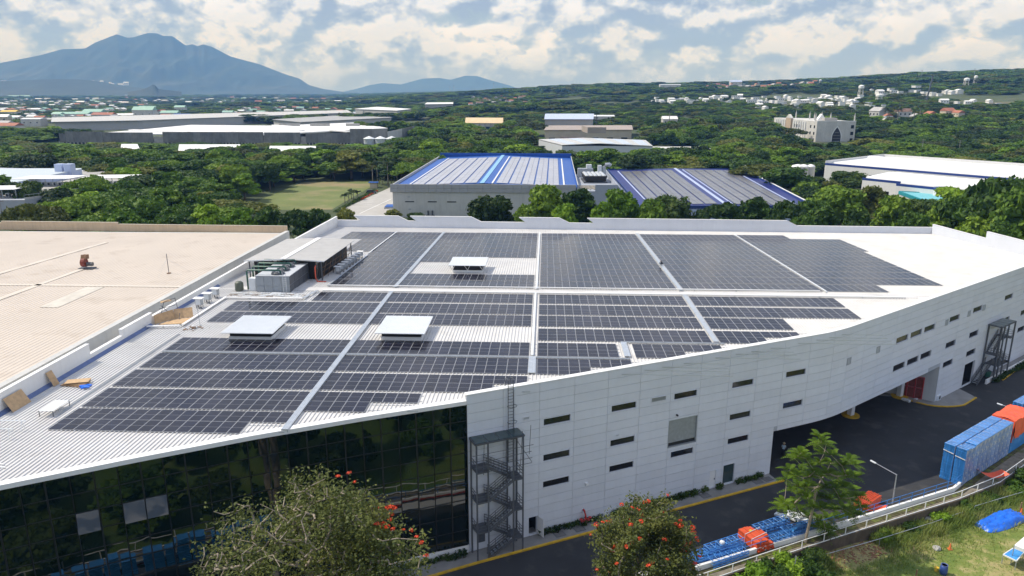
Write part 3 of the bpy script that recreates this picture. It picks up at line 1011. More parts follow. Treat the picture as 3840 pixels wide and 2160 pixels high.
lane('walkway', 'grating walkway beyond the ridge, beside the far ventilator hood', 'walkway', (-22.72, 107.8), (-22.72, 163.5), .62, .20, M['alu'], group=WG)
lane('walkway', 'grey walkway right of the middle, ending near the front parapet', 'walkway', (20.45, 84.2), (20.45, 105), .66, .20, M['alu'], group=WG)
lane('walkway', 'grey walkway beyond the ridge with a person crouching on it', 'walkway', (20.45, 107.8), (20.45, 163.5), .66, .20, M['alu'], group=WG)
lane('walkway', 'short walkway between two panel groups by the front parapet', 'walkway', (9.42, 78.7), (9.42, 83.5), .7, .2, M['alu'], group=WG)
lane('walkway', 'short ribbed walkway at the parapet behind the wall ladder', 'walkway', (-1.25, 73.2), (-1.25, 78.2), .8, .2, M['alu'], group=WG)
lane('walkway', 'cross walkway below the two near ventilator hoods', 'walkway', (-43.6, 78.05), (9.6, 78.05), .42, .16, M['galv'], group=WG)
lane('walkway', 'short cross walkway near the bend of the front wall', 'walkway', (9.1, 83.72), (21.3, 83.72), .36, .16, M['galv'], group=WG)
TG = 'cable trays on the white roof'
lane('cable_tray', 'white cable tray down the middle, ridge to front', 'cable tray', (-1.3, 78.6), (-1.3, 105), .28, .2, M['hood'], .08, 4, TG, 'tray_cover', False)
lane('cable_tray', 'white cable tray down the middle beyond the ridge', 'cable tray', (-1.2, 107.8), (-1.2, 163.5), .28, .2, M['hood'], .08, 4, TG, 'tray_cover', False)
lane('cable_tray', 'narrow tray left of the rightmost solar blocks', 'cable tray', (41.9, 108), (41.9, 163.5), .24, .2, M['hood'], .08, 4, TG, 'tray_cover', False)
lane('cable_tray', 'narrow tray far left beyond the inverter boxes', 'cable tray', (-33.45, 136), (-33.45, 163.5), .24, .2, M['hood'], .08, 4, TG, 'tray_cover', False)
lane('cable_tray', 'long cable tray along the near side of the ridge', 'cable tray', (-33, 105.15), (52, 105.15), .3, .24, M['white'], .1, 6, TG, 'tray_cover', False)
lane('cable_tray', 'long cable tray along the far side of the ridge', 'cable tray', (-33, 108.25), (41, 108.25), .26, .26, M['white'], .1, 6, TG, 'tray_cover', False)
lane('cable_tray', 'cable tray from the ridge down to the grey inverters', 'cable tray', (-33.8, 105.0), (-34.6, 100.6), .4, .24, M['alu'], .1, 3, TG, 'tray_cover', False)
lane('cable_tray', 'cable tray crossing in front of the cooling tower', 'cable tray', (-46.2, 100.6), (-34.5, 100.6), .38, .24, M['white'], .1, 4, TG, 'tray_cover', False)
lane('cable_tray', 'cable tray beside the three small inverters and plywood', 'cable tray', (-45.9, 87.6), (-45.9, 100.4), .36, .24, M['white'], .1, 4, TG, 'tray_cover', False)
lane('cable_tray', 'cable tray bent over the left parapet by the plywood', 'cable tray', (-50.0, 86.6), (-46.1, 87.2), .36, .3, M['white'], .1, 2, TG, 'tray_cover', False)
lane('cable_tray', 'cable tray along the row of grey inverters', 'cable tray', (-33.2, 108.4), (-33.2, 134), .3, .2, M['alu'], .1, 4, TG, 'tray_cover', False)
# thin conduits lying along the left edge of the near block
for i in range(4):
 mb = MB()
 u = -44.6 - 0.13 * i
 mb.tube([UVZ(u, 60 + i, .11), UVZ(u + .1, 72, .11), UVZ(u, 84.5, .11)], 0.028, 5)
 tag(ob('conduit', mb, M['galv']), 'thin grey conduit lying along the left ends of the solar rows', 'conduit', 'conduits by the left parapet')
# ------------------------------------------------------------------ ventilator hoods
def hood(label, u0, u1, v0, v1, ztop, open_sides):
 v = (v0 + v1) / 2
 zr = roofz(v)
 root = thing('ventilator_hood', label, 'roof ventilator', UVZ((u0 + u1) / 2, v), 0, 'ventilator hoods on the white roof')
 iu, iv = 0.55, 0.9
 mb = MB()
 def quad(a, b, c, d_, z0, z1):
  mb.hexa([UV(*q).to_3d() + Vector((0, 0, z0)) for q in (a, b, c, d_)], [UV(*q).to_3d() + Vector((0, 0, z1)) for q in (a, b, c, d_)])
 quad((u0 + iu, v0 + iv), (u1 - iu, v0 + iv), (u1 - iu, v1 - iv), (u0 + iu, v1 - iv), zr + .01, zr + .48)
 ob('curb', mb, M['white'], root)
 mb = MB()
 quad((u0 + iu + .1, v0 + iv + .1), (u1 - iu - .1, v0 + iv + .1), (u1 - iu - .1, v1 - iv - .1), (u0 + iu + .1, v1 - iv - .1), zr + .48, ztop - .1)
 ob('louvre', mb, M['black'], root)
 mb = MB()
 nrib = int((u1 - u0) / 0.18)
 zs = lambda vv: ztop + 0.10 * (vv - v0) / (v1 - v0)
 mb.hexa([UV(*q).to_3d() + Vector((0, 0, zs(q[1]) - .05)) for q in ((u0, v0), (u1, v0), (u1, v1), (u0, v1))],
   [UV(*q).to_3d() + Vector((0, 0, zs(q[1]))) for q in ((u0, v0), (u1, v0), (u1, v1), (u0, v1))])
 for i in range(nrib):
  u = u0 + (u1 - u0) * (i + .5) / nrib
  pr = [(-.06, 0.001), (-.025, .045), (.025, .045), (.06, 0.001)]
  vs_ = [UV(u + a, v0).to_3d() + Vector((0, 0, zs(v0) + b)) for a, b in pr] + [UV(u + a, v1).to_3d() + Vector((0, 0, zs(v1) + b)) for a, b in pr]
  mb.add(vs_, [(0, 1, 5, 4), (1, 2, 6, 5), (2, 3, 7, 6), (0, 3, 2, 1), (4, 5, 6, 7)])
 ob('canopy', mb, M['hood'], root)
 if open_sides:
  for i in range(3):
   u = u0 + iu + (u1 - u0 - 2 * iu) * i / 2
   mb = MB()
   for du in (-.45, .45):
    p, q = UV(u, v0 + iv - .05), UV(u + du, v0 + .15)
    mb.beam((p.x, p.y, zr + .5), (q.x, q.y, ztop - .06), .07)
   ob('strut', mb, M['white'], root)
hood('ventilator hood nearest the left parapet, its shadow falling on ribbed roof', -38.4, -32.1, 81.9, 88.7, 18.2, False)
hood('ventilator hood right beside the longest walkway, near half of the roof', -20.1, -14.1, 82.6, 89.4, 18.2, False)
hood('far ventilator hood with open strutted sides beyond the ridge', -16.0, -9.8, 119.2, 125.3, 17.95, True)
# ------------------------------------------------------------------ cooling tower, canopy, inverters
def uvbox(mb, u0, u1, v0, v1, z0, z1):
 q = [UV(u0, v0), UV(u1, v0), UV(u1, v1), UV(u0, v1)]
 mb.hexa([(p.x, p.y, z0) for p in q], [(p.x, p.y, z1) for p in q])
 return mb
ct = thing('cooling_tower', 'grey roof cooling tower with four round fans and green pipes', 'cooling tower', UVZ(-40.2, 108))
tu0, tu1, tv0, tv1, tz0, tz1 = -42.9, -37.75, 104.6, 114.8, 16.95, 19.45
mb = uvbox(MB(), tu0 + .06, tu1 - .06, tv0 + .06, tv1, tz0, tz1 - .02)
ob('casing', mb, M['galv'], ct)
gm = mat('tower_panel', (0.30, 0.33, 0.36), 0.5, var=0.08)
for i in range(4):
 a, b = tu0 + (tu1 - tu0) * i / 4 + .04, tu0 + (tu1 - tu0) * (i + 1) / 4 - .04
 for z0, z1 in ((tz0 + .1, tz0 + 1.0), (tz0 + 1.08, tz1 - .06)):
  ob('casing_panel', uvbox(MB(), a, b, tv0 - .02, tv0 + .055, z0, z1), gm, ct)
for i in range(5):
 a, b = tv0 + (tv1 - tv0) * i / 5 + .06, tv0 + (tv1 - tv0) * (i + 1) / 5 - .06
 for z0, z1 in ((tz0 + .1, tz0 + 1.1), (tz0 + 1.2, tz1 - .06)):
  ob('louvre_panel', uvbox(MB(), tu1 - .055, tu1 + .02, a, b, z0, z1), M['steel'], ct)
ob('top_deck', uvbox(MB(), tu0, tu1, tv0, tv1, tz1 - .015, tz1 + .07), mat('tower_deck', (0.50, 0.52, 0.54), .5, var=.06), ct)
for i in range(4):
 c = UV(-39.9, 105.9 + 2.3 * i)
 mb = MB().lathe(c.x, c.y, [(1.0, tz1 + .07), (.95, tz1 + .35), (.85, tz1 + .42), (.80, tz1 + .42), (.80, tz1 + .25)], 18)
 fn = ob('fan_cowl', mb, M['steel'], ct)
 mb = MB()
 for k in range(6):
  a = k * math.pi / 3
  mb.beam((c.x, c.y, tz1 + .45), (c.x + .95 * math.cos(a), c.y + .95 * math.sin(a), tz1 + .43), .1, .03)
 mb.lathe(c.x, c.y, [(.2, tz1 + .43), (.2, tz1 + .52)], 8)
 ob('fan_guard', mb, M['galv'], fn)
 p0, p1 = UV(-44.4, 105.3 + 2.3 * i), UV(-39.3, 105.3 + 2.3 * i)
 mb = MB()
 path = [(p0.x, p0.y, 17.2), (p0.x, p0.y, 20.0), (p0.x + .12, p0.y, 20.22), (p1.x - .12, p1.y, 20.22), (p1.x, p1.y, 20.05), (p1.x, p1.y, 19.5)]
 mb.tube(path, .13, 8)
 ob('pipe', mb, M['greenpipe'], ct, smooth=True)
mb = MB()
for u in (-38.7, -38.2):
 p = UV(u, tv0 - .25)
 mb.tube([(p.x, p.y, tz0), (p.x, p.y, tz1 + .7)], .03, 5)
for k in range(9):
 p, q = UV(-38.7, tv0 - .25), UV(-38.2, tv0 - .25)
 mb.tube([(p.x, p.y, tz0 + .3 * k + .2), (q.x, q.y, tz0 + .3 * k + .2)], .02, 4)
ob('ladder', mb, M['hood'], ct)
mb = uvbox(MB(), -44.2, -43.2, 105.2, 106.4, 17.0, 18.9)
ob('control_cabinet', mb, M['hood'], ct)
t = thing('storage_tank', 'small dark green dosing tank standing beside the cooling tower', 'tank', UVZ(-45.7, 105.2))
c = UV(-45.7, 105.2)
ob('body', MB().lathe(c.x, c.y, [(.55, 17.05), (.62, 17.2), (.62, 18.2), (.4, 18.45), (.15, 18.5)], 14), mat('tank_green', (.10, .115, .085), .5), t, smooth=True)
mb = MB()
for a in (0.8, 2.4, 4.0, 5.5): mb.tube([(c.x + .6 * math.cos(a), c.y + .6 * math.sin(a), 17.0), (c.x + .6 * math.cos(a), c.y + .6 * math.sin(a), 17.5)], .04, 5)
ob('leg', mb, M['steel'], t)
cn = thing('roof_canopy', 'open shed canopy of grey ribbed sheet behind the cooling tower', 'canopy', UVZ(-41, 120))
cz = 20.05
def canopy_pt(u, v, dz=0):
 p = UV(u, v)
 return Vector((p.x, p.y, cz + .32 * (1 - abs(u + 41.3) / 6.3) - .02 * (v - 112) + dz))
mb = MB()
for u0, u1 in ((-47.5, -41.3), (-41.3, -34.75)):
 q = [(u0, 112.0), (u1, 112.4), (u1, 131.5), (u0, 132.0)]
 mb.hexa([canopy_pt(*x, -.06) for x in q], [canopy_pt(*x) for x in q])
 v = 112.4
 while v < 131.3:
  pr = [(-.07, .001), (-.03, .05), (.03, .05), (.07, .001)]
  vs_ = [canopy_pt(u0 + .02, v + a, b) for a, b in pr] + [canopy_pt(u1 - .02, v + a, b) for a, b in pr]
  mb.add(vs_, [(4, 5, 1, 0), (5, 6, 2, 1), (6, 7, 3, 2), (0, 1, 2, 3), (7, 6, 5, 4)])
  v += 0.55
ob('roof_sheet', mb, M['roofgrey'], cn)
mb = MB()
mb.hexa([canopy_pt(*x, .05) for x in ((-41.75, 112.2), (-40.85, 112.2), (-40.85, 131.6), (-41.75, 131.6))], [canopy_pt(*x, .09) for x in ((-41.75, 112.2), (-40.85, 112.2), (-40.85, 131.6), (-41.75, 131.6))])
ob('ridge_cap', mb, M['white'], cn)
mb = MB()
for q in ([(-47.5, 111.95), (-41.3, 111.95)], [(-41.3, 112.3), (-34.75, 112.3)]):
 mb.beam(canopy_pt(*q[0], -.02), canopy_pt(*q[1], -.02), .08, .2)
ob('fascia', mb, M['white'], cn)
for u in (-47.0, -45.6, -41.3, -35.4):
 for v in (112.8, 119, 125, 131):
  p = UVZ(u, v)
  top = canopy_pt(u, v, -.08)
  ob('post', MB().beam(p, top, .16), M['steel'], cn)
mb = MB()
for a, b, z0, z1 in (((-46.5, 113.5), (-36.5, 113.5), 16.8, 19.7), ((-36.2, 113.5), (-36.2, 131), 16.3, 19.4)):
 a, b = UV(*a), UV(*b)
 mb.beam((a.x, a.y, (z0 + z1) / 2), (b.x, b.y, (z0 + z1) / 2), .06, z1 - z0)
ob('back_screen', mb, M['black'], cn)
mb = MB()
for z in (17.5, 18.3, 19.0): mb.beam(UVZ(-35.4, 112.8) + Vector((0, 0, z - 17)), UVZ(-35.4, 131) + Vector((0, 0, z - 17)), .06)
for k in range(6): mb.beam(UVZ(-35.4, 113 + 3 * k), UVZ(-35.4, 115.5 + 3 * k) + Vector((0, 0, 2.6)), .06)
ob('brace', mb, M['wood'], cn)
mb = MB()
p = UVZ(-36.0, 112.0)
mb.tube([p + Vector((0, 0, 2.6)), p + Vector((-.1, -.3, 2.4)), p + Vector((-.1, -.3, .6)), p + Vector((.2, -.5, .15)), p + Vector((1.6, -.6, .12))], .1, 7)
tag(ob('red_pipe', mb, mat('fire_pipe', (.5, .08, .04), .5), smooth=True), 'orange red pipe dropping from the canopy beside the cooling tower', 'pipe')
def inverter_proto(label, group):
 r_ = thing('inverter', label, 'inverter', (0, 0, 0), 0, group)
 ob('housing', MB().box(0, 0, .45, .75, .62, .75), M['galv'], r_, local=True)
 ob('door', MB().box(.0, -.335, .5, .6, .03, .65), M['hood'], r_, local=True)
 mb = MB().hexa([(-.62, -.5, 1.26), (.5, -.5, 1.22), (.5, .5, 1.22), (-.62, .5, 1.26)], [(-.62, -.5, 1.3), (.5, -.5, 1.26), (.5, .5, 1.26), (-.62, .5, 1.3)])
 ob('rain_cover', mb, M['white'], r_, local=True)
 mb = MB()
 for x, y in ((-.3, -.25), (.3, -.25), (-.3, .25), (.3, .25)): mb.box(x, y, 0, .05, .05, .45)
 ob('leg', mb, M['steel'], r_, local=True)
 mb = MB()
 for i in range(4):
  x = -.2 + .14 * i
  mb.tube([(x, -.1, .45), (x + .03, -.15, .2), (x + .2, -.35, .06), (x + .5, -.6, .05)], .025, 4)
 ob('cable', mb, M['black'], r_, local=True)
 return r_
proto = inverter_proto('grey inverter box of the long row in front of the canopy', 'grey inverter boxes beside the canopy')
for i in range(8):
 p = UVZ(-34.25 + .03 * i, 118.0 + 2.05 * i)
 o = proto if i == 0 else copy_tree(proto)
 o.location = p
 o.rotation_euler = (0, 0, RR)
 if i == 0: o['label'] = 'grey inverter box at the near end of the long row by the canopy'
 elif i == 7: o['label'] = 'grey inverter box at the far end of the long row by the canopy'
 else: o['label'] = 'grey inverter box within the long row in front of the canopy'
for i, lb in enumerate(('nearest of three grey inverters by the left parapet, beside the plywood', 'middle one of three grey inverters by the left parapet', 'farthest of three grey inverters by the left parapet, toward the cooling tower')):
 o = dup(proto, UVZ(-47.6, 96.1 + 2.6 * i), RR, lb, 'three inverters by the left parapet', 1.12)
# ------------------------------------------------------------------ odds and ends on the roof
def sheet(nm, label, cat, p, q, r_, s_, th, m):
 """flat board from four corner points"""
 nn_ = (Vector(q) - Vector(p)).cross(Vector(s_) - Vector(p)).normalized() * th
 mb = MB().hexa([Vector(x) for x in (p, q, r_, s_)], [Vector(x) + nn_ for x in (p, q, r_, s_)])
 return tag(ob(nm, mb, m), label, cat)
PZ = 17.0
def U3(u, v, z): p = UV(u, v); return Vector((p.x, p.y, z))
sheet('plywood_sheet', 'plywood sheet leaning on the left parapet at the front corner', 'plywood', U3(-49.3, 61.4, 17.05), U3(-49.3, 63.9, 17.05), U3(-50.1, 63.9, 18.35), U3(-50.1, 61.4, 18.35), .03, M['ply'])
sheet('plywood_sheet', 'narrow plywood board upright against the left parapet', 'plywood', U3(-49.5, 67.6, 17.05), U3(-49.5, 68.5, 17.05), U3(-50.15, 68.5, 18.5), U3(-50.15, 67.6, 18.5), .03, M['ply'])
bs = thing('board_stack', 'stack of plywood boards lying on the roof by the left parapet', 'board stack', U3(-47.6, 68.2, 17))
for i in range(4):
 a = R(8 * i - 10)
 p = UV(-47.7 + .06 * i, 68.2 + .1 * i)
 ob('board', MB().box(p.x, p.y, 17.07 + .09 * i, 2.5 - .1 * i, 1.1, .05, a), M['ply'] if i % 2 else M['wood'], bs)
p = UV(-46.3, 67.6)
mb = MB()
for i in range(6): mb.box(p.x + random.uniform(-.4, .4), p.y + random.uniform(-.5, .5), 17.06 + .03 * i, .7, .3, .1, random.uniform(0, 3))
tag(ob('tarp_bundle', mb, M['bluetarp']), 'crumpled blue tarp bundle beside the stack of plywood boards', 'tarp')
tb = thing('work_table', 'low white topped table on the roof near the left parapet', 'table', U3(-45.3, 61.7, 17))
c = [(-46.2, 60.6), (-44.9, 60.6), (-44.9, 63.0), (-46.2, 63.0)]
ob('table_top', MB().hexa([U3(*x, 17.62) for x in c], [U3(*x, 17.66) for x in c]), M['hood'], tb)
for x in c:
 p = U3(*x, 17.05)
 ob('leg', MB().beam(p, p + Vector((0, 0, .57)), .05), M['steel'], tb)
tr = thing('trestle', 'white tube trestle frame standing on the roof at the near left', 'trestle', U3(-47.2, 57.5, 17))
for k, v in enumerate((56.2, 57.8)):
 mb = MB()
 for du in (-1.1, 1.1):
  for dv in (-.3, .3): mb.tube([U3(-46.9 + du, v + dv, 17.05), U3(-46.9 + du, v, 17.95)], .025, 5)
 ob('leg_frame', mb, M['hood'], tr)
 ob('beam', MB().tube([U3(-48.6, v, 17.97), U3(-45.4, v, 17.97)], .04, 6), M['hood'], tr)
for i, (v, L) in enumerate(((51.4, 4.6), (51.9, 3.9), (48.9, 1.8))):
 mb = MB().tube([U3(-47.2 + .2 * i, v + .35, 17.11), U3(-47.2 + .2 * i + L, v - .2, 17.11)], .06, 6)
 tag(ob('white_pipe', mb, M['white']), ('longer white pipe', 'shorter white pipe', 'short pipe offcut')[i] + ' lying loose on the roof at the near left', 'pipe')
# plywood box and rubble near the small inverters
pc = thing('plywood_crate', 'open plywood corner box leaning on the left parapet by the inverters', 'crate', U3(-48, 90, 17))
for nm, pts in (('side', [(-49.8, 88.2, 17.1), (-48.4, 90.6, 17.1), (-48.7, 90.9, 18.3), (-50.0, 88.5, 18.2)]), ('back', [(-48.5, 90.6, 17.1), (-46.4, 91.6, 17.1), (-46.8, 92.4, 18.2), (-48.8, 91.3, 18.2)]), ('floor_board', [(-49.3, 88.0, 17.1), (-46.3, 88.6, 17.1), (-46.2, 91.2, 17.12), (-48.3, 90.4, 17.12)])):
 pts = [U3(*x) for x in pts]
 nn_ = (pts[1] - pts[0]).cross(pts[3] - pts[0]).normalized() * .04
 ob(nm, MB().hexa(pts, [x + nn_ for x in pts]), M['ply'], pc)
sc_ = thing('metal_chair_frame', 'tangled metal frame leaning over the left parapet above the plywood', 'metal frame', U3(-49.5, 91.5, 17.5))
mb = MB()
for a, b in (((-50, 90, 17.4), (-49.6, 90.6, 19.4)), ((-49.6, 90.6, 19.4), (-48.9, 92.2, 19.5)), ((-48.9, 92.2, 19.5), (-48.8, 92.6, 17.3)), ((-50.2, 90.4, 17.8), (-48.2, 91.8, 17.9)), ((-48.2, 91.8, 17.9), (-47.6, 90.2, 17.2)), ((-50.3, 91, 18.8), (-49.1, 91.4, 17.3)), ((-50, 90, 18.6), (-49, 92.4, 18.5))):
 mb.tube([U3(*a), U3(*b)], .04, 5)
ob('tubes', mb, M['steel'], sc_)
ob('seat', MB().hexa([U3(*x) for x in ((-50, 90.6, 19.2), (-49.2, 91.8, 19.2), (-49.6, 92.2, 19.25), (-50.3, 91, 19.25))], [U3(*x) for x in ((-50, 90.6, 19.28), (-49.2, 91.8, 19.28), (-49.6, 92.2, 19.33), (-50.3, 91, 19.33))]), M['ply'], sc_)
mb = MB()
for i in range(38):
 a, r_ = random.uniform(0, 6.28), abs(random.gauss(0, .55))
 p = U3(-44.2 + r_ * math.cos(a) * 1.3, 86.9 + r_ * math.sin(a), 17.06)
 s_ = random.uniform(.12, .36)
 h = random.uniform(.1, .4) * max(.3, 1 - r_)
 mb.mat(random.choice((0, 0, 1, 2))).box(p.x, p.y, p.z, s_, s_ * .7, h, a)
tag(ob('debris_pile', mb, [M['rubble'], M['hood'], M['wood']]), 'heap of rubble and scraps on the roof near the left solar rows', 'debris')
mb = MB()
for i in range(70):
 u, v = random.uniform(-46, -35), random.uniform(101.1, 103.8)
 p = U3(u, v, 17.08)
 mb.mat(random.choice((0, 0, 1))).box(p.x, p.y, p.z, random.uniform(.2, 1.6), random.uniform(.06, .3), random.uniform(.03, .12), random.uniform(-.5, .5))
tag(ob('scrap', mb, [M['hood'], M['rubble']]), 'scattered white offcuts and scraps in front of the cooling tower', 'scrap', kind='stuff')
# lightning rods
for i, (u, v, h) in enumerate(((-11.2, 130.2, 4.3), (-43.9, 88.2, 2.7))):
 p = UVZ(u, v)
 rd = thing('lightning_rod', ('tall thin mast behind the far ventilator hood', 'short thin mast beside the rubble heap')[i], 'mast', p)
 ob('rod', MB().tube([p, p + Vector((-.15, 0, h))], .035, 6), M['galv'], rd)
 ob('foot', MB().box(p.x, p.y, p.z + .0, .3, .3, .08), M['galv'], rd)
# ------------------------------------------------------------------ people (skinned skeletons)
def person(label, loc, rz, joints, edges, radii, mats_fn, extra=None, scale=1.0):
 root = thing('person', label, 'person', loc, rz)
 me = bpy.data.meshes.new('body')
 me.from_pydata([Vector(j) * scale for j in joints], edges, [])
 tmp = bpy.data.objects.new('tmp_body', me)
 COL.objects.link(tmp)
 sk = tmp.modifiers.new('s', 'SKIN')
 for i, r_ in enumerate(radii):
  me.skin_vertices[0].data[i].radius = (r_ * scale, r_ * scale)
 me.skin_vertices[0].data[0].use_root = True
 tmp.modifiers.new('ss', 'SUBSURF').levels = 2
 dg = bpy.context.evaluated_depsgraph_get()
 dg.update()
 nm = bpy.data.meshes.new_from_object(tmp.evaluated_get(dg))
 bpy.data.objects.remove(tmp)
 for m_ in (M['skin'], M['shirt'], M['trousers']): nm.materials.append(m_)
 for p in nm.polygons: p.material_index = mats_fn(p.center / scale)
 nm.polygons.foreach_set('use_smooth', [True] * len(nm.polygons))
 b = link('body', nm, root, (0, 0, 0), True)
 if extra: extra(root)
 return root
JW = [(0, 0, .92), (0, 0, 1.12), (0, -.02, 1.38), (0, -.03, 1.5), (0, -.05, 1.58), (0, -.06, 1.68),
      (.10, 0, .88), (.12, -.16, .50), (.12, -.10, .08), (.12, -.24, .04), (-.10, 0, .88), (-.12, .10, .50), (-.12, .34, .12), (-.12, .24, .05),
      (.19, -.02, 1.40), (.24, .02, 1.12), (.22, -.18, .94), (.21, -.25, .88), (-.19, -.02, 1.40), (-.24, .03, 1.12), (-.22, -.16, .96), (-.21, -.24, .9)]
EW = [(0, 1), (1, 2), (2, 3), (3, 4), (4, 5), (0, 6), (6, 7), (7, 8), (8, 9), (0, 10), (10, 11), (11, 12), (12, 13), (2, 14), (14, 15), (15, 16), (16, 17), (2, 18), (18, 19), (19, 20), (20, 21)]
RW = [.13, .14, .16, .06, .09, .10, .10, .075, .05, .045, .10, .075, .05, .045, .07, .05, .038, .035, .07, .05, .038, .035]
def mw(c):
 if c.z > 1.46: return 0
 if c.z < .93 and abs(c.x) < .19: return 2
 if abs(c.x) > .19 and c.z < 1.18: return 0
 return 1 if c.z > .9 else 0
def hat(root):
 ob('hat', MB().lathe(0, -.055, [(.19, 1.69), (.19, 1.71), (.11, 1.73), (.09, 1.82), (.02, 1.84)], 12), M['hat'], root, local=True)
pw_ = S(2880 + 112 / 2.0125, 1440 + 538 / 2.0125, GZ)
person('person in pale blue shirt and hat walking with a handcart under the building', (pw_.x, pw_.y, GZ), R(150), JW, EW, RW, mw, hat)
hc = thing('handcart', 'grey handcart pushed by the person at the passage mouth', 'handcart', (pw_.x + .9, pw_.y - .1, GZ), R(150))
ob('tray', MB().hexa([(-.3, -.45, .3), (.3, -.45, .3), (.3, .45, .3), (-.3, .45, .3)], [(-.4, -.6, .7), (.4, -.6, .7), (.4, .55, .7), (-.4, .55, .7)]), M['galv'], hc, local=True)
ob('handle', MB().tube([(-.3, .5, .6), (-.25, 1.1, .85)], .025, 5).tube([(.3, .5, .6), (.25, 1.1, .85)], .025, 5), M['steel'], hc, local=True)
ob('wheel', MB().tube([(-.05, -.4, .2), (.05, -.4, .2)], .2, 12), M['black'], hc, local=True)
JC = [(0, 0, .22), (0, -.12, .42), (0, -.24, .62), (0, -.30, .70), (0, -.36, .76), (0, -.40, .84),
      (.11, -.02, .24), (.16, -.38, .42), (.15, -.22, .07), (.15, -.36, .04), (-.11, -.02, .24), (-.16, -.38, .42), (-.15, -.22, .07), (-.15, -.36, .04),
      (.19, -.24, .62), (.24, -.42, .46), (.12, -.56, .32), (.08, -.6, .28), (-.19, -.24, .62), (-.24, -.42, .46), (-.12, -.56, .32), (-.08, -.6, .28)]
cp_ = UVZ(20.5, 126.9, .27)
cr = person('person in dark clothes crouching on the far walkway', cp_, R(-60), JC, EW, RW, lambda c: 0 if c.z > .74 else 2, None)
# ------------------------------------------------------------------ neighbouring tan roof
tanb = thing('tan_warehouse', 'neighbouring warehouse with a broad weathered tan ribbed roof', 'building', (-80, 100, 0))
ue = -52.4
TN = [UV(ue, 40), UV(ue, 146), Vector((-112, 150.5)), Vector((-150, 152)), Vector((-150, 35))]
mb = MB()
mb.prism([(p.x, p.y) for p in TN], 0, 18.1)
ob('wall', mb, M['greywall'], tanb)
mb = MB()
mb.wallrect(UV(ue, 146), UV(ue, 40), 0.01, 18.5, 0.0, 0.45, (CU, SU))
ob('side_wall', mb, M['greywall'], tanb)
mb = MB()
mb.hexa([UV(ue + .5, 40).to_3d() + Vector((0, 0, 18.5)), UV(ue + .5, 146).to_3d() + Vector((0, 0, 18.5)), UV(ue - .3, 146).to_3d() + Vector((0, 0, 18.5)), UV(ue - .3, 40).to_3d() + Vector((0, 0, 18.5))][::-1],
  [UV(ue + .5, 40).to_3d() + Vector((0, 0, 18.57)), UV(ue + .5, 146).to_3d() + Vector((0, 0, 18.57)), UV(ue - .3, 146).to_3d() + Vector((0, 0, 18.57)), UV(ue - .3, 40).to_3d() + Vector((0, 0, 18.57))][::-1])
ob('coping', mb, M['greywall'], tanb)
mb = MB()
bl, br = Vector((-150, 154.8)), UV(ue, 146)
for t0, t1, z in ((0, .42, 19.45), (.42, .66, 19.8), (.66, 1.0, 19.45)):
 a, b = bl.lerp(br, t0), bl.lerp(br, t1)
 d_ = (b - a).normalized()
 mb.mat(0).wallrect(a, b, 18.05, z, -.35, 0, (d_.y, -d_.x))
 mb.mat(1).wallrect(a, b, z, z + .07, -.4, .04, (d_.y, -d_.x))
ob('back_parapet', mb, [M['tanwall'], M['cream']], tanb)
mb = MB()
vcut = 102.5
for (v0, v1, sp, h, u1) in ((36, vcut, .62, .045, ue - .45), (vcut + .5, 144.5, .62, .045, ue - .45)):
 mb.hexa([UV(x, y).to_3d() + Vector((0, 0, 18.11)) for x, y in ((-150, v0), (u1, v0), (u1, v1), (-150, v1))], [UV(x, y).to_3d() + Vector((0, 0, 18.15)) for x, y in ((-150, v0), (u1, v0), (u1, v1), (-150, v1))])
 u = -144.5
 while u < u1:
  pr = [(-.16, 0), (-.07, h), (.07, h), (.16, 0)]
  vs_ = [UV(u + a, v0).to_3d() + Vector((0, 0, 18.15 + b)) for a, b in pr] + [UV(u + a, v1).to_3d() + Vector((0, 0, 18.15 + b)) for a, b in pr]
  mb.add(vs_, [(0, 1, 5, 4), (1, 2, 6, 5), (2, 3, 7, 6)])
  u += sp
ob('roof', mb, M['tan'], tanb)
tanpale = mat('pale_tan_strip', (0.60, 0.54, 0.46), 0.6, var=.06, scale=.4)
for k, (a, b, w) in enumerate((((-140, vcut + .2), (ue - .5, vcut + .2), .8), ((-86, 107.5), (-83.2, 134.3), .9), ((-75.6, 84), (-74.6, 113), .9), ((-81.3, 92), (-80.8, 101.5), .8))):
 a, b = Vector(a), Vector(b)
 d_ = (b - a).normalized()
 sd = Vector((-d_.y, d_.x)) * w / 2
 q = [a - sd, b - sd, b + sd, a + sd]
 mb = MB().hexa([UV(x.x, x.y).to_3d() + Vector((0, 0, 18.17)) for x in q], [UV(x.x, x.y).to_3d() + Vector((0, 0, 18.25)) for x in q])
 ob('roof_strip', mb, tanpale, tanb)
q = [(-67.0, 91.4), (-64.5, 91.4), (-64.5, 102.0), (-67.1, 102.0)]
ob('repair_patch', MB().hexa([UV(*x).to_3d() + Vector((0, 0, 18.17)) for x in q], [UV(*x).to_3d() + Vector((0, 0, 18.24)) for x in q]), mat('patch', (.56, .52, .45), .7, var=.12, scale=.8), tanb)
fb = thing('roof_blower', 'rusty red blower with round casing on the tan roof', 'blower', (-69.1, 116.7, 18.2))
mb = MB()
c = (-69.2, 116.6)
mb.tube([(c[0] - .3, c[1], 19.2), (c[0] + .3, c[1], 19.2)], .72, 16)
ob('casing', mb, M['rust'], fb)
ob('outlet', MB().hexa([(c[0] - .4, c[1] - .2, 19.75), (c[0] + .4, c[1] - .2, 19.75), (c[0] + .4, c[1] + .9, 19.65), (c[0] - .4, c[1] + .9, 19.65)], [(c[0] - .4, c[1] + .1, 20.45), (c[0] + .4, c[1] + .1, 20.45), (c[0] + .4, c[1] + .95, 20.35), (c[0] - .4, c[1] + .95, 20.35)]), M['wood'], fb)
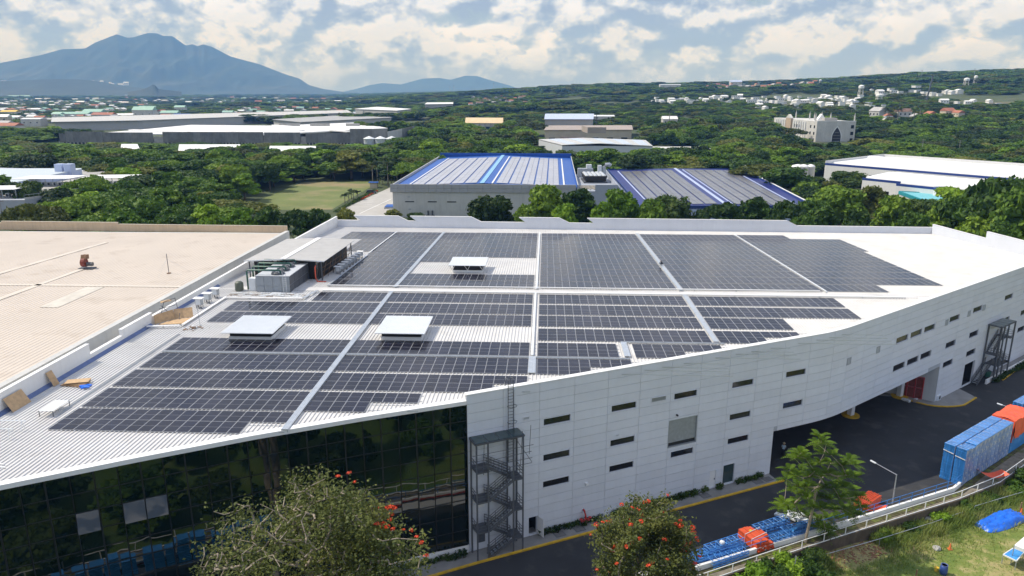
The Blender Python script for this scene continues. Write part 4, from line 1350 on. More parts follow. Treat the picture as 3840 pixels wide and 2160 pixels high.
ob('motor', MB().tube([(c[0] + .5, c[1], 18.95), (c[0] + 1.4, c[1], 18.95)], .32, 10), M['steel'], fb)
ob('base', MB().box(c[0] + .4, c[1], 18.2, 2.4, 1.3, .14), M['steel'], fb)
mb = MB().tube([(-54.1, 113.3, 18.2), (-54.15, 113.3, 21.35)], .05, 6)
mst = thing('antenna_mast', 'thin guyed antenna mast on the tan roof', 'mast', (-54.1, 113.3, 18.2))
ob('pole', mb, M['steel'], mst)
mb = MB()
for a in (0.4, 2.5, 4.6): mb.tube([(-54.15, 113.3, 20.55), (-54.1 + 3 * math.cos(a), 113.3 + 3 * math.sin(a), 18.2)], .012, 3)
ob('guy_wire', mb, M['galv'], mst)
ob('foot', MB().box(-54.1, 113.3, 18.19, .5, .5, .1), M['wood'], mst)
# ------------------------------------------------------------------ road, sidewalk, kerbs
RW_DIR = U1
def slabpoly(nm, pts, z0, z1, m):
 return tag(ob(nm, MB().prism([(p[0], p[1]) for p in pts], z0, z1), m), kind='structure')
RAIL_IMG = [(2880, 1440 + 1210 / 2.0125), (2880 + 450 / 2.0125, 1440 + 1075 / 2.0125), (2880 + 740 / 2.0125, 1440 + 985 / 2.0125), (2880 + 1400 / 2.0125, 1440 + 780 / 2.0125), (2880 + 1560 / 2.0125, 1440 + 650 / 2.0125), (2880 + 1932 / 2.0125, 1440 + 390 / 2.0125)]
RAIL = [S(x, y, GZ + .45).xy for x, y in RAIL_IMG]
dl = (RAIL[1] - RAIL[0]).normalized()
RAIL = [RAIL[0] - dl * 95, RAIL[0] - dl * 60] + RAIL
dr = (RAIL[-1] - RAIL[-2]).normalized()
RAIL = RAIL + [RAIL[-1] + dr * 45]
def offset_line(pts, dd):
 o = []
 for i, p in enumerate(pts):
  a = pts[max(i - 1, 0)]
  b = pts[min(i + 1, len(pts) - 1)]
  d_ = (b - a).normalized()
  o.append(p + Vector((d_.y, -d_.x)) * dd)
 return o
# road sheet from the wall foot to the railing (it also runs under the passage)
road = [W1(-60, 4, 0).xy - Vector((6, 14)), *[p for p in RAIL], W2(L2 + 40, 4, 0).xy, W2(L2, -2, 0).xy, W2(30.2, -18, 0).xy, W2(0, -36, 0).xy, W1(25, -12, 0).xy, W1(0, -1, 0).xy, FAC[3], FAC[1] + Vector((-8, -6))]
slabpoly('road', road, -0.5, GZ, M['asphalt'])
# sidewalk along the front wall and glass front
KD = 1.85
sw = [W1(39.2, KD, 0).xy, W1(39.4, 0, 0).xy, W1(39.4, -6, 0).xy, W1(0, -.3, 0).xy] + [p for p in FAC[::-1][1:]] + [fac_pt(0)[0] + fac_pt(0)[1] * 2.6] + [FAC[i] + fac_pt(sum(seg[:i]) + .01)[1] * 2.6 for i in range(1, 6)] + [W1(0.6, KD, 0).xy]
slabpoly('sidewalk', sw, GZ - .1, GZ + .12, M['pave'])
kb = [W1(40.0, KD, 0).xy, W1(0.6, KD, 0).xy] + [FAC[i] + fac_pt(sum(seg[:i]) + .01)[1] * 2.6 for i in range(5, 0, -1)]
mb = MB()
for i in range(len(kb) - 1):
 d_ = (kb[i + 1] - kb[i]).normalized()
 L = (kb[i + 1] - kb[i]).length
 k = max(1, int(L / 1.5))
 for j in range(k):
  a, b = kb[i] + d_ * (L * j / k + .01), kb[i] + d_ * (L * (j + 1) / k - .01)
  mb.wallrect(a, b, GZ - .05, GZ + .15, -.02, .24, (-d_.y, d_.x))
tag(ob('kerb', mb, M['yellow']), kind='structure')
# kerb and pavement round the right hand block
k2 = [S(3360 + x / 4.025, 1400 + y / 4.025, GZ + .12).xy for x, y in [(50, 350), (300, 425), (480, 470), (620, 488), (760, 493), (870, 490), (960, 480), (1020, 468), (1110, 415), (1200, 358)]]
slabpoly('sidewalk', k2 + [S(3360 + 1130 / 4.025, 1400 + 330 / 4.025, GZ).xy, S(3360 + 980 / 4.025, 1400 + 200 / 4.025, GZ).xy - U2 * .2 - N2 * 2, W2(31, -3, 0).xy, W2(24, -9, 0).xy], GZ - .1, GZ + .1, M['pave'])
mb = MB()
for a, b in zip(k2, k2[1:]):
 d_ = (b - a).normalized()
 mb.wallrect(a, b, GZ - .05, GZ + .15, -.02, .22, (d_.y, -d_.x))
tag(ob('kerb', mb, M['yellow']), kind='structure')
k3 = [S(3600 + x / 5.367, 1150 + y / 5.367, GZ).xy for x, y in [(880, 1449), (1288, 1150)]]
d3 = (k3[1] - k3[0]).normalized()
k3 = [k3[0] - d3 * 1.0, k3[1] + d3 * 25]
slabpoly('sidewalk', [k3[0], k3[1], k3[1] + Vector((-d3.y, d3.x)) * 2.6, k3[0] + Vector((-d3.y, d3.x)) * 2.6], GZ - .1, GZ + .1, M['pave'])
tag(ob('kerb', MB().wallrect(k3[0], k3[1], GZ - .05, GZ + .14, -.02, .22, (d3.y, -d3.x)), M['yellow']), kind='structure')
lw = MB().wallrect(W2(44.3, 1.5, 0).xy, W2(L2, 1.5, 0).xy, GZ, GZ + .75, 0, .25, (N2.x, N2.y))
tag(ob('planter_wall', lw, M['white']), 'low white planter wall behind the right fire stair', 'wall')
# drain covers on the sidewalk
for i, s in enumerate((9.9, 12.3, 14.9, 17.4, 23.6, 29.0, 36.8, 38.3)):
 t = thing('drain_cover', ('drain cover nearest the open door', 'second drain cover from the open door', 'drain cover by the red hydrant pipes', 'drain cover with double frame behind the flame tree', 'drain cover halfway along the sidewalk', 'drain cover short of the white door', 'drain cover near the passage, first of two', 'drain cover at the very mouth of the passage')[i], 'drain cover', W1(s, 1.0, GZ + .12), math.atan2(U1.y, U1.x), 'drain covers in the sidewalk')
 fr = MB()
 for a in (-.55, .55): fr.box(a, 0, .002, .08, .9, .02)
 for b in (-.42, .42): fr.box(0, b, .003, 1.02, .08, .02)
 fr.box(0, 0, .003, .06, .76, .02)
 ob('frame', fr, M['steel'], t, local=True)
 ob('grating', MB().box(0, 0, .001, 1.0, .76, .012), mat('cover_conc', (.16, .155, .15), .9) if i == 0 else bpy.data.materials['cover_conc'], t, local=True)
# shrubs along the wall foot: individual little shrubs
def shrub_mesh(seed, nleaf=60, r=.35, h=.55, m='leafdark'):
 rg = np.random.default_rng(seed)
 mb = MB()
 for _ in range(nleaf):
  a, rr_, z = rg.uniform(0, 6.28), r * math.sqrt(rg.uniform(0, 1)), h * rg.uniform(.1, 1)
  c = Vector((rr_ * math.cos(a), rr_ * math.sin(a), z))
  u = Vector(rg.normal(size=3)).normalized()
  v = u.cross(Vector(rg.normal(size=3))).normalized()
  s_ = rg.uniform(.06, .13)
  mb.poly([c - u * s_ - v * s_ * .5, c + u * s_ - v * s_ * .5, c + u * s_ + v * s_ * .5, c - u * s_ + v * s_ * .5])
 for _ in range(4):
  a = rg.uniform(0, 6.28)
  mb.tube([(0, 0, 0), (r * .5 * math.cos(a), r * .5 * math.sin(a), h * .8)], .015, 3)
 return mb.mesh('shrub', M[m])
SH = [shrub_mesh(i) for i in range(4)]
rng = random.Random(11)
def put_shrub(p, lb, grp, s=1.0):
 o = link('shrub', rng.choice(SH))
 o.location = p
 o.rotation_euler = (0, 0, rng.uniform(0, 6.28))
 o.scale = (s * rng.uniform(.8, 1.25),) * 3
 tag(o, lb, 'shrub', grp)
for s0, s1, lb in ((8.1, 15.6, 'small dark shrub at the wall foot between open door and hydrant'), (17.0, 28.6, 'small dark shrub at the wall foot behind the flame tree'), (29.2, 29.9, 'small dark shrub just left of the white door'), (31.4, 31.9, 'small dark shrub between the white door and glass door'), (34.2, 38.2, 'small dark shrub at the wall foot right of the glass door')):
 s = s0
 while s <= s1:
  put_shrub(W1(s, rng.uniform(.18, .5), GZ + .1), lb, 'shrubs along the white wall')
  s += .42
s = 8.0
while s < FL - .5:
 p, nn = fac_pt(s)
 p = p + nn * rng.uniform(.25, .6)
 if proj((p.x, p.y, GZ))[1] < 2200: put_shrub((p.x, p.y, GZ + .1), 'small dark shrub in the strip below the glass front', 'shrubs below the glass front')
 s += .5
s = 46
while s < 64:
 put_shrub(W2(s, rng.uniform(2.0, 2.4), GZ + .1), 'small green shrub in the planter behind the right fire stair', 'shrubs by the right stair', 1.1)
 s += .45
hy = thing('fire_hydrant', 'red fire department pipe connection standing at the wall foot', 'hydrant', W1(13.3, .55, GZ + .12), math.atan2(U1.y, U1.x))
ob('body', MB().tube([(0, 0, 0), (0, 0, 1.15), (0, .3, 1.5), (0, .55, 1.55)], .11, 8), M['red'], hy, local=True)
for dx in (-.3, .3):
 ob('outlet', MB().tube([(0, 0, .75), (dx, -.22, .72)], .085, 8), M['red'], hy, local=True)
ob('valve_wheel', MB().tube([(-.55, 0, .5), (.55, 0, .5)], .09, 8).lathe(.55, 0, [(.2, .75), (.2, .8)], 10).lathe(-.55, 0, [(.2, .75), (.2, .8)], 10), M['red'], hy, local=True)
# junk at the foot of the right stair and beside the passage
t = thing('waste_bin', 'green bin at the foot of the right fire stair', 'bin', (*S(3600 + 545 / 5.367, 1150 + 1400 / 5.367, GZ + .1).xy, GZ + .1))
ob('body', MB().hexa([(-.3, -.3, 0), (.3, -.3, 0), (.3, .3, 0), (-.3, .3, 0)], [(-.36, -.36, .95), (.36, -.36, .95), (.36, .36, .95), (-.36, .36, .95)]), mat('bin_green', (.05, .16, .11), .5), t, local=True)
ob('lid', MB().box(0, 0, .96, .78, .78, .06), M['steel'], t, local=True)
c = S(3360 + 225 / 4.025, 1400 + 415 / 4.025, GZ)
mb = MB()
for i in range(14): mb.mat(i % 2).box(c.x + random.gauss(0, .8), c.y + random.gauss(0, .35), GZ + .01, random.uniform(.3, .7), random.uniform(.2, .5), random.uniform(.1, .35), random.uniform(0, 3))
tag(ob('rubbish_heap', mb, [M['rubble'], M['hood']]), 'small grey rubbish heap by the yellow kerb in the passage', 'rubbish')
t = thing('outdoor_unit', 'pale air conditioner unit at the corner of the right wall', 'air conditioner', (*S(3360 + 628 / 4.025, 1400 + 400 / 4.025, GZ + .1).xy, GZ + .1), math.atan2(U2.y, U2.x))
ob('body', MB().box(0, 0, 0, 1.0, .4, .8), M['hood'], t, local=True)
ob('fan_grille', MB().tube([(.1, -.22, .4), (.1, -.2, .4)], .3, 12), M['steel'], t, local=True)
# ------------------------------------------------------------------ fire stairs
def beamp(mb, p, q, w, h=None): mb.beam(p, q, w, h)
def fire_stair(label, fr, s0, s1, dmax, ztop, flights, zg, glass, posts):
 """fr(s, d, z): frame of the wall it stands against; flights: list of (z0, z1, s_from, s_to, d)"""
 root = thing('fire_stair', label, 'fire stair', fr((s0 + s1) / 2, dmax / 2, zg))
 for (s, d_) in posts:
  ob('post', MB().beam(fr(s, d_, zg), fr(s, d_, ztop), .17), M['steel'], root)
 mb = MB()
 for a, b in (((s0, .12), (s1, .12)), ((s1, .12), (s1, dmax)), ((s1, dmax), (s0, dmax)), ((s0, dmax), (s0, .12)), ((s0, dmax / 2), (s1, dmax / 2))):
  mb.beam(fr(*a, ztop), fr(*b, ztop), .14)
 k = 4
 for i in range(1, k): mb.beam(fr(s0 + (s1 - s0) * i / k, .12, ztop + .02), fr(s0 + (s1 - s0) * i / k, dmax, ztop + .02), .12)
 fm = ob('roof_frame', mb, M['steel'], root)
 for i in range(k):
  a, b = s0 + (s1 - s0) * i / k + .05, s0 + (s1 - s0) * (i + 1) / k - .05
  mb = MB().hexa([fr(a, .15, ztop + .1), fr(b, .15, ztop + .1), fr(b, dmax, ztop + .1), fr(a, dmax, ztop + .1)], [fr(a, .15, ztop + .13), fr(b, .15, ztop + .13), fr(b, dmax, ztop + .13), fr(a, dmax, ztop + .13)])
  ob('roof_pane', mb, glass, fm)
 lw_ = 1.25
 for (z0, z1, a, b, d0, d1) in flights:
  fl = MB()
  for dd in (d0, d1): fl.beam(fr(a, dd, z0 - .05), fr(b, dd, z1 - .05), .07, .28)
  st = ob('flight', fl, M['steel'], root)
  n_ = max(4, int((z1 - z0) / .19))
  for i in range(1, n_):
   t_ = i / n_
   s_ = a + (b - a) * t_
   mb = MB()
   w_ = abs(b - a) / n_ * .85
   mb.hexa([fr(s_ - w_ / 2, d0 + .05, z0 + (z1 - z0) * t_), fr(s_ + w_ / 2, d0 + .05, z0 + (z1 - z0) * t_), fr(s_ + w_ / 2, d1 - .05, z0 + (z1 - z0) * t_), fr(s_ - w_ / 2, d1 - .05, z0 + (z1 - z0) * t_)],
     [fr(s_ - w_ / 2, d0 + .05, z0 + (z1 - z0) * t_ + .035), fr(s_ + w_ / 2, d0 + .05, z0 + (z1 - z0) * t_ + .035), fr(s_ + w_ / 2, d1 - .05, z0 + (z1 - z0) * t_ + .035), fr(s_ - w_ / 2, d1 - .05, z0 + (z1 - z0) * t_ + .035)])
   ob('tread', mb, M['galv'], st)
  rl = MB()
  for dd in (d0, d1):
   for hh in (.4, .7, 1.0): rl.beam(fr(a, dd, z0 + hh), fr(b, dd, z1 + hh), .045)
   for t_ in (0.02, .35, .68, .98): rl.beam(fr(a + (b - a) * t_, dd, z0 + (z1 - z0) * t_), fr(a + (b - a) * t_, dd, z0 + (z1 - z0) * t_ + 1.0), .05)
  ob('handrail', rl, M['steel'], root)
 # landings at each end of the flights
 done = set()
 for (z0, z1, a, b, d0, d1) in flights:
  for (z, s_, o_) in ((z0, a, b), (z1, b, a)):
   key = (round(z, 1), round(s_, 1))
   if key in done or z < zg + .4: continue
   done.add(key)
   e = s0 + .1 if s_ < o_ else s1 - .1
   lo, hi = min(s_, e), max(s_, e)
   mb = MB().hexa([fr(lo, .1, z - .16), fr(hi, .1, z - .16), fr(hi, dmax, z - .16), fr(lo, dmax, z - .16)], [fr(lo, .1, z), fr(hi, .1, z), fr(hi, dmax, z), fr(lo, dmax, z)])
   ob('landing', mb, M['steel'], root)
   rl = MB()
   for hh in (.35, .68, 1.0):
    rl.beam(fr(e, .15, z + hh), fr(e, dmax, z + hh), .045)
    rl.beam(fr(lo, dmax, z + hh), fr(hi, dmax, z + hh), .045)
   for dd in (.2, dmax / 2, dmax): rl.beam(fr(e, dd, z), fr(e, dd, z + 1.0), .05)
   ob('landing_rail', rl, M['steel'], root)
 return root
zs_ = [GZ + .12, 2.55, 5.35, 7.6, 9.3, 11.0]
fls = []
up = True
levels = [(GZ + .12, 1.95), (1.95, 3.55), (3.55, 5.2), (5.2, 6.9), (6.9, 8.6), (8.6, 10.2)]
for i, (z0, z1) in enumerate(levels):
 a, b = (1.6, 4.2) if i % 2 == 0 else (4.2, 1.6)
 d0, d1 = (1.05, 1.75) if i % 2 == 0 else (.2, .9)
 fls.append((z0, z1, a, b, d0, d1))
s1_ = fire_stair('tall dark steel fire stair with glass canopy where glass front meets white wall', W1, .2, 5.35, 1.8, 13.2, fls, GZ + .12, M['canopyglass'], [(.3, .2), (.3, 1.75), (1.5, 1.75), (4.2, 1.75), (5.25, 1.75), (5.25, .2), (4.2, .2)])
# bamboo like scaffold tubes still tied to its top
sct = thing('scaffold_tubes', 'loose scaffold tubes tied round the top of the left fire stair', 'scaffold', W1(3, 2, 11))
for (a, b) in (((-.2, 2.0, 12.2), (6.2, 2.1, 12.2)), ((-.1, 2.05, 10.9), (6.1, 2.1, 10.8)), ((1.4, 2.0, 11.4), (6.1, 1.9, 11.4)), ((4.8, 2.1, 10.1), (5.0, 2.1, 13.9)), ((5.8, 2.0, 11.2), (5.95, 2.0, 14.3)), ((.9, 2.0, 10.0), (1.0, 2.0, 13.2)), ((1.0, 1.9, 10.2), (6.1, 2.0, 10.2)), ((5.0, .6, 12.3), (6.0, 2.2, 10.4)), ((-.6, 2.0, 11.6), (1.2, 2.1, 11.6))):
 ob('tube', MB().tube([W1(*a), W1(*b)], .03, 5), M['steel'], sct)
lad = thing('wall_ladder', 'dark steel caged ladder climbing over the parapet above the left stair', 'ladder', W1(4.55, .2, 14))
for s in (4.28, 4.84):
 ob('rail', MB().tube([W1(s, .28, 9.8), W1(s, .28, 18.6), W1(s, .1, 18.75), W1(s, -.5, 18.6), W1(s, -.5, ZT)], .04, 6), M['steel'], lad)
z = 10.0
while z < 18.4:
 ob('rung', MB().tube([W1(4.28, .28, z), W1(4.84, .28, z)], .025, 5), M['steel'], lad)
 z += .33
for z in (14.3, 16.0, 12.6):
 ob('hoop', MB().tube([W1(4.28, .28, z), W1(4.05, .6, z), W1(4.3, .95, z), W1(4.85, .95, z), W1(5.1, .6, z), W1(4.84, .28, z)], .03, 5), M['steel'], lad)
dp = MB().tube([W1(5.05, .1, 9.5), W1(5.05, .1, ZT - .2)], .06, 6)
ob('downpipe', dp, M['clad'], bld)
mb = MB()
mb.beam(W1(1.1, .035, 6.35), W1(1.75, .035, 6.35), .03, 2.1)
ob('white_door', mb, M['white'], bld)
mb = MB()
mb.beam(W1(1.05, .06, 1.75), W1(1.75, .06, 1.75), .08, .9)
ob('notice_box', mb, M['steel'], bld)
fl2 = []
lv = [(GZ, 2.35), (2.35, 4.5), (4.5, 6.9)]
a0 = 43.6
fl2 = [(GZ + .1, 3.3, 42.6, 47.2, .15, 1.0), (3.3, 5.0, 50.2, 47.4, 1.1, 1.9), (5.0, 7.3, 46.6, 50.0, .15, 1.0)]
fire_stair('dark steel fire stair standing against the right hand wall', W2, 45.7, 51.2, 2.1, 9.75, [(GZ + .1, 3.0, 42.4, 46.9, .15, 1.0), (3.0, 5.0, 50.0, 46.9, 1.15, 1.95), (5.0, 7.2, 46.9, 50.0, .15, 1.0)], GZ + .1, M['canopyglass'], [(45.8, .2), (45.8, 2.05), (48.6, 2.05), (51.1, 2.05), (51.1, .2), (47.0, 2.05)])
# ------------------------------------------------------------------ railing on low white wall
wallm = MB()
for a, b in zip(RAIL, RAIL[1:]):
 d_ = (b - a).normalized()
 wallm.wallrect(a - d_ * .02, b + d_ * .02, GZ - .5, GZ + .45, -.14, .14, (d_.y, -d_.x))
bw = thing('low_wall', 'low white kerb wall carrying the blue pipe railing along the road', 'wall', (*RAIL[3], GZ))
ob('wall', wallm, M['white'], bw)
rs_ = MB().wallrect(RAIL[2] - dl * 70, RAIL[2] - dl * 12, GZ + .05, GZ + .22, -.17, -.141, (dl.y, -dl.x))
ob('red_stripe', rs_, M['red'], bw)
gs_ = [RAIL[2] - dl * 80 + Vector((-dl.y, dl.x)) * .5, RAIL[2] - dl * 12 + Vector((-dl.y, dl.x)) * .5, RAIL[2] - dl * 12 + Vector((-dl.y, dl.x)) * 1.9, RAIL[2] - dl * 80 + Vector((-dl.y, dl.x)) * 1.9]
slabpoly('gutter', gs_, GZ - .1, GZ + .006, M['greywall'])
rail = thing('blue_railing', 'blue pipe railing standing on the low white wall', 'railing', (*RAIL[3], GZ + .45))
mb = MB()
for a, b in zip(RAIL, RAIL[1:]):
 for h in (.5, 1.0): mb.tube([(a.x, a.y, GZ + .45 + h), (b.x, b.y, GZ + .45 + h)], .032, 5)
ob('rail', mb, M['blue'], rail)
acc = 0
for a, b in zip(RAIL, RAIL[1:]):
 L = (b - a).length
 d_ = (b - a).normalized()
 s = acc
 while s < L:
  p = a + d_ * s
  ob('post', MB().tube([(p.x, p.y, GZ + .45), (p.x, p.y, GZ + 1.46)], .035, 5), M['blue'], rail)
  s += 2.0
 acc = s - L
# planted strip and white pipe fence on the retaining wall
FEN_IMG = [(0, 1330), (280, 1235), (640, 1120), (800, 1070), (1130, 965), (1440, 868), (1750, 742), (1932, 612)]
FEN = [S(2880 + x / 2.0125, 1440 + y / 2.0125, GZ - .1).xy for x, y in FEN_IMG]
df = (FEN[1] - FEN[0]).normalized()
FEN = [FEN[0] - df * 90, FEN[0] - df * 20] + FEN
df = (FEN[-1] - FEN[-2]).normalized()
FEN = FEN + [FEN[-1] + df * 45]
strip = [p for p in offset_line(RAIL, -.1)] + [p for p in FEN[::-1]]
gravel = mat('gravel_strip', (0.20, 0.175, 0.135), 0.95, var=.3, scale=1.5, bump=.5, bscale=6, second=(0.10, 0.11, 0.035), sfac=(.8, .52, .66))
slabpoly('gravel_path', strip, -1.4, GZ - .12, gravel)
mesh_strip = offset_line(RAIL, 0.2)
mesh_strip2 = offset_line(RAIL, 0.95)
mossy = mat('mossy_net', (0.085, 0.075, 0.03), 0.95, var=.45, scale=3.0, bump=.8, bscale=9, second=(0.13, 0.15, 0.03), sfac=(1.3, .5, .6))
mb = MB()
for i in range(len(RAIL) - 1):
 a, b, c, d_ = mesh_strip[i], mesh_strip[i + 1], mesh_strip2[i + 1], mesh_strip2[i]
 mb.hexa([(p.x, p.y, GZ - .12) for p in (d_, c, b, a)], [(p.x, p.y, GZ - .06) for p in (d_, c, b, a)])
tag(ob('planted_strip', mb, mossy), kind='structure')
fence = thing('white_pipe_fence', 'white pipe fence on the retaining wall beside the grass', 'fence', (*FEN[4], GZ))
mb = MB()
for a, b in zip(FEN, FEN[1:]):
 for h, r_ in ((.06, .05), (1.0, .045)): mb.tube([(a.x, a.y, GZ - .12 + h), (b.x, b.y, GZ - .12 + h)], r_, 6)
ob('rail', mb, M['white'], fence)
mb = MB()
acc = 0
for a, b in zip(FEN, FEN[1:]):
 L = (b - a).length
 d_ = (b - a).normalized()
 s = acc
 while s < L:
  p = a + d_ * s
  ob('post', MB().tube([(p.x, p.y, GZ - .3), (p.x, p.y, GZ + .9)], .055, 6), M['white'], fence)
  s += 3.05
 acc = s - L
mb = MB()
for a, b in zip(FEN, FEN[1:]):
 d_ = (b - a).normalized()
 mb.wallrect(a, b, -2.0, GZ - .11, -.12, .16, (d_.y, -d_.x))
tag(ob('retaining_wall', mb, mat('old_retaining_wall', (0.11, 0.085, 0.06), .95, var=.35, scale=.7, bump=.5, streak=.4)), 'dark stained retaining wall below the white pipe fence', 'wall')
# ------------------------------------------------------------------ grass field in front
FZ = -1.05
fpoly = [p + Vector((df.y, -df.x)) * 0 for p in FEN] + [Vector((140, 90)), Vector((140, -60)), Vector((-140, -60)), Vector((-140, 0))]
xs, ys = np.arange(-140, 141, 3.0), np.arange(-60, 120, 3.0)
mb = MB()
idx = {}
def field_z(x, y): return FZ + .18 * math.sin(x * .23 + 1) * math.sin(y * .19) + .08 * math.sin(x * .9) * math.cos(y * .7)
for i, x in enumerate(xs):
 for j, y in enumerate(ys):
  if inside((x, y), fpoly) or any(inside((x + a, y + b), fpoly) for a in (-3, 0, 3) for b in (-3, 0, 3)):
   idx[i, j] = len(mb.v)
   mb.v.append((x, y, field_z(x, y)))
for i in range(len(xs) - 1):
 for j in range(len(ys) - 1):
  q = [(i, j), (i + 1, j), (i + 1, j + 1), (i, j + 1)]
  if all(k in idx for k in q):
   mb.f.append(tuple(idx[k] for k in q))
   mb.m.append(0)
fm = bpy.data.materials.new('dry_grass_field')
fm.use_nodes = True
q = NT(fm.node_tree)
tt = q.n('ShaderNodeTexCoord').outputs['Object']
f1, f2, f3 = q.noise(tt, .11, 5, .65), q.noise(tt, .45, 5, .7, .6), q.noise(tt, 2.6, 4, .7)
sx_ = q.n('ShaderNodeSeparateXYZ')
q.l(tt, sx_.inputs[0])
lush = q.math('DIVIDE', q.math('SUBTRACT', 26.0, sx_.outputs[0]), 16.0, clamp=True)     # the slope left of the pallets is greener
mixv = q.math('SUBTRACT', q.math('ADD', q.math('MULTIPLY', f1, .55), q.math('ADD', q.math('MULTIPLY', f2, .3), q.math('MULTIPLY', f3, .15))), q.math('MULTIPLY', lush, .10))
colr = q.ramp(mixv, [(.38, (.085, .15, .02)), (.49, (.16, .20, .04)), (.55, (.34, .30, .125)), (.63, (.23, .16, .08)), (.70, (.40, .33, .19))])
bb = fm.node_tree.nodes['Principled BSDF']
q.l(colr, bb.inputs['Base Color'])
bb.inputs['Roughness'].default_value = .95
bn = q.n('ShaderNodeBump')
bn.inputs['Strength'].default_value = .7
bn.inputs['Distance'].default_value = .15
q.l(q.noise(tt, 4.5, 4), bn.inputs['Height'])
q.l(bn.outputs[0], bb.inputs['Normal'])
tag(ob('grass_field', mb, fm, smooth=True), kind='structure')
# ------------------------------------------------------------------ goods on the road edge
def truss(L=4.6, w=.9, h=.34, n_=6):
 t = thing('steel_truss', 'x', 'truss', (0, 0, 0), 0, 'blue lattice trusses lying along the railing')
 mb = MB()
 for y in (-w / 2, w / 2):
  for z in (.06, h): mb.tube([(-L / 2, y, z), (L / 2, y, z)], .045, 5)
 ob('chord', mb, M['blue'], t, local=True)
 mb = MB()
 for i in range(n_ + 1):
  x = -L / 2 + .1 + (L - .2) * i / n_
  mb.tube([(x, -w / 2, h), (x, w / 2, h)], .028, 4)
  for y in (-w / 2, w / 2): mb.tube([(x, y, .06), (x, y, h)], .026, 4)
 ob('rung', mb, M['lblue'], t, local=True)
 mb = MB()
 for i in range(n_):
  x0, x1 = -L / 2 + .1 + (L - .2) * i / n_, -L / 2 + .1 + (L - .2) * (i + 1) / n_
  s_ = 1 if i % 2 else -1
  mb.tube([(x0, -s_ * w / 2, h), (x1, s_ * w / 2, h)], .026, 4)
  for y in (-w / 2, w / 2): mb.tube([(x0, y, .06), (x1, y, h)], .022, 4)
 ob('brace', mb, M['blue'], t, local=True)
 return t
def eimg(x, y, z=GZ + .8): return S(2560 + x / 4.529, 1840 + y / 4.529, z)
tr0 = truss()
spots = []
for (p, q_, nst, lb) in (((700, 890), None, 3, 'blue truss in the stack left of the orange planks'), ((1500, 555), None, 3, 'blue truss in the stack right of the orange planks, road side'),
                         ((1770, 690), None, 2, 'blue truss by the railing right of the orange planks'), ((780, 1050), None, 2, 'blue truss by the railing left of the orange planks'), ((1990, 560), None, 2, 'blue truss under the green tree')):
 for k in range(nst):
  spots.append((eimg(*p, GZ + .9).xy, GZ + .01 + .37 * k, lb + (', lowest', ', second layer', ', topmost')[k]))
for p in ((480, 1010), (300, 1120)):
 for k in range(2): spots.append((eimg(*p, GZ + .6).xy, GZ + .01 + .37 * k, 'blue truss partly behind the flame tree' + (', lower' if k == 0 else ', upper') + (' and farther right' if p[0] > 400 else ' and farther left')))
for i, (p, z, lb) in enumerate(spots):
 o = tr0 if i == 0 else copy_tree(tr0)
 o.location = (p.x, p.y, z)
 o.rotation_euler = (0, 0, math.atan2(dl.y, dl.x) + rng.uniform(-.05, .05))
 o['label'] = lb
op = thing('orange_plank_pile', 'pile of orange planks tied with rope between the blue trusses', 'plank pile', (*eimg(1240, 760).xy, GZ), math.atan2(dl.y, dl.x))
for k in range(5):
 for j in range(7):
  ob('plank', MB().box((j - 3) * .31 + rng.uniform(-.03, .03), rng.uniform(-.12, .12), .02 + .2 * k, .29, 3.2 - .12 * k - (1.5 if j > 4 and k > 2 else 0), .18, rng.uniform(-.015, .015)), M['orangep'], op, local=True)
mb = MB()
for y in (-.7, .3): mb.tube([(-1.15, y, .05), (-1.15, y, 1.06), (1.15, y + .4, 1.06), (1.15, y + .4, .05)], .035, 5)
ob('rope', mb, M['hood'], op, local=True)
ob('yellow_scrap', MB().box(-.2, .6, 1.04, .3, .25, .06, .5), M['yellowp'], op, local=True)
c4 = lambda x, y, z: S(2880 + x / 2.0125, 1440 + y / 2.0125, z)
o2 = thing('orange_bar_bundle', 'bundle of orange bars lying beside the railing behind the green tree', 'bar bundle', (*c4(755, 880, GZ + .5).xy, GZ), math.atan2(dl.y, dl.x) + .25)
for k in range(5):
 for j in range(8): ob('bar', MB().tube([(-1.6 + rng.uniform(-.15, .15), (j - 3.5) * .2, .12 + .18 * k), (1.6 + rng.uniform(-.15, .15), (j - 3.5) * .2 + rng.uniform(-.05, .05), .12 + .18 * k)], .085, 5), M['orangep'], o2, local=True)
sheet('red_board', 'red and white boards lying by the railing below the orange bars', 'board', c4(760, 905, GZ + .02), c4(905, 915, GZ + .02), c4(870, 955, GZ + .02), c4(745, 960, GZ + .02), .06, M['orange'])
p = c4(245, 1000, GZ + .5)
mb = MB()
for i in range(24): mb.box(p.x + rng.gauss(0, .9), p.y + rng.gauss(0, .5), GZ + rng.uniform(0, .7), rng.uniform(.5, 1.1), rng.uniform(.4, .8), .2, rng.uniform(0, 3))
tag(ob('white_sack_pile', mb, M['hood']), 'heap of white sacks on the road behind the green tree', 'sacks')
p = eimg(670, 890, GZ + 1.15)
tag(ob('white_bag', MB().lathe(p.x, p.y, [(.05, GZ + 1.1), (.28, GZ + 1.18), (.24, GZ + 1.36), (.06, GZ + 1.45)], 7), M['hood']), 'small white bag lying on the left blue trusses', 'bag')
q_ = [eimg(*x, GZ + .85) for x in ((1830, 650), (1990, 530), (2030, 570), (1880, 690))]
sheet('blue_sheet', 'light blue folded sheet over the trusses by the trunk', 'sheet', *q_, .03, M['lblue'])
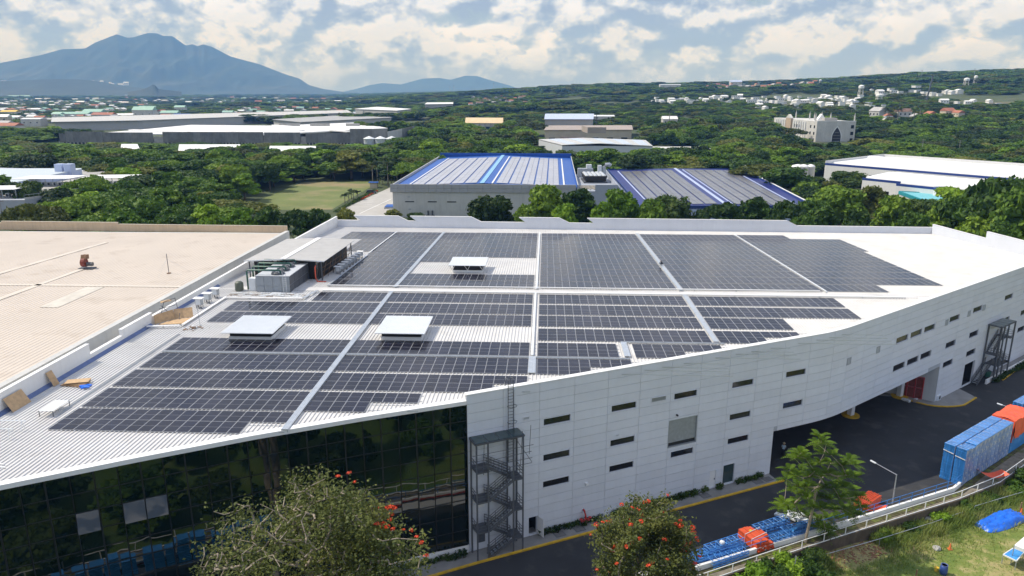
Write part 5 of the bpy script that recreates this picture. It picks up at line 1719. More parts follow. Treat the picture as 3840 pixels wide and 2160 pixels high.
# pallet stacks along the railing: each stack a thing, each pallet of the open stacks a part
def pallet_mesh():
 mb = MB()
 for i in range(5): mb.box(-.48 + .24 * i, 0, .10, .2, 1.2, .03)
 mb.mat(1)
 for y in (-.5, 0, .5): mb.box(0, y, .03, 1.1, .13, .07)
 for x in (-.5, 0, .5): mb.box(x, 0, 0, .12, 1.15, .028)
 return mb.mesh('pallet', [M['lblue'], M['blue']])
PAL = pallet_mesh()
A = S(3360 + 650 / 4.025, 1400 + 1440 / 4.025, GZ + .4)
pa, pb_ = S(3360 + 1080 / 4.025, 1400 + 1170 / 4.025, 5.0).xy, S(3360 + 1770 / 4.025, 1400 + 745 / 4.025, 5.0).xy
pdir = (pb_ - pa).normalized()
pper = Vector((-pdir.y, pdir.x))
prot = math.atan2(pdir.y, pdir.x)
NL = 30
PH = (5.0 - GZ) / NL
def pallet_stack(p, rot, n_, label, group, wrap, each):
 t = thing('pallet_stack', label, 'pallet stack', (p.x, p.y, GZ), rot, group)
 if each:
  for k in range(n_):
   o = link('pallet', PAL, t, (rng.uniform(-.02, .02), rng.uniform(-.02, .02), k * PH), True)
 else:
  mb = MB()
  for k in range(n_):
   dx, dy = rng.uniform(-.02, .02), rng.uniform(-.02, .02)
   mb.box(dx, dy, k * PH + .095, 1.15, 1.2, .035)
   for y in (-.5, 0, .5): mb.box(dx, dy + y, k * PH, 1.13, .12, .094)
  tag(ob('pallets', mb, M['lblue'], t, local=True), kind='stuff')
 if wrap:
  mb = MB()
  zt = n_ * PH - .05
  mb.add([(-.6, -.635, .15), (.6, -.635, .15), (.6, -.625, zt), (-.6, -.625, zt), (-.6, -.62, .15), (.6, -.62, .15), (.6, -.61, zt), (-.6, -.61, zt)], [(0, 1, 2, 3), (7, 6, 5, 4), (3, 2, 6, 7), (0, 3, 7, 4), (1, 5, 6, 2)])
  for i in range(3): mb.box(-.42 + .42 * i, 0, n_ * PH, .16, 1.18, .012, rng.uniform(-.1, .1))  # pale strips across the top stand in for white glints on the plastic
  ob('wrap_and_glints', mb, M['wrap'], t, local=True)
 return t
ord_ = ['nearest the end', 'second', 'third', 'fourth', 'fifth', 'sixth', 'seventh', 'eighth', 'ninth', 'tenth', 'eleventh']
for r_ in range(2):
 for i in range(11):
  c = pa + pdir * (.62 + 1.19 * i) + pper * (.64 + 1.34 * r_)
  side = 'railing' if r_ == 0 else 'road'
  lb = f'tall blue pallet stack at the near end of the block, {side} side' if i == 0 else f'wrapped blue pallet stack, {ord_[i]} from the near end in the {side} side row'
  pallet_stack(c, prot + rng.uniform(-.02, .02), NL - rng.choice((0, 0, 0, 1)), lb, 'big block of blue pallets by the railing', True, i == 0)
for r_ in range(2):
 for z_, lb in ((3.55, 'upper'), (3.3, 'lower')):
  pass
strap = MB()
p, q_ = pa - pdir * .02 + pper * 1.4, pa - pdir * .02 + pper * 2.6
strap.beam((p.x, p.y, 4.0), (q_.x, q_.y, 4.15), .03, .09)
p, q_ = pa - pdir * .02 + pper * .05, pa - pdir * .02 + pper * 1.22
strap.beam((p.x, p.y, 3.75), (q_.x, q_.y, 3.9), .03, .1)
tag(ob('white_strap', strap, M['hood']), 'white straps across the near end of the blue pallet block', 'strap')
# orange tarpaulin over the next block
tb0 = pa + pdir * 13.6
mb = MB()
nx, ny = 12, 6
Lt, Wt, Ht = 5.6, 2.7, 4.75
rt = np.random.default_rng(5)
grid = {}
for i in range(nx + 1):
 for j in range(ny + 3):
  u = Lt * i / nx
  if j == 0: v, z = -.05, GZ + 2.1 + .25 * rt.normal()
  elif j == 1: v, z = -.08 + .05 * rt.normal(), GZ + 3.3
  else:
   v = Wt * (j - 2) / (ny)
   z = GZ + Ht + .10 * math.sin(u * 1.7) + .05 * rt.normal() - .1 * abs(v - Wt / 2)
  pt = tb0 + pdir * u + pper * v
  grid[i, j] = len(mb.v)
  mb.v.append((pt.x, pt.y, z))
for i in range(nx):
 for j in range(ny + 2):
  mb.f.append((grid[i, j], grid[i + 1, j], grid[i + 1, j + 1], grid[i, j + 1]))
  mb.m.append(0)
tp = thing('tarp_covered_stack', 'pallet block under a bright orange tarpaulin beyond the blue pallets', 'covered stack', (*(tb0 + pdir * 2.8 + pper * 1.3), GZ), 0)
ob('tarpaulin', mb, M['orange'], tp, smooth=False)
e0, e1 = tb0 - pdir * .02, tb0 - pdir * .02 + pper * Wt
mb = MB().hexa([(*(e0), GZ + 1.6), (*(e1), GZ + 2.4), (*(e1 + pdir * .04), GZ + 2.4), (*(e0 + pdir * .04), GZ + 1.6)], [(*(e0), GZ + Ht - .12), (*(e1), GZ + Ht - .12), (*(e1 + pdir * .04), GZ + Ht - .12), (*(e0 + pdir * .04), GZ + Ht - .12)])
ob('end_flap', mb, M['orange'], tp)
c = tb0 + pdir * Lt / 2 + pper * Wt / 2
ob('pallets', MB().box(c.x, c.y, GZ, Lt - .3, Wt - .25, Ht - .3, prot), M['lblue'], tp)
for r_ in range(2):
 for i in range(4):
  c = pa + pdir * (20.2 + 1.19 * i) + pper * (.64 + 1.34 * r_)
  pallet_stack(c, prot, 32, f'blue pallet stack beyond the orange tarpaulin, {ord_[i] if i else "first"} along the {"railing" if r_ == 0 else "road"} side', 'blue pallets beyond the orange tarpaulin', True, False)
# stacks farther left along the railing, seen mirrored in the glass front
for i, s in enumerate([47 + 1.32 * k + .5 * (k // 4) for k in range(26)]):
 c = RAIL[2] - dl * s + Vector((-dl.y, dl.x)) * 1.3
 pallet_stack(c, math.atan2(dl.y, dl.x), (15, 14, 15, 13, 15)[i % 5], 'blue pallet stack by the railing mirrored in the glass front', 'pallet stacks mirrored in the glass', False, False)
# orange sheet slung over the strip
cl = [c4(1555, 632, GZ + 1.1), c4(1785, 662, GZ + 1.0)]
mb = MB()
n_ = 10
side = Vector((.45, -.9, 0)) * 1.25
for i in range(n_ + 1):
 t_ = i / n_
 p = cl[0].lerp(cl[1], t_)
 z = p.z - .75 * math.sin(math.pi * t_)
 mb.v += [(p.x - side.x * .3, p.y - side.y * .3, z + .15), (p.x + side.x * .5, p.y + side.y * .5, z - .05)]
for i in range(n_):
 mb.f.append((2 * i, 2 * i + 1, 2 * i + 3, 2 * i + 2))
 mb.m.append(0)
tag(ob('orange_cloth', mb, M['orange']), 'orange red cloth slung from the railing to the white fence', 'cloth')
# ------------------------------------------------------------------ street lamps
def street_lamp(base, topz, end, label):
 t = thing('street_lamp', label, 'street lamp', base, 0, 'street lamps along the railing')
 ob('pole', MB().tube([base, (base[0], base[1], topz)], .085, 8, .06), M['galv'], t)
 ob('arm', MB().tube([(base[0], base[1], topz - .05), end], .045, 6), M['galv'], t)
 d_ = (Vector(end) - Vector((base[0], base[1], topz))).normalized()
 e = Vector(end)
 ob('lamp_head', MB().beam(e - d_ * .1, e + d_ * .55, .22, .1), M['hood'], t)
lb_ = c4(938, 905, GZ)
# the arm reaches over the road: solve its length from the picture of its tip
def solve_arm(base, tip_px, dirv):
 best = None
 for i in range(5, 60):
  L = i * .1
  x, y = base.x + dirv.x * L, base.y + dirv.y * L
  for j in range(0, 50):
   z = GZ + 2.5 + .1 * j
   px = proj((x, y, z))
   e = (px[0] - tip_px[0]) ** 2 + (px[1] - tip_px[1]) ** 2
   if best is None or e < best[0]: best = (e, (x, y, z))
 return best[1]
tp_ = SY(2880 + 965 / 2.0125, 1440 + 682 / 2.0125, lb_.y)
street_lamp((lb_.x, lb_.y, GZ), tp_.z, solve_arm(lb_, (2880 + 808 / 2.0125, 1440 + 597 / 2.0125), Vector((-.72, .69))), 'street lamp by the railing in front of the empty dark road')
fx = lambda x, y, z: S(3360 + x / 4.025, 1400 + y / 4.025, z)
lb2 = RAIL[-2] + (RAIL[-3] - RAIL[-2]).normalized() * .8
lb2 = Vector((lb2.x, lb2.y, GZ))
tz = SY(3360 + 1890 / 4.025, 1400 + 600 / 4.025, lb2.y).z
street_lamp((lb2.x, lb2.y, GZ), max(tz, 4.2), solve_arm(lb2, (3360 + 1595 / 4.025, 1400 + 480 / 4.025), Vector((-.72, .69))), 'street lamp beside the orange tarpaulin at the right edge')
# ------------------------------------------------------------------ things on the grass
gz = lambda p: Vector((p.x, p.y, field_z(p.x, p.y)))
pb0, pb1 = c4(1610, 1100, FZ), c4(1905, 1000, FZ)
mid_ = (pb0 + pb1) / 2
dv = (pb1 - pb0)
Lb = dv.length
dv.normalize()
mb = MB()
rt = np.random.default_rng(2)
nu, nv = 30, 14
Wb = 2.5
for i in range(nu + 1):
 for j in range(nv + 1):
  a, b = i / nu * 2 - 1, j / nv * 2 - 1
  prof_ = max(0, 1 - abs(a) ** 4) ** .5 * max(0, 1 - abs(b) ** 3) ** .6
  w_ = Wb * (.62 + .38 * max(0, 1 - a * a) ** .5)
  u_, v_ = a * Lb / 2, b * w_ / 2
  fold = .09 * math.sin(b * 9 + a * 3.1) + .07 * math.sin(b * 17 - a * 5 + 1.0) + .05 * rt.normal()
  z = .62 * prof_ * (1 + .2 * math.sin(a * 4)) + fold * (.35 + prof_) + .03
  x, y = mid_.x + dv.x * u_ - dv.y * v_, mid_.y + dv.y * u_ + dv.x * v_
  mb.v.append((x, y, field_z(x, y) + max(.02, z)))
for i in range(nu):
 for j in range(nv):
  a = i * (nv + 1) + j
  mb.f.append((a, a + nv + 1, a + nv + 2, a + 1))
  mb.m.append(0)
tag(ob('blue_tarp', mb, M['bluetarp'], smooth=True), 'crumpled bright blue tarpaulin over a heap on the grass', 'tarp')
p = gz(c4(1320, 1440, FZ))
br_ = thing('barrel', 'blue plastic barrel standing open on the grass', 'barrel', p)
ob('body', MB().lathe(p.x, p.y, [(.30, p.z), (.36, p.z + .25), (.37, p.z + .55), (.36, p.z + .8), (.30, p.z + 1.06), (.26, p.z + 1.06), (.3, p.z + .75), (.3, p.z + .55)], 16), mat('barrel_blue', (.035, .075, .27), .45), br_, smooth=True)
ob('rim', MB().lathe(p.x, p.y, [(.32, p.z + 1.04), (.33, p.z + 1.09), (.28, p.z + 1.09), (.27, p.z + 1.04)], 16), mat('barrel_rim', (.09, .13, .34), .45), br_)
p = gz(c4(1268, 1415, FZ))
bk = thing('bucket', 'yellow bucket standing beside the blue barrel', 'bucket', p)
ob('body', MB().lathe(p.x, p.y, [(.17, p.z), (.2, p.z + .45), (.22, p.z + .46), (.17, p.z + .4)], 12), M['yellowp'], bk)
ob('handle', MB().tube([(p.x - .2, p.y, p.z + .45), (p.x, p.y, p.z + .62), (p.x + .2, p.y, p.z + .45)], .012, 4), M['steel'], bk)
for (x, y, m_, lb) in ((1372, 1245, 'cone', 'faded orange traffic cone in the middle of the dry grass'), (1908, 985, 'cone', 'small red orange cone beside a wooden post by the blue tarpaulin')):
 p = gz(c4(x, y, FZ))
 cn_ = thing('traffic_cone', lb, 'traffic cone', p, 0, 'cones on the grass')
 ob('cone', MB().lathe(p.x, p.y, [(.17, p.z + .05), (.10, p.z + .35), (.04, p.z + .7), (.02, p.z + .71)], 12), M[m_], cn_)
 ob('base', MB().box(p.x, p.y, p.z, .42, .42, .05), M[m_], cn_)
for (x, y, h, lb) in ((1112, 1470, 1.0, 'wooden stake at the bottom edge of the grass'), (1898, 975, 1.25, 'wooden stake beside the small cone')):
 p = gz(c4(x, y, FZ))
 t = thing('wooden_post', lb, 'post', p)
 ob('shaft', MB().beam(p - Vector((0, 0, .2)), p + Vector((.04, 0, h)), .1), M['wood'], t)
 ob('top', MB().beam(p + Vector((.04, 0, h)), p + Vector((.045, 0, h + .05)), .085), M['ply'], t)
for (x, y, s_, lb) in ((1275, 1245, .42, 'grey white stone lying on the grass left of the cone'), (1205, 1025, .55, 'pale boulder under the thin pipe in the tall weeds'), (1235, 1032, .45, 'second pale boulder beside the first in the tall weeds')):
 p = gz(c4(x, y, FZ))
 bm = bmesh.new()
 bmesh.ops.create_icosphere(bm, subdivisions=2, radius=s_)
 for v_ in bm.verts:
  v_.co *= 1 + .22 * math.sin(v_.co.x * 9 + s_ * 31) * math.cos(v_.co.y * 8)
  v_.co.z *= .7
 me = bpy.data.meshes.new('stone')
 bm.to_mesh(me)
 bm.free()
 me.materials.append(M['conc'])
 o = link('stone', me, loc=(p.x, p.y, p.z + s_ * .35))
 tag(o, lb, 'stone')
# pipe fences in the weeds
def pipe_line(nm, label, pts, z, r_, posts, m=M['galv']):
 t = thing(nm, label, 'pipe fence', gz(pts[len(pts) // 2]))
 mb = MB().tube([(p.x, p.y, field_z(p.x, p.y) + z) for p in pts], r_, 6)
 ob('rail', mb, m, t)
 for i in posts:
  p = gz(pts[i])
  ob('post', MB().tube([p - Vector((0, 0, .2)), p + Vector((0, 0, z))], r_, 6), m, t)
pipe_line('pipe_rail', 'thin grey pipe rail running through the tall weeds', [c4(x, y, FZ + .9) for x, y in ((340, 1310), (845, 1165), (1240, 1035), (1470, 965))], .9, .035, (0, 1, 2, 3))
pipe_line('pipe_rail', 'thin grey pipe rail in the weeds above the blue tarpaulin', [c4(x, y, FZ + .9) for x, y in ((1560, 930), (1735, 875), (1932, 815))], .9, .035, (0, 1, 2))
p = gz(c4(195, 1449, FZ))
cp2 = thing('camera_pole', 'white pole with a camera dome standing in the bushes', 'pole', p)
top = SY(2880 + 208 / 2.0125, 1440 + 1298 / 2.0125, p.y)
ob('pole', MB().tube([p, (p.x, p.y, top.z)], .06, 7), M['galv'], cp2)
cm = SY(2880 + 218 / 2.0125, 1440 + 1370 / 2.0125, p.y)
ob('camera_dome', MB().lathe(cm.x + .08, cm.y, [(.02, cm.z - .15), (.12, cm.z - .1), (.14, cm.z + .05), (.06, cm.z + .16)], 10), M['white'], cp2)
w0, w1 = Vector((p.x, p.y, top.z)), c4(345, 1385, FZ + .9)
ob('wire', MB().tube([w0, w0.lerp(w1, .5) - Vector((0, 0, .2)), w1], .012, 3), M['galv'], cp2)
# canopy tent with blue topped table at the right edge
tq = [c4(x, y, FZ + 1.0) for x, y in ((1775, 1290), (1850, 1242), (1932, 1275), (1875, 1338))]
tt_ = thing('folding_table', 'table with a bright blue top at the right edge of the grass', 'table', gz((tq[0] + tq[2]) / 2))
ob('table_top', MB().hexa(tq, [x + Vector((0, 0, .06)) for x in tq]), M['lblue'], tt_)
mb = MB()
for i in range(4): mb.beam(tq[i] + Vector((0, 0, .02)), tq[(i + 1) % 4] + Vector((0, 0, .02)), .09, .13)
ob('rim', mb, M['hood'], tt_)
for x in tq: ob('leg', MB().beam(gz(x), x, .06), M['galv'], tt_)
tz0 = FZ + 2.3
te = [c4(1860, 1215, tz0), c4(1960, 1130, tz0)]
td = (te[1] - te[0])
tn = Vector((td.y, -td.x, 0)).normalized()
tent = thing('canopy_tent', 'white canopy tent cut off by the right edge of the picture', 'tent', gz(te[0] + tn * 1.5))
a, b = te[0], te[0] + td.normalized() * 3.0
c_, d_ = b + tn * 3, a + tn * 3
apex = (a + b + c_ + d_) / 4 + Vector((0, 0, .9))
mb = MB()
for u_, v_ in ((a, b), (b, c_), (c_, d_), (d_, a)): mb.poly([v_, u_, apex])
ob('roof', mb, M['white'], tent)
mb = MB()
for u_, v_ in ((a, b), (b, c_), (c_, d_), (d_, a)): mb.beam(u_ - Vector((0, 0, .18)), v_ - Vector((0, 0, .18)), .03, .34)
ob('valance', mb, M['hood'], tent)
for x in (a, b, c_, d_): ob('leg', MB().beam(gz(x), x, .06), M['galv'], tent)
# ------------------------------------------------------------------ helpers for buildings farther off
def q2(p): return Vector((p[0], p[1]))
def lerp4(A, B, C, D_, u, v):
 """point in the quad A-B (front), D-C (back)"""
 return (A * (1 - u) + B * u) * (1 - v) + (D_ * (1 - u) + C * u) * v
def wall_windows(parent, p, q, nrm, zs, n_, w, h, m=None, gap=None, off=.03):
 d_ = (q - p)
 L = d_.length
 d_.normalize()
 for z in zs:
  for i in range(n_):
   s = L * (i + .5) / n_
   a, b = p + d_ * (s - w / 2), p + d_ * (s + w / 2)
   mb = MB()
   t_ = .12
   mb.wallrect(a, b, z, z + t_, 0, off + .06, nrm)
   mb.wallrect(a, b, z + h - t_, z + h, 0, off + .06, nrm)
   f = ob('window', mb, M['hood'], parent)
   ob('pane', MB().wallrect(a + d_ * .05, b - d_ * .05, z + t_, z + h - t_, 0, off, nrm), m or M['pane'], f)
def outn(p, q):
 d_ = (q - p).normalized()
 return (d_.y, -d_.x)
# ------------------------------------------------------------------ blue roofed factory with pale solar strips
A, B_, C_, D_ = Vector((-44.6, 276.0)), Vector((24.5, 273.5)), Vector((31.5, 398)), Vector((-38.5, 402))
m1 = thing('blue_roof_factory', 'grey walled factory with blue roof and pale solar strips, beyond the back parapet', 'building', ((A + C_) / 2).to_3d())
E2 = Vector((39.0, 272.8))
F2 = Vector((41.5, 330))
mb = MB()
body = [A, B_, C_, D_]
mb.prism([(p.x, p.y) for p in body], 0, 10.5)
ob('wall', mb, M['greywall'], m1)
clad = mat('grey_facade_panel', (0.36, 0.365, 0.375), .5, var=.05, scale=.3)
d_ = (B_ - A).normalized()
L = (B_ - A).length
for k in range(24):
 for j in range(2):
  a, b = A + d_ * (L * k / 24 + .03) - d_ * .8, A + d_ * (L * (k + 1) / 24 - .03) - d_ * .8
  ob('facade_panel', MB().wallrect(a, b, 9.55 + 1.5 * j, 11.0 + 1.5 * j, -.2, .5, outn(A, B_)), clad, m1)
mb = MB()
for p, q in ((D_, A), (B_, C_), (C_, D_)): mb.wallrect(p, q, 10.4, 12.5, -.35, 0, outn(p, q))
ob('parapet', mb, [M['greywall']], m1)
mb = MB()
for p, q in ((C_, D_), (B_, C_)): mb.wallrect(p, q, 10.6, 12.6, -.5, -.36, outn(p, q))
mb.wallrect(C_, D_, 12.4, 13.9, -.5, .1, outn(C_, D_))
ob('blue_parapet_lining', mb, M['blueroof'], m1)
def roof1(u, v, dz=0):
 p = lerp4(A, B_, C_, D_, .005 + .99 * u, .004 + .99 * v)
 return Vector((p.x, p.y, 11.5 + 1.35 * (1 - abs(u - .5) / .5) + dz))
mb = MB()
for u0, u1 in ((0, .5), (.5, 1)):
 mb.poly([roof1(u0, 0), roof1(u1, 0), roof1(u1, 1), roof1(u0, 1)])
ob('roof', mb, M['blueroof'], m1)
mb = MB()
mb.hexa([roof1(.47, .0, .05), roof1(.495, .0, .05), roof1(.495, 1, .05), roof1(.47, 1, .05)], [roof1(.47, .0, .2), roof1(.495, .0, .2), roof1(.495, 1, .2), roof1(.47, 1, .2)])
ob('ridge_duct', mb, mat('light_blue_duct', (.22, .45, .66), .5), m1)
mb = MB()
for u_ in (.075, .535, .925): mb.hexa([roof1(u_, .0, .05), roof1(u_ + .008, .0, .05), roof1(u_ + .008, .93, .05), roof1(u_, .93, .05)], [roof1(u_, .0, .25), roof1(u_ + .008, .0, .25), roof1(u_ + .008, .93, .25), roof1(u_, .93, .25)])
ob('tray', mb, M['white'], m1)
def strip_array(label, fn, u0, u1, v0, v1, ns, nr, dz, m='cell_glare'):
 root = thing('solar_array', label, 'solar panels', fn((u0 + u1) / 2, (v0 + v1) / 2), 0, 'solar strips on the blue roofs')
 for s in range(ns):
  a0 = u0 + (u1 - u0) * (s + .05) / ns
  a1 = u0 + (u1 - u0) * (s + .95) / ns
  for c in range(2):
   b0, b1 = a0 + (a1 - a0) * (c + .02) / 2, a0 + (a1 - a0) * (c + .98) / 2
   for r_ in range(nr):
    w0, w1 = v0 + (v1 - v0) * (r_ + .012) / nr, v0 + (v1 - v0) * (r_ + .988) / nr
    mb = MB()
    q = [fn(b0, w0, dz), fn(b1, w0, dz), fn(b1, w1, dz), fn(b0, w1, dz)]
    mb.hexa([x - Vector((0, 0, .05)) for x in q], q)
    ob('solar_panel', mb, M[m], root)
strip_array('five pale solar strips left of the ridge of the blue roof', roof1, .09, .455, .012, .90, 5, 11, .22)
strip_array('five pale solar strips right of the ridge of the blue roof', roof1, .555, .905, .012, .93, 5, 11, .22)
for zz_, w_, h_, xs_ in ((7.6, .9, .55, (5.6,)), (5.75, 3.4, .38, (4.6, 13.1, 20.4)), (2.9, .9, .6, (5.8,))):
 for x_ in xs_:
  a, b = A + d_ * x_, A + d_ * (x_ + w_)
  fr = ob('window', MB().wallrect(a, b, zz_, zz_ + .08, 0, .08, outn(A, B_)), M['steel'], m1)
  ob('pane', MB().wallrect(a, b, zz_ + .08, zz_ + h_, 0, .04, outn(A, B_)), M['pane'] if w_ > 1 else M['galv'], fr)
for x_ in (13.2, 14.8): ob('duct', MB().box(A.x + x_, A.y - .9, .3, .6, .6, 2.4), M['steel'], m1)
ob('duct_bridge', MB().box(A.x + 14, A.y - .95, .7, 3.2, .5, .3), M['steel'], m1)
cn1 = thing('entrance_canopy', 'blue topped entrance canopy on the left side of the grey factory', 'canopy', (-46.5, 281, 3))
ob('roof', MB().box(-46.6, 281.5, 3.4, 3.4, 6.5, .25), M['blueroof'], cn1)
ob('fascia', MB().box(-46.6, 281.5, 2.75, 3.7, 6.8, .62), M['greywall'], cn1)
# machinery block at its right corner
mk = thing('plant_block', 'grey plant enclosure with chillers at the right corner of the blue roof', 'building', (33, 295, 0))
mb = MB()
mb.prism([(B_.x + .1, B_.y - .3), (E2.x, E2.y), (F2.x, F2.y), (B_.x + 3.4, B_.y + 57)], 0, 10.2)
ob('wall', mb, mat('blue_grey_wall', (.33, .36, .42), .7, var=.05), m1 if False else mk)
mb = MB()
for p, q in ((q2((B_.x + 6.2, B_.y - .5)), E2), (E2, F2)): mb.wallrect(p, q, 10.2, 12.6, -.3, 0, outn(p, q))
ob('parapet', mb, bpy.data.materials['blue_grey_wall'], mk)
mb = MB()
for k in range(9): mb.beam((26 + k * 1.6, 276, 10.5), (26 + k * 1.6, 286, 10.5), .25, .3)
for k in range(4): mb.beam((26, 276.5 + 3 * k, 10.7), (39, 276.5 + 3 * k, 10.7), .25, .3)
ob('steel_grid', mb, M['cream'], mk)
chl = thing('chiller', 'bank of silver chiller fans above the plant enclosure', 'chiller', (33.5, 300, 10.3))
ob('base', MB().box(33.6, 305, 10.2, 9.5, 15, .5), M['steel'], chl)
ob('coil_bank', MB().hexa([(29.6, 298, 11), (37.6, 298, 11), (37.6, 312, 11), (29.6, 312, 11)], [(29, 297.5, 13.0), (38.2, 297.5, 13.0), (38.2, 312.5, 13.0), (29, 312.5, 13.0)]), M['black'], chl)
for i in range(5):
 for j in range(5):
  ob('fan', MB().lathe(30.2 + 1.72 * i, 299 + 3 * j, [(.8, 13.0), (.72, 13.35), (.4, 13.42), (.1, 13.4)], 8), M['hood'], chl)
ex = thing('exhaust_duct', 'silver bent exhaust ducts standing behind the chiller fans', 'duct', (35, 318, 10.3))
ob('duct', MB().tube([(39.5, 320, 10.3), (39.5, 320, 14.6), (40.2, 320, 15.4), (41.6, 320, 15.5), (42.4, 320, 15)], .85, 8), M['galv'], ex)
ob('box', MB().box(31.5, 320, 10.3, 6.5, 3, 3.6), M['galv'], ex)
ob('cowl', MB().box(33, 320, 13.9, 2.2, 2, 1.6).box(37.6, 320, 12, 1.6, 1.6, 3.2), M['hood'], ex)
# second blue roof, lower, to the right
A2, B2_, C2, D2 = D(1642, 540, 7.3).xy, D(2052, 519, 7.3).xy, D(1868, 424, 7.3).xy, D(1528, 426, 7.3).xy
A2 = Vector((44.5, 256))
m2 = thing('navy_roof_factory', 'low factory with navy roof and slanting solar strips behind the trees', 'building', ((A2 + C2) / 2).to_3d())
mb = MB().prism([(p.x, p.y) for p in (A2, B2_, C2, D2)], 0, 6.7)
ob('wall', mb, M['lilac'], m2)
mb = MB()
for p, q in ((A2, B2_), (B2_, C2), (C2, D2), (D2, A2)): mb.wallrect(p, q, 6.2, 7.5, -.3, 0, outn(p, q))
ob('parapet', mb, M['dblue'], m2)
mb = MB()
p, q = B2_.lerp(C2, .0), B2_.lerp(C2, 1)
mb.wallrect(p, q, 7.5, 7.7, -.4, .1, outn(p, q))
p, q = B2_.lerp(C2, .72), C2
mb.wallrect(p, q, 7.7, 9.6, -.35, .05, outn(p, q))
ob('white_coping', mb, M['white'], m2)
def roof2(u, v, dz=0):
 p = lerp4(A2, B2_, C2, D2, .004 + .992 * u, .004 + .992 * v)
 return Vector((p.x, p.y, 6.75 + .9 * (1 - abs(u - .47) / .53) + dz))
mb = MB()
for u0, u1 in ((0, .47), (.47, 1)): mb.poly([roof2(u0, 0), roof2(u1, 0), roof2(u1, 1), roof2(u0, 1)])
ob('roof', mb, M['navyroof'], m2)
mb = MB()
mb.hexa([roof2(.485, 0, .03), roof2(.505, 0, .03), roof2(.505, 1, .03), roof2(.485, 1, .03)], [roof2(.485, 0, .2), roof2(.505, 0, .2), roof2(.505, 1, .2), roof2(.485, 1, .2)])
for u_ in (.06, .535, .915): mb.hexa([roof2(u_, .02, .03), roof2(u_ + .007, .02, .03), roof2(u_ + .007, .95, .03), roof2(u_, .95, .03)], [roof2(u_, .02, .22), roof2(u_ + .007, .02, .22), roof2(u_ + .007, .95, .22), roof2(u_, .95, .22)])
ob('ridge_duct', mb, M['lilac'], m2)
strip_array('five slanting solar strips left of the ridge of the navy roof', roof2, .075, .455, .02, .93, 5, 12, .2, 'cell_weak_glare')
strip_array('five slanting solar strips right of the ridge of the navy roof', roof2, .55, .905, .02, .95, 5, 12, .2, 'cell_weak_glare')
# ------------------------------------------------------------------ lawn, yard, palms, parked car beside the grey factory
lawn = [D(612, 520, 0).xy, D(680, 528, 0).xy, D(835, 527, 0).xy, D(860, 512, 0).xy, D(960, 455, 0).xy, D(760, 459, 0).xy]
slabpoly('lawn', lawn, -.4, .02, M['lawn'])
yard = [D(985, 470, 0).xy, D(865, 525, 0).xy, D(850, 560, 0).xy, D(1000, 575, 0).xy, A + Vector((-.5, -3)), A + Vector((-.3, 60))]
slabpoly('yard', yard, -.4, .03, mat('pale_yard_concrete', (.40, .385, .36), .9, var=.1, scale=.15))
mb = MB()
for i in range(9):
 p, q = D(905 + 3 * i, 513 - 4.2 * i, .04), D(935 + 3 * i, 514 - 4.2 * i, .04)
 mb.beam(p, q, .22, .012)
mb.beam(D(905, 537, .04), D(985, 500, .04), .3, .012)
tag(ob('parking_marking', mb, M['white']), kind='structure')
hedge_p, hedge_q = D(845, 535, 0), D(945, 480, 0)
def leaf_blob_mesh(name, seed, pts_fn, n_, size, mats, mi=0):
 rg = np.random.default_rng(seed)
 P_ = pts_fn(rg, n_)
 N_ = rg.normal(size=(n_, 3))
 N_ /= np.linalg.norm(N_, axis=1)[:, None]
 T_ = rg.normal(size=(n_, 3))
 T_ -= N_ * (T_ * N_).sum(1)[:, None]
 T_ /= np.linalg.norm(T_, axis=1)[:, None]
 B__ = np.cross(N_, T_)
 s_ = size * rg.uniform(.6, 1.3, n_)[:, None]
 vs_ = np.stack([P_ - T_ * s_ - B__ * s_ * .6, P_ + T_ * s_ - B__ * s_ * .6, P_ + T_ * s_ + B__ * s_ * .6, P_ - T_ * s_ + B__ * s_ * .6], 1).reshape(-1, 3)
 return vs_
def np_mesh(name, verts, quads=None, tris=None, mats=(), mi=None, smooth=False):
 me = bpy.data.meshes.new(name)
 nq = 0 if quads is None else len(quads)
 nt_ = 0 if tris is None else len(tris)
 me.vertices.add(len(verts))
 me.vertices.foreach_set('co', np.asarray(verts, np.float32).ravel())
 loops = []
 if nq: loops.append(np.asarray(quads).ravel())
 if nt_: loops.append(np.asarray(tris).ravel())
 loops = np.concatenate(loops).astype(np.int32)
 me.loops.add(len(loops))
 me.loops.foreach_set('vertex_index', loops)
 me.polygons.add(nq + nt_)
 st = np.concatenate([np.arange(nq) * 4, nq * 4 + np.arange(nt_) * 3]).astype(np.int32)
 me.polygons.foreach_set('loop_start', st)
 if mi is not None: me.polygons.foreach_set('material_index', np.asarray(mi, np.int32))
 if smooth: me.polygons.foreach_set('use_smooth', np.ones(nq + nt_, bool))
 for m_ in mats: me.materials.append(m_)
 me.update(calc_edges=True)
 me.validate()
 return me
def hedge_pts(rg, n_):
 t_ = rg.uniform(0, 1, n_)
 base = np.array(hedge_p)[None] * (1 - t_[:, None]) + np.array(hedge_q)[None] * t_[:, None]
 return base + np.stack([rg.normal(0, .5, n_), rg.normal(0, .5, n_), rg.uniform(0.05, 1.0, n_)], 1)
v_ = leaf_blob_mesh('hedge', 3, hedge_pts, 1500, .22, None)
tag(link('hedge', np_mesh('hedge', v_, np.arange(len(v_)).reshape(-1, 4), None, [M['leafdark']])), 'low clipped hedge between the brown lawn edge and the pale yard', 'hedge')
def fl_pts(rg, n_):
 t_ = rg.uniform(.55, 1, n_)
 base = np.array(hedge_p)[None] * (1 - t_[:, None]) + np.array(hedge_q)[None] * t_[:, None]
 return base + np.stack([rg.normal(.9, .3, n_), rg.normal(-.6, .3, n_), rg.uniform(0.05, .5, n_)], 1)
v_ = leaf_blob_mesh('fl', 4, fl_pts, 350, .16, None)
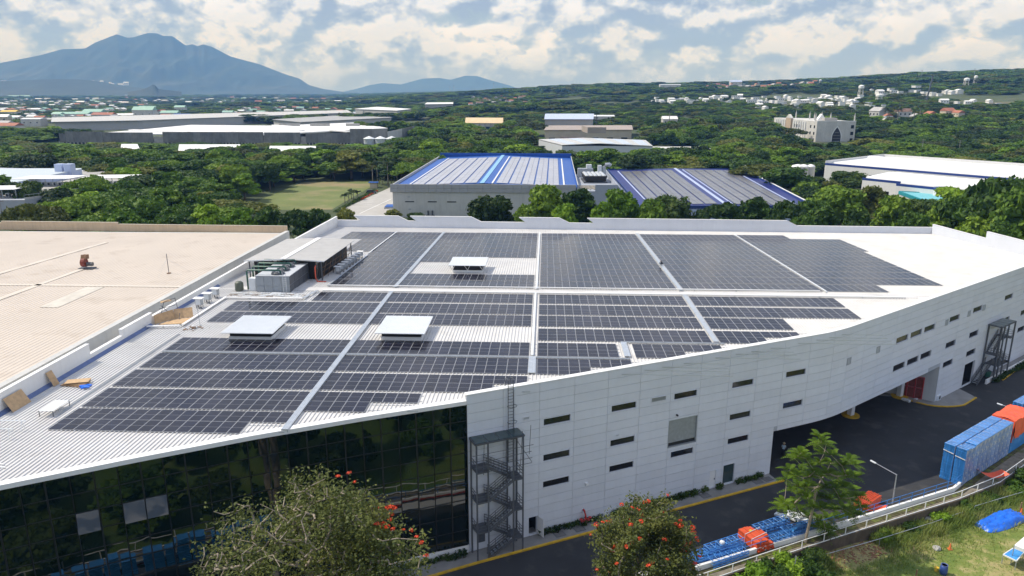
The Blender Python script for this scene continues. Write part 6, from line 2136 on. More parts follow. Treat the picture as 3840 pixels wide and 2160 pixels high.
tag(link('flower_bed', np_mesh('flower_bed', v_, np.arange(len(v_)).reshape(-1, 4), None, [M['flower']])), 'strip of orange red flowers beside the clipped hedge', 'flower bed')
def car(label, loc, rz, paint, kind='suv'):
 t = thing('parked_car', label, 'car', loc, rz)
 L, Wd = 4.6, 1.85
 prof = [(-2.3, .45), (-2.3, .95), (-2.15, 1.05), (-1.75, 1.72), (.55, 1.75), (1.15, 1.12), (2.2, .98), (2.3, .7), (2.3, .45)]
 mb = MB()
 n_ = len(prof)
 vs_ = [(x, -Wd / 2 * (1 if z < 1.1 else .86), z) for x, z in prof] + [(x, Wd / 2 * (1 if z < 1.1 else .86), z) for x, z in prof]
 mb.add(vs_, [tuple(range(n_))[::-1], tuple(range(n_, 2 * n_))] + [(i, (i + 1) % n_, n_ + (i + 1) % n_, n_ + i) for i in range(n_)])
 ob('body', mb, paint, t, local=True)
 for s_ in (-1, 1):
  mb = MB().add([(-1.8, s_ * .9, 1.12), (.85, s_ * .9, 1.12), (.45, s_ * .82, 1.66), (-1.62, s_ * .82, 1.66)], [(0, 1, 2, 3)])
  ob('side_window', mb, M['pane'], t, local=True)
  for x in (-1.4, 1.4):
   w_ = ob('wheel', MB().tube([(x, s_ * .95, .36), (x, s_ * .7, .36)], .36, 14), M['black'], t, local=True)
   ob('rim', MB().tube([(x, s_ * .96, .36), (x, s_ * .94, .36)], .2, 10), M['hood'], w_, local=True)
 for y in (-.65, .65): ob('headlight', MB().box(2.27, y, .72, .08, .35, .16), M['hood'], t, local=True)
 mb = MB().add([(.62, -.74, 1.7), (.62, .74, 1.7), (1.16, .86, 1.15), (1.16, -.86, 1.15)], [(3, 2, 1, 0)])
 ob('windscreen', mb, M['pane'], t, local=True)
 return t
p = D(934, 487, .03)
car('dark grey car parked at the far edge of the pale yard', (p.x, p.y, .03), R(8), mat('dark_car_paint', (.03, .032, .036), .3))
gh = thing('guard_booth', 'small guard booth with blue roof behind the parked car', 'booth', D(938, 475, 0))
p = D(938, 474, 0)
ob('wall', MB().box(p.x, p.y + 3, 0, 3.4, 3, 2.5), M['cream'], gh)
ob('roof', MB().box(p.x, p.y + 3, 2.5, 4.6, 4.2, .25), M['blueroof'], gh)
# palms
def frond_mesh(L, n_, droop, w, seed):
 """one arching frond with leaflets both sides, drawn along +x"""
 rg = random.Random(seed)
 V_, Q_ = [], []
 pts = []
 for i in range(n_ + 1):
  t_ = i / n_
  pts.append(Vector((L * t_ * (1 - .18 * t_), 0, L * (.42 * t_ - droop * t_ * t_))))
 for i in range(1, n_ + 1):
  p = pts[i]
  t_ = i / n_
  ln = w * math.sin(math.pi * min(1, .12 + .85 * t_)) + .08
  for s_ in (-1, 1):
   tip = p + Vector((ln * .45, s_ * ln, -ln * (.25 + .35 * rg.random())))
   b0, b1 = p + Vector((-L / n_ * .42, 0, 0)), p + Vector((L / n_ * .42, 0, .02))
   k = len(V_)
   V_ += [b0, b1, tip + Vector((.05, 0, 0)), tip - Vector((.03, 0, 0))]
   Q_.append((k, k + 1, k + 2, k + 3))
 return V_, Q_
def palm_meshes(h, L, nf, seed, droop=.62, w=.75):
 rg = random.Random(seed)
 tr = MB().tube([(0, 0, 0), (.05 * h / 8, 0, h * .4), (.0, .04, h * .75), (0, 0, h)], .30 if h > 6 else .16, 8, .19 if h > 6 else .12)
 cr = MB()
 for i in range(nf):
  V_, Q_ = frond_mesh(L * rg.uniform(.85, 1.1), 13, droop * rg.uniform(.6, 1.35), w, seed + i)
  az_, el = i * 2.4 + rg.uniform(-.3, .3), rg.uniform(-.35, .75)
  rot = Matrix.Rotation(az_, 4, 'Z') @ Matrix.Rotation(-el, 4, 'Y')
  cr.add([rot @ p + Vector((0, 0, h)) for p in V_], Q_)
 return tr.mesh('trunk', M['palmbark'], True), cr.mesh('crown', M['palmleaf'])
PALMS = {'tall': palm_meshes(10.5, 3.6, 17, 1), 'coco': palm_meshes(8, 4.2, 16, 7, .8, .9), 'small': palm_meshes(2.8, 2.0, 12, 30, .7, .5)}
def palm(kind, loc, rz, label, group, s=1.0):
 t = thing('palm_tree', label, 'palm tree', loc, rz, group)
 t.scale = (s, s, s)
 link('trunk', PALMS[kind][0], t, (0, 0, 0), True)
 link('crown', PALMS[kind][1], t, (0, 0, 0), True)
 return t
for i, (x, yb, s) in enumerate(((938, 462, .95), (950, 462, 1.0), (977, 470, 1.12), (1000, 466, 1.2), (968, 455, 1.1))):
 palm('tall', D(x, yb, 0), i * 1.3, ('leftmost tall royal palm by the guard booth', 'second tall royal palm from the left by the booth', 'tall royal palm in front of the dark trees', 'tallest royal palm beside the blue roof corner', 'royal palm half hidden behind the others')[i], 'royal palms by the pale yard', s)
for i, (x, yb) in enumerate(((868, 512), (878, 507), (890, 503), (884, 500), (900, 502))):
 palm('small', D(x, yb, 0), i, ('leftmost small palm on the lawn edge', 'second small palm on the lawn edge', 'middle small palm on the lawn edge', 'small palm just behind the middle one on the lawn', 'rightmost small palm on the lawn edge')[i], 'small palms on the lawn edge', 1.15)
for i, x in enumerate((955, 962, 985, 992)):
 palm('small', D(x, 463 + (i % 2) * 3, 0), i + .5, 'young palm among the royal palms by the yard', 'young palms by the yard', 1.1)
# ------------------------------------------------------------------ left: pale warehouse with air conditioners on its deck
l1 = thing('deck_warehouse', 'pale warehouse at the left edge with white roofed machines on its deck', 'building', (-195, 290, 0))
zt_ = 9.0
p = [D(340, 471, zt_).xy, D(52, 498, zt_).xy, D(0, 500, zt_).xy + Vector((-30, 0)), D(0, 440, zt_).xy + Vector((-60, 20)), D(205, 443, zt_).xy]
mb = MB().prism([(a.x, a.y) for a in (D(345, 466, zt_).xy, D(62, 503, zt_).xy, D(62, 503, zt_).xy + Vector((-70, -2)), Vector((-330, 390)), D(345, 466, zt_).xy + Vector((-8, 48)))], 0, zt_)
ob('wall', mb, mat('pale_blue_grey_wall', (.40, .42, .46), .75, var=.06, scale=.2, streak=.15), l1)
e0, e1 = D(345, 466, zt_).xy, D(62, 503, zt_).xy
mb = MB().wallrect(e1, e0, zt_, zt_ + .7, -.3, 0, (0.35, -0.94))
ob('parapet', mb, M['greywall'], l1)
mb = MB().prism([(a.x, a.y) for a in (e0 + Vector((-3, 4)), e1 + Vector((-2, 4)), e1 + Vector((-60, 6)), Vector((-300, 380)), e0 + Vector((-9, 44)))], zt_ + .004, zt_ + .06)
ob('deck', mb, M['conc'], l1)
dk = MB()
zu = 12.0
up0, up1 = D(205, 425, zu).xy, D(0, 466, zu).xy
up1 = up1 + (up1 - up0) * .25
up2, up3 = D(-120, 424, zu).xy, D(205, 423, zu).xy
mb = MB().prism([(a.x, a.y) for a in (up0, up1, up2, up3)], zt_ - .5, zu - .3)
ob('upper_wall', mb, M['lilac'], l1)
ob('roof', MB().prism([(a.x, a.y) for a in (up0, up1, up2, up3)], zu - .3, zu), mat('pale_blue_sheet', (.52, .58, .62), .45, var=.05), l1)
mb = MB()
for k in range(26):
 p = e1.lerp(e0, k / 26)
 mb.tube([(p.x, p.y, zt_ + .7), (p.x, p.y, zt_ + 1.7)], .05, 4)
mb.tube([(*e1, zt_ + 1.7), (*e0, zt_ + 1.7)], .05, 4)
ob('deck_railing', mb, M['galv'], l1)
for i, (x, y, w_, n_) in enumerate(((116, 468, 23, 9), (268, 466, 19, 7), (-4, 497, 16, 4))):
 c = D(x, y, zt_)
 t = thing('machine_shelter', ('longer white roofed machine shelter on the left deck', 'shorter white roofed machine shelter on the left deck', 'white roofed machine shelter cut by the left edge')[i], 'shelter', c, 0, 'white shelters on the left deck')
 ob('roof', MB().hexa([(c.x - w_ / 2, c.y - 3, zt_ + 3.0), (c.x + w_ / 2, c.y - 3, zt_ + 3.2), (c.x + w_ / 2 + 3, c.y + 5, zt_ + 3.7), (c.x - w_ / 2 + 3, c.y + 5, zt_ + 3.5)], [(c.x - w_ / 2, c.y - 3, zt_ + 3.15), (c.x + w_ / 2, c.y - 3, zt_ + 3.35), (c.x + w_ / 2 + 3, c.y + 5, zt_ + 3.85), (c.x - w_ / 2 + 3, c.y + 5, zt_ + 3.65)]), M['white'], t)
 for sx in (-1, -.33, .33, 1):
  for yy in (-2.5, 4): ob('post', MB().box(c.x + sx * (w_ / 2 - .8) + 1, c.y + yy, zt_, .2, .2, 3.1), M['galv'], t)
 for k in range(n_):
  o = thing('condenser_unit', 'grey condenser unit in the row under the ' + ('longer', 'shorter', 'leftmost')[i] + ' white shelter', 'condenser', (c.x - w_ / 2 + 2 + (w_ - 3) * k / n_, c.y, zt_), 0, 'condensers under the white shelters')
  ob('body', MB().box(0, 0, .15, 1.3, 1.4, 1.5), M['galv'], o, local=True)
  ob('fan_grille', MB().tube([(0, -.75, .9), (0, -.7, .9)], .5, 10), M['black'], o, local=True)
p = D(147, 452, zt_)
t = thing('rooftop_duct', 'blue grey twin duct elbow beside the left deck', 'duct', p)
for k in range(2): ob('duct', MB().box(p.x + 4 * k - 2, p.y + 6, zt_, 3.2, 3.5, 6.2), M['lilac'], t)
mb = MB()
for k, (x, y) in enumerate(((105, 525), (75, 520))):
 q = D(x, y, 6)
for k in range(2):
 a = e1.lerp(e0, .08 + .1 * k)
 b = e1.lerp(e0, .11 + .1 * k)
 f_ = ob('window', MB().wallrect(a, b, 5.6, 5.75, 0, .1, (.09, -.99)), M['steel'], l1)
 ob('pane', MB().wallrect(a, b, 5.75, 7.0, 0, .05, (.09, -.99)), M['pane'], f_)
def utility_pole(loc, h, label, group='utility poles among the trees', arms=2, lean=0):
 t = thing('utility_pole', label, 'utility pole', loc, 0, group)
 x, y, z = loc
 ob('pole', MB().tube([(x, y, z), (x + lean, y, z + h)], .17, 7, .11), M['conc'], t)
 for k in range(arms): ob('crossarm', MB().beam((x - 1.2 + lean, y, z + h - .5 - 1.1 * k), (x + 1.2 + lean, y, z + h - .5 - 1.1 * k), .14), M['wood'], t)
 mb = MB()
 for k in range(arms):
  for dx in (-1, -.4, .4, 1): mb.tube([(x + dx + lean, y, z + h - .45 - 1.1 * k), (x + dx + lean, y, z + h - .1 - 1.1 * k)], .06, 5)
 ob('insulator', mb, M['galv'], t)
utility_pole(D(12, 578, 0), 12.5, 'utility pole with transformers in front of the left warehouse wall', arms=3)
utility_pole(D(38, 590, 0), 8.5, 'shorter utility pole beside the left warehouse wall', arms=2)
for x, y, h, lb in ((113, 425, 12, 'slim pole standing in the trees behind the left warehouse'), (442, 470, 11, 'pole with crossarm by the grey boundary wall'), (710, 425, 10, 'pole in the dark trees right of the white sheds'), (590, 440, 10, 'pole in the dark trees left of the palms'), (2316, 395, 14, 'pole above the trees left of the striped factory'), (3590 / K, 400, 14, 'pole above the trees behind the striped factory'), (2657 / K, 430, 11, 'thin pole among the trees beyond the navy roof')):
 utility_pole(D(x, y + 6, 0), h, lb)
# boundary wall
w0, w1 = D(372, 432, 0), D(500, 432, 0)
bwl = thing('boundary_wall', 'grey block boundary wall with piers among the left trees', 'wall', w0)
for k in range(9):
 a, b = w0.lerp(w1, k / 9), w0.lerp(w1, (k + 1) / 9)
 ob('panel', MB().wallrect(a.xy.lerp(b.xy, .04), b.xy.lerp(a.xy, .04), 0, 2.9, -.15, .1, (0, -1)), M['conc'], bwl)
 ob('pier', MB().box(a.x, a.y, 0, 1, 1, 3.6), M['conc'], bwl)
# ------------------------------------------------------------------ far left: raw concrete complex with white roofs
cc = thing('concrete_complex', 'long unfinished raw concrete factory with white roofs and stepped parapets', 'building', (-260, 760, 0))
zc_ = 11.2
def cpt(x, y=None, z=None): return D(x, y, z)
cwalls = []
prof_ = [(147, 334, 358), (162, 332, 358), (162, 330, 358), (258, 331, 359), (384, 333, 366), (384, 342, 366), (407, 342, 366), (407, 333, 366), (472, 332, 362), (664, 331, 364)]
base = [D(147, 366, 0).xy, D(384, 371, 0).xy, D(664, 372, 0).xy]
left, right = Vector((-411, 652)), Vector((-112, 640))
fdir = (right - left).normalized()
FLn = (right - left).length
def cc_at(px):
 r_ = ray(px * K, 500)
 t_ = (left.x * fdir.y - left.y * fdir.x) / (r_[0] * fdir.y - r_[1] * fdir.x)
 return Vector((r_[0] * t_, r_[1] * t_))
cn_ = (fdir.y, -fdir.x)
def topz(px, py):
 p = cc_at(px)
 return SY(px * K, py * K, p.y).z
for a, b, ya in ((147, 163, 336), (163, 258, 331), (258, 384, 333), (408, 470, 332), (470, 662, 332), (664, 702, 333), (702, 755, 333), (768, 880, 335), (880, 975, 324)):
 pa_, pb_2 = cc_at(a + .3), cc_at(b - .3)
 zt2 = topz((a + b) / 2, ya)
 n_ = max(1, int((b - a) / 16))
 for k in range(n_):
  u, v = pa_.lerp(pb_2, (k + .004) / n_), pa_.lerp(pb_2, (k + .996) / n_)
  ob('wall_panel', MB().wallrect(u, v, 3.0, zt2, -.5, .0, cn_), M['rawconc'], cc)
 mb = MB()
 for k in range(n_ * 2 + 1):
  u = pa_.lerp(pb_2, k / (n_ * 2))
  mb.box(u.x, u.y + .4, 0, .9, .9, 3.0, math.atan2(fdir.y, fdir.x))
 ob('column', mb, M['conc'], cc)
 ob('dark_gap', MB().wallrect(pa_, pb_2, 0, 3.0, -3.5, -3, cn_), M['dark'], cc)
for a, b in ((384, 408), (662, 664.5), (755, 768)):
 pa_, pb_2 = cc_at(a), cc_at(b)
 ob('link_block', MB().wallrect(pa_, pb_2, 0, topz((a + b) / 2, 344), -1.6, -.9, cn_), M['conc'], cc)
for a, b, y0, y1 in ((384, 662, 0, 0),):
 pass
bk0 = Vector((-250, 800))
mb = MB()
zr = 9.6
rp = [D(228, 336, zr).xy, D(664, 338, zr).xy, D(975, 322, zr).xy, D(900, 308, zr).xy, D(690, 316, zr).xy, D(480, 314, zr).xy, D(330, 328, zr).xy]
mb.prism([(p.x, p.y) for p in rp], 8.6, zr)
for (x0, y0, x1, y1) in ((330, 328, 470, 334), (470, 322, 664, 337), (690, 316, 880, 333), (560, 318, 760, 330)):
 a, b = D(x0, y0, zr), D(x1, y1, zr)
 mb.beam(a + Vector((0, 0, .5)), b + Vector((0, 0, .5)), 6, .9)
ob('roof', mb, M['white'], cc)
rp2 = [D(975, 324, 9.4).xy, D(972, 355, 0).xy]
a, b = cc_at(975), Vector((-96, 745))
for k in range(8):
 u, v = a.lerp(b, (k + .02) / 8), a.lerp(b, (k + .98) / 8)
 ob('wall_panel', MB().wallrect(u, v, 0, 12.5, -.4, 0, outn(a, b)), M['greywall'] if k < 4 else M['rawconc'], cc)
mb = MB()
for x0, x1, y0 in ((702, 755, 312), (780, 830, 312), (870, 905, 312)):
 u, v = D(x0, 317, 9.6), D(x1, 317, 9.6)
 mb.wallrect(u.xy, v.xy, 9.6, 12.4, -.3, 0, (0, -1))
ob('upstand', mb, M['conc'], cc)
# white lower sheds in front
for i, (x0, x1, y0, y1) in enumerate(((303, 352, 366, 373), (448, 610, 367, 380), (676, 800, 371, 383))):
 z = 5.0
 a, b, c_, d_ = D(x0, y1, z), D(x1, y1 + 2, z), D(x1 - 6, y0, z), D(x0 + 3, y0, z)
 t = thing('white_shed', ('small white shed roof showing through the left trees', 'long white shed in front of the raw concrete wall', 'white shed in front of the raw concrete wall, right of the other')[i], 'building', (a + c_) / 2 - Vector((0, 0, z)), 0, 'white sheds before the concrete complex')
 ob('wall', MB().prism([(p.x, p.y) for p in (a, b, c_, d_)], 0, z - .1), M['cream'], t)
 ob('roof', MB().hexa([x - Vector((0, 0, .09)) for x in (a, b, c_, d_)], [a, b, c_ + Vector((0, 0, 1.2)), d_ + Vector((0, 0, 1.2))]), M['white'], t)
# silos
for i, x in enumerate((945, 985, 1012, 1040)):
 if x > 1035: continue
 p = D(x * 1.0 - 0 if False else (1386 + 42 * i) / K, 372, 0)
 t = thing('silo', ('first', 'second', 'third', 'fourth')[i] + ' cone topped silo from the left beside the concrete complex', 'silo', p, 0, 'silos beside the concrete complex')
 ob('body', MB().lathe(p.x, p.y, [(4.6, 0), (4.6, 7.4)], 14), mat('silo_metal', (.5, .53, .55), .5) if i == 0 else bpy.data.materials['silo_metal'], t)
 ob('roof', MB().lathe(p.x, p.y, [(5.0, 7.4), (5.0, 7.7), (.5, 9.6), (.2, 9.7)], 14), M['hood'], t)
# long grey warehouses behind
def block(nm, label, pts, h, wm, rm, cat='building', group=None, rise=0, over=.4):
 c = sum((Vector((p[0], p[1])) for p in pts), Vector((0, 0))) / len(pts)
 z0 = min(land(p[0], p[1]) for p in pts)
 t = thing(nm, label, cat, (c.x, c.y, z0), 0, group)
 ob('wall', MB().prism([(p[0], p[1]) for p in pts], z0 - 2, z0 + h), wm, t)
 q = [c + (Vector((p[0], p[1])) - c) * (1 + over / 20) for p in pts]
 mb = MB()
 if rise and len(q) == 4:
  a, b = (q[0] + q[3]) / 2, (q[1] + q[2]) / 2
  v_ = [(*q[0], z0 + h), (*q[1], z0 + h), (*q[2], z0 + h), (*q[3], z0 + h), (*a, z0 + h + rise), (*b, z0 + h + rise)]
  mb.add(v_, [(0, 1, 5, 4), (2, 3, 4, 5), (0, 4, 3), (1, 2, 5), (3, 2, 1, 0)])
 else: mb.prism([(p.x, p.y) for p in q], z0 + h, z0 + h + .5)
 ob('roof', mb, rm, t)
 return t, z0
lg = mat('light_grey_wall', (.42, .42, .41), .8, var=.06, scale=.05)
t, _ = block('long_warehouse', 'very long grey warehouse with a row of small windows at far left', [D(142, 330, 0).xy, D(360, 325, 0).xy, D(880, 300, 0).xy, D(870, 292, 0).xy, D(142, 316, 0).xy], 10.5, lg, M['roofgrey'])
a, b = D(345, 325, 0).xy, D(600, 313, 0).xy
wall_windows(t, a, b, outn(a, b), (6.8,), 16, 6.5, 2.2)
t, _ = block('grey_roof_warehouse', 'broad warehouse with a flat dark grey roof behind the white roofs', [D(690, 322, 0).xy, D(760, 331, 0).xy, D(985, 316, 0).xy, D(930, 304, 0).xy], 10.5, lg, mat('slate_sheet', (.34, .34, .335), .6, var=.08, scale=.05))
t, _ = block('pipe_factory', 'boxy grey plant with pipes at the right end of the far warehouses', [D(895, 300, 0).xy, D(1000, 306, 0).xy, D(1035, 300, 0).xy, D(950, 292, 0).xy], 14, lg, M['white'])
p = D(935, 301, 0)
for k in range(4): ob('pipe', MB().tube([(p.x - 12 + 9 * k, p.y - 6, 0), (p.x - 12 + 9 * k, p.y - 6, 16)], .9, 6), M['galv'], t)
t, _ = block('flat_shop', 'low flat white shop right of the far warehouses', [D(1070, 292, 0).xy, D(1140, 290, 0).xy, D(1140, 283, 0).xy, D(1075, 284, 0).xy], 12, lg, M['white'])
t, _ = block('blue_hall', 'far blue and white hall behind the cream vaulted building', [D(1220, 297, 0).xy, D(1510, 300, 0).xy, D(1505, 290, 0).xy, D(1225, 290, 0).xy], 9, mat('far_blue_wall', (.10, .20, .42), .7, var=.2, scale=.05), M['hood'])
# cream vaulted building
vb = thing('vaulted_building', 'white building with a cream barrel roof among the far trees', 'building', (-20, 770, 0))
a, b = D(1180, 342, 0).xy, D(1480, 345, 0).xy
b = Vector((b.x - 90, a.y - 6))
hh = 13.5
mb = MB().prism([(a.x, a.y), (b.x, b.y), (b.x + 3, b.y + 30), (a.x + 3, a.y + 30)], 0, hh)
ob('wall', mb, M['oldwhite'], vb)
mb = MB()
n_ = 8
prv = [(30 * i / n_, 5.0 * math.sin(math.pi * i / n_)) for i in range(n_ + 1)]
vs_ = [(a.x - 4, a.y - 1 + s * 1.05, hh + z) for s, z in prv] + [(b.x + 2, b.y - 1 + s * 1.05, hh + z) for s, z in prv]
k = len(prv)
mb.add(vs_, [(i, k + i, k + i + 1, i + 1) for i in range(k - 1)] + [tuple(range(k))[::-1], tuple(range(k, 2 * k))])
ob('vault_roof', mb, M['creamroof'], vb)
wall_windows(vb, a, b, outn(a, b), (1.5,), 14, 2.4, 2.2)
wall_windows(vb, a, b, outn(a, b), (6.5,), 5, 9, 3.5, M['canopyglass'])
mb = MB()
for i in range(7):
 p = a.lerp(b, i / 6)
 mb.box(p.x, p.y - .5, 0, 1.2, 1.2, hh)
ob('pilaster', mb, M['conc'], vb)
# brown roofed office with pale blue hall behind
ob_ = thing('tan_office', 'tan flat roofed office with awnings in front of a pale blue roof', 'building', (60, 720, 0))
a, b = D(1370, 357, 0).xy, D(1588, 356, 0).xy
mb = MB().prism([(a.x, a.y), (b.x, b.y), (b.x + 8, b.y + 55), (a.x + 6, a.y + 55)], 0, 10.5)
ob('wall', mb, M['cream'], ob_)
browng = mat('taupe_roof', (.34, .29, .255), .8, var=.08, scale=.05)
mb = MB().hexa([(a.x - 1, a.y - 1, 10.5), (b.x + 1, b.y - 1, 10.5), (b.x + 9, b.y + 56, 10.5), (a.x + 5, a.y + 56, 10.5)], [(a.x - 1, a.y - 1, 11), (b.x + 1, b.y - 1, 11), (b.x + 9, b.y + 56, 12.6), (a.x + 5, a.y + 56, 12.6)])
ob('roof', mb, browng, ob_)
p = D(1497, 330, 12)
ob('lift_house', MB().prism([(p.x - 8, p.y - 14), (p.x + 8, p.y - 14), (p.x + 4, p.y + 20), (p.x - 10, p.y + 20)], 11, 16), browng, ob_)
wall_windows(ob_, a, b, outn(a, b), (1.4,), 6, 6, 2.6)
mb = MB()
for i in range(3):
 p = a.lerp(b, .22 + .1 * i)
 mb.box(p.x, p.y - 1.5, 3.6, 7, 3.5, .3)
ob('awning', mb, M['rust'], ob_)
t, _ = block('pale_blue_hall', 'hall with a bright pale blue roof behind the tan office', [D(1370, 346, 0).xy, D(1490, 346, 0).xy, D(1492, 324, 0).xy, D(1372, 324, 0).xy], 14.5, lg, M['lilac'])
p = D(1498, 352, 0)
t = thing('antenna_mast', 'thin dark mast in front of the tan office', 'mast', p)
ob('mast', MB().tube([(p.x, p.y - 3, 0), (p.x, p.y - 3, 24)], .3, 5), M['steel'], t)
for k in range(3): ob('crossarm', MB().beam((p.x - 1.6, p.y - 3, 17 + 2 * k), (p.x + 1.6, p.y - 3, 17 + 2 * k), .25), M['steel'], t)
# white works with the lettered gable
ew = thing('lettered_factory', 'white factory with teal logo and dark lettering half hidden by trees', 'building', (60, 540, 0))
a, b = D(1405, 398, 0).xy, D(1690, 398, 0).xy
zf = 9.3
a = D(1414, 367, zf).xy
b = Vector((a.x + 62, a.y - 3))
mb = MB().prism([(a.x, a.y), (b.x, b.y), (b.x + 6, b.y + 62), (a.x - 14, a.y + 62)], 0, zf)
ob('wall', mb, mat('pale_wall', (.52, .55, .57), .7, var=.04, scale=.1), ew)
def rf(u, v, dz=0):
 x = a.x + (b.x - a.x) * u - 14 * v * (1 - u) + 6 * v * u
 return Vector((x, a.y - .6 + (b.y - a.y) * u + 62.5 * v, zf + 1.6 * (1 - abs(u - .42) / .58) + dz))
mb = MB()
for u0, u1 in ((0, .42), (.42, 1)): mb.hexa([rf(u0, 0), rf(u1, 0), rf(u1, 1), rf(u0, 1)], [rf(u0, 0, .3), rf(u1, 0, .3), rf(u1, 1, .3), rf(u0, 1, .3)])
ob('roof', mb, mat('sheet_white_grey', (.50, .50, .485), .6, var=.1, scale=.08), ew)
mb = MB()
for u0 in (.08, .27, .5, .68, .86): mb.hexa([rf(u0, .05, .3), rf(u0 + .1, .05, .3), rf(u0 + .1, .95, .3), rf(u0, .95, .3)], [rf(u0, .05, .42), rf(u0 + .1, .05, .42), rf(u0 + .1, .95, .42), rf(u0, .95, .42)])
ob('roof_panel', mb, mat('pale_skylight', (.50, .56, .64), .5, var=.08, scale=.1), ew)
t, _ = block('annex', 'low white annex right of the lettered factory', [(b.x + 1, b.y + 4), (b.x + 44, b.y + 2), (b.x + 44, b.y + 36), (b.x + 3, b.y + 36)], 6, bpy.data.materials['pale_wall'], M['oldwhite'])
# gable lettering: ring logo and bold letters
lx = D(1442, 374, 6.4)
sx, sy_, sz = a.x + 6.7, a.y - .12, 5.7
def flat(nm, pts, m, par):
 """sign piece: polygon in the wall plane with a little thickness"""
 k = len(pts)
 v0 = [(sx + x, sy_ - .02 - .045 * (x / 20), sz + z) for x, z in pts]
 v1 = [(x, y - .08, z) for x, y, z in v0]
 mb = MB().add(v0 + v1, [tuple(range(k))[::-1], tuple(range(k, 2 * k))] + [(i, (i + 1) % k, k + (i + 1) % k, k + i) for i in range(k)])
 return ob(nm, mb, m, par)
sg = ob('logo_base', MB().box(sx + 1.6, a.y - .03, sz + 1.4, .3, .04, .3), M['teallogo'], ew)
ring = []
for i in range(20):
 t0, t1 = R(18 * i), R(18 * (i + 1))
 flat('logo_ring', [(1.6 + 1.35 * math.cos(t0), 1.55 + 1.35 * math.sin(t0)), (1.6 + 1.05 * math.cos(t0), 1.55 + 1.05 * math.sin(t0)), (1.6 + 1.05 * math.cos(t1), 1.55 + 1.05 * math.sin(t1)), (1.6 + 1.35 * math.cos(t1), 1.55 + 1.35 * math.sin(t1))][::-1], M['teallogo'], sg)
flat('logo_arrow', [(1.15, .75), (2.35, 1.55), (1.15, 2.35), (1.45, 1.55)], M['teallogo'], sg)
LET = {'E': [[(0, 0), (.25, 0), (.25, 1), (0, 1)], [(.25, 0), (.8, 0), (.8, .2), (.25, .2)], [(.25, .4), (.7, .4), (.7, .6), (.25, .6)], [(.25, .8), (.8, .8), (.8, 1), (.25, 1)]],
       'N': [[(0, 0), (.22, 0), (.22, 1), (0, 1)], [(.58, 0), (.8, 0), (.8, 1), (.58, 1)], [(.22, 1), (.22, .72), (.58, 0), (.58, .28)]],
       'G': [[(0, 0), (.22, 0), (.22, 1), (0, 1)], [(.22, .8), (.8, .8), (.8, 1), (.22, 1)], [(.22, 0), (.8, 0), (.8, .2), (.22, .2)], [(.58, .2), (.8, .2), (.8, .55), (.58, .55)], [(.42, .4), (.58, .4), (.58, .55), (.42, .55)]],
       'T': [[(0, .8), (.8, .8), (.8, 1), (0, 1)], [(.29, 0), (.51, 0), (.51, .8), (.29, .8)]],
       'K': [[(0, 0), (.22, 0), (.22, 1), (0, 1)], [(.22, .4), (.55, 1), (.82, 1), (.42, .42)], [(.3, .5), (.42, .62), (.84, 0), (.57, 0)]]}
x = 3.7
for ch in 'ENGTEK':
 par = None
 for pl in LET[ch]:
  o = flat('letter', [(x + px * 1.75, .8 + pz * 1.35) for px, pz in pl], M['signgrey'], ew)
 x += 1.85
# ------------------------------------------------------------------ church like school at the right
ch = thing('gothic_school', 'stained white gothic school block with tall pointed arch and rooftop pinnacles', 'building', (275, 690, 0))
pf0, pf1 = D(2050, 366, 0).xy, D(2157, 368, 0).xy
pf1 = Vector((pf1.x, pf0.y - 2))
pb1 = D(1968, 352, 0).xy
pb1 = Vector((260, 752))
Hc = 20.5
sidev = (pb1 - pf0)
mb = MB().prism([(pf0.x, pf0.y), (pf1.x, pf1.y), (pf1.x + sidev.x * .8, pf1.y + sidev.y * .8), (pb1.x, pb1.y)], 0, Hc)
ob('wall', mb, M['oldwhite'], ch)
fd = (pf1 - pf0).normalized()
fnn = outn(pf0, pf1)
wfl = (pf1 - pf0).length
cx = wfl * .53
def arch(w, z0, hs, ht, d0, d1, nm, m, k=8):
 pts = [(-w / 2, z0)]
 for i in range(k + 1):
  t_ = i / k
  pts.append((-w / 2 * (1 - t_ ** 1.6), hs + (ht - hs) * t_ ** .85))
 pts += [(-x, z) for x, z in pts[::-1][1:]]
 kk = len(pts)
 def w3(x, z, d_):
  p = pf0 + fd * (cx + x)
  return (p.x + fnn[0] * d_, p.y + fnn[1] * d_, z)
 mb = MB().add([w3(x, z, d0) for x, z in pts] + [w3(x, z, d1) for x, z in pts], [tuple(range(kk))[::-1], tuple(range(kk, 2 * kk))] + [(i, (i + 1) % kk, kk + (i + 1) % kk, kk + i) for i in range(kk)])
 return ob(nm, mb, m, ch)
arch(8.6, 1, 7.5, 16.6, -.1, .12, 'arch_surround', M['white'])
aw = arch(7.4, 1, 7.2, 15.6, -.1, .2, 'arch_window', mat('arch_glass', (.03, .026, .028), .3))
for z in (3.5, 6, 8.5, 11): ob('mullion', MB().wallrect(pf0 + fd * (cx - 3.2 + max(0, z - 8) * .5), pf0 + fd * (cx + 3.2 - max(0, z - 8) * .5), z, z + .25, .2, .3, fnn), M['conc'], aw)
wall_windows(ch, pf1 - fd * 4.6, pf1 - fd * .8, fnn, (3.2, 8.8, 14.4), 1, 2.6, 3.2)
sn = outn(pb1, pf0)
sd_ = (pf0 - pb1).normalized()
SLn = (pf0 - pb1).length
wall_windows(ch, pf0 - sd_ * 16, pf0 - sd_ * 1, sn, (3.2, 8.8, 14.4), 2, 2.6, 2.8)
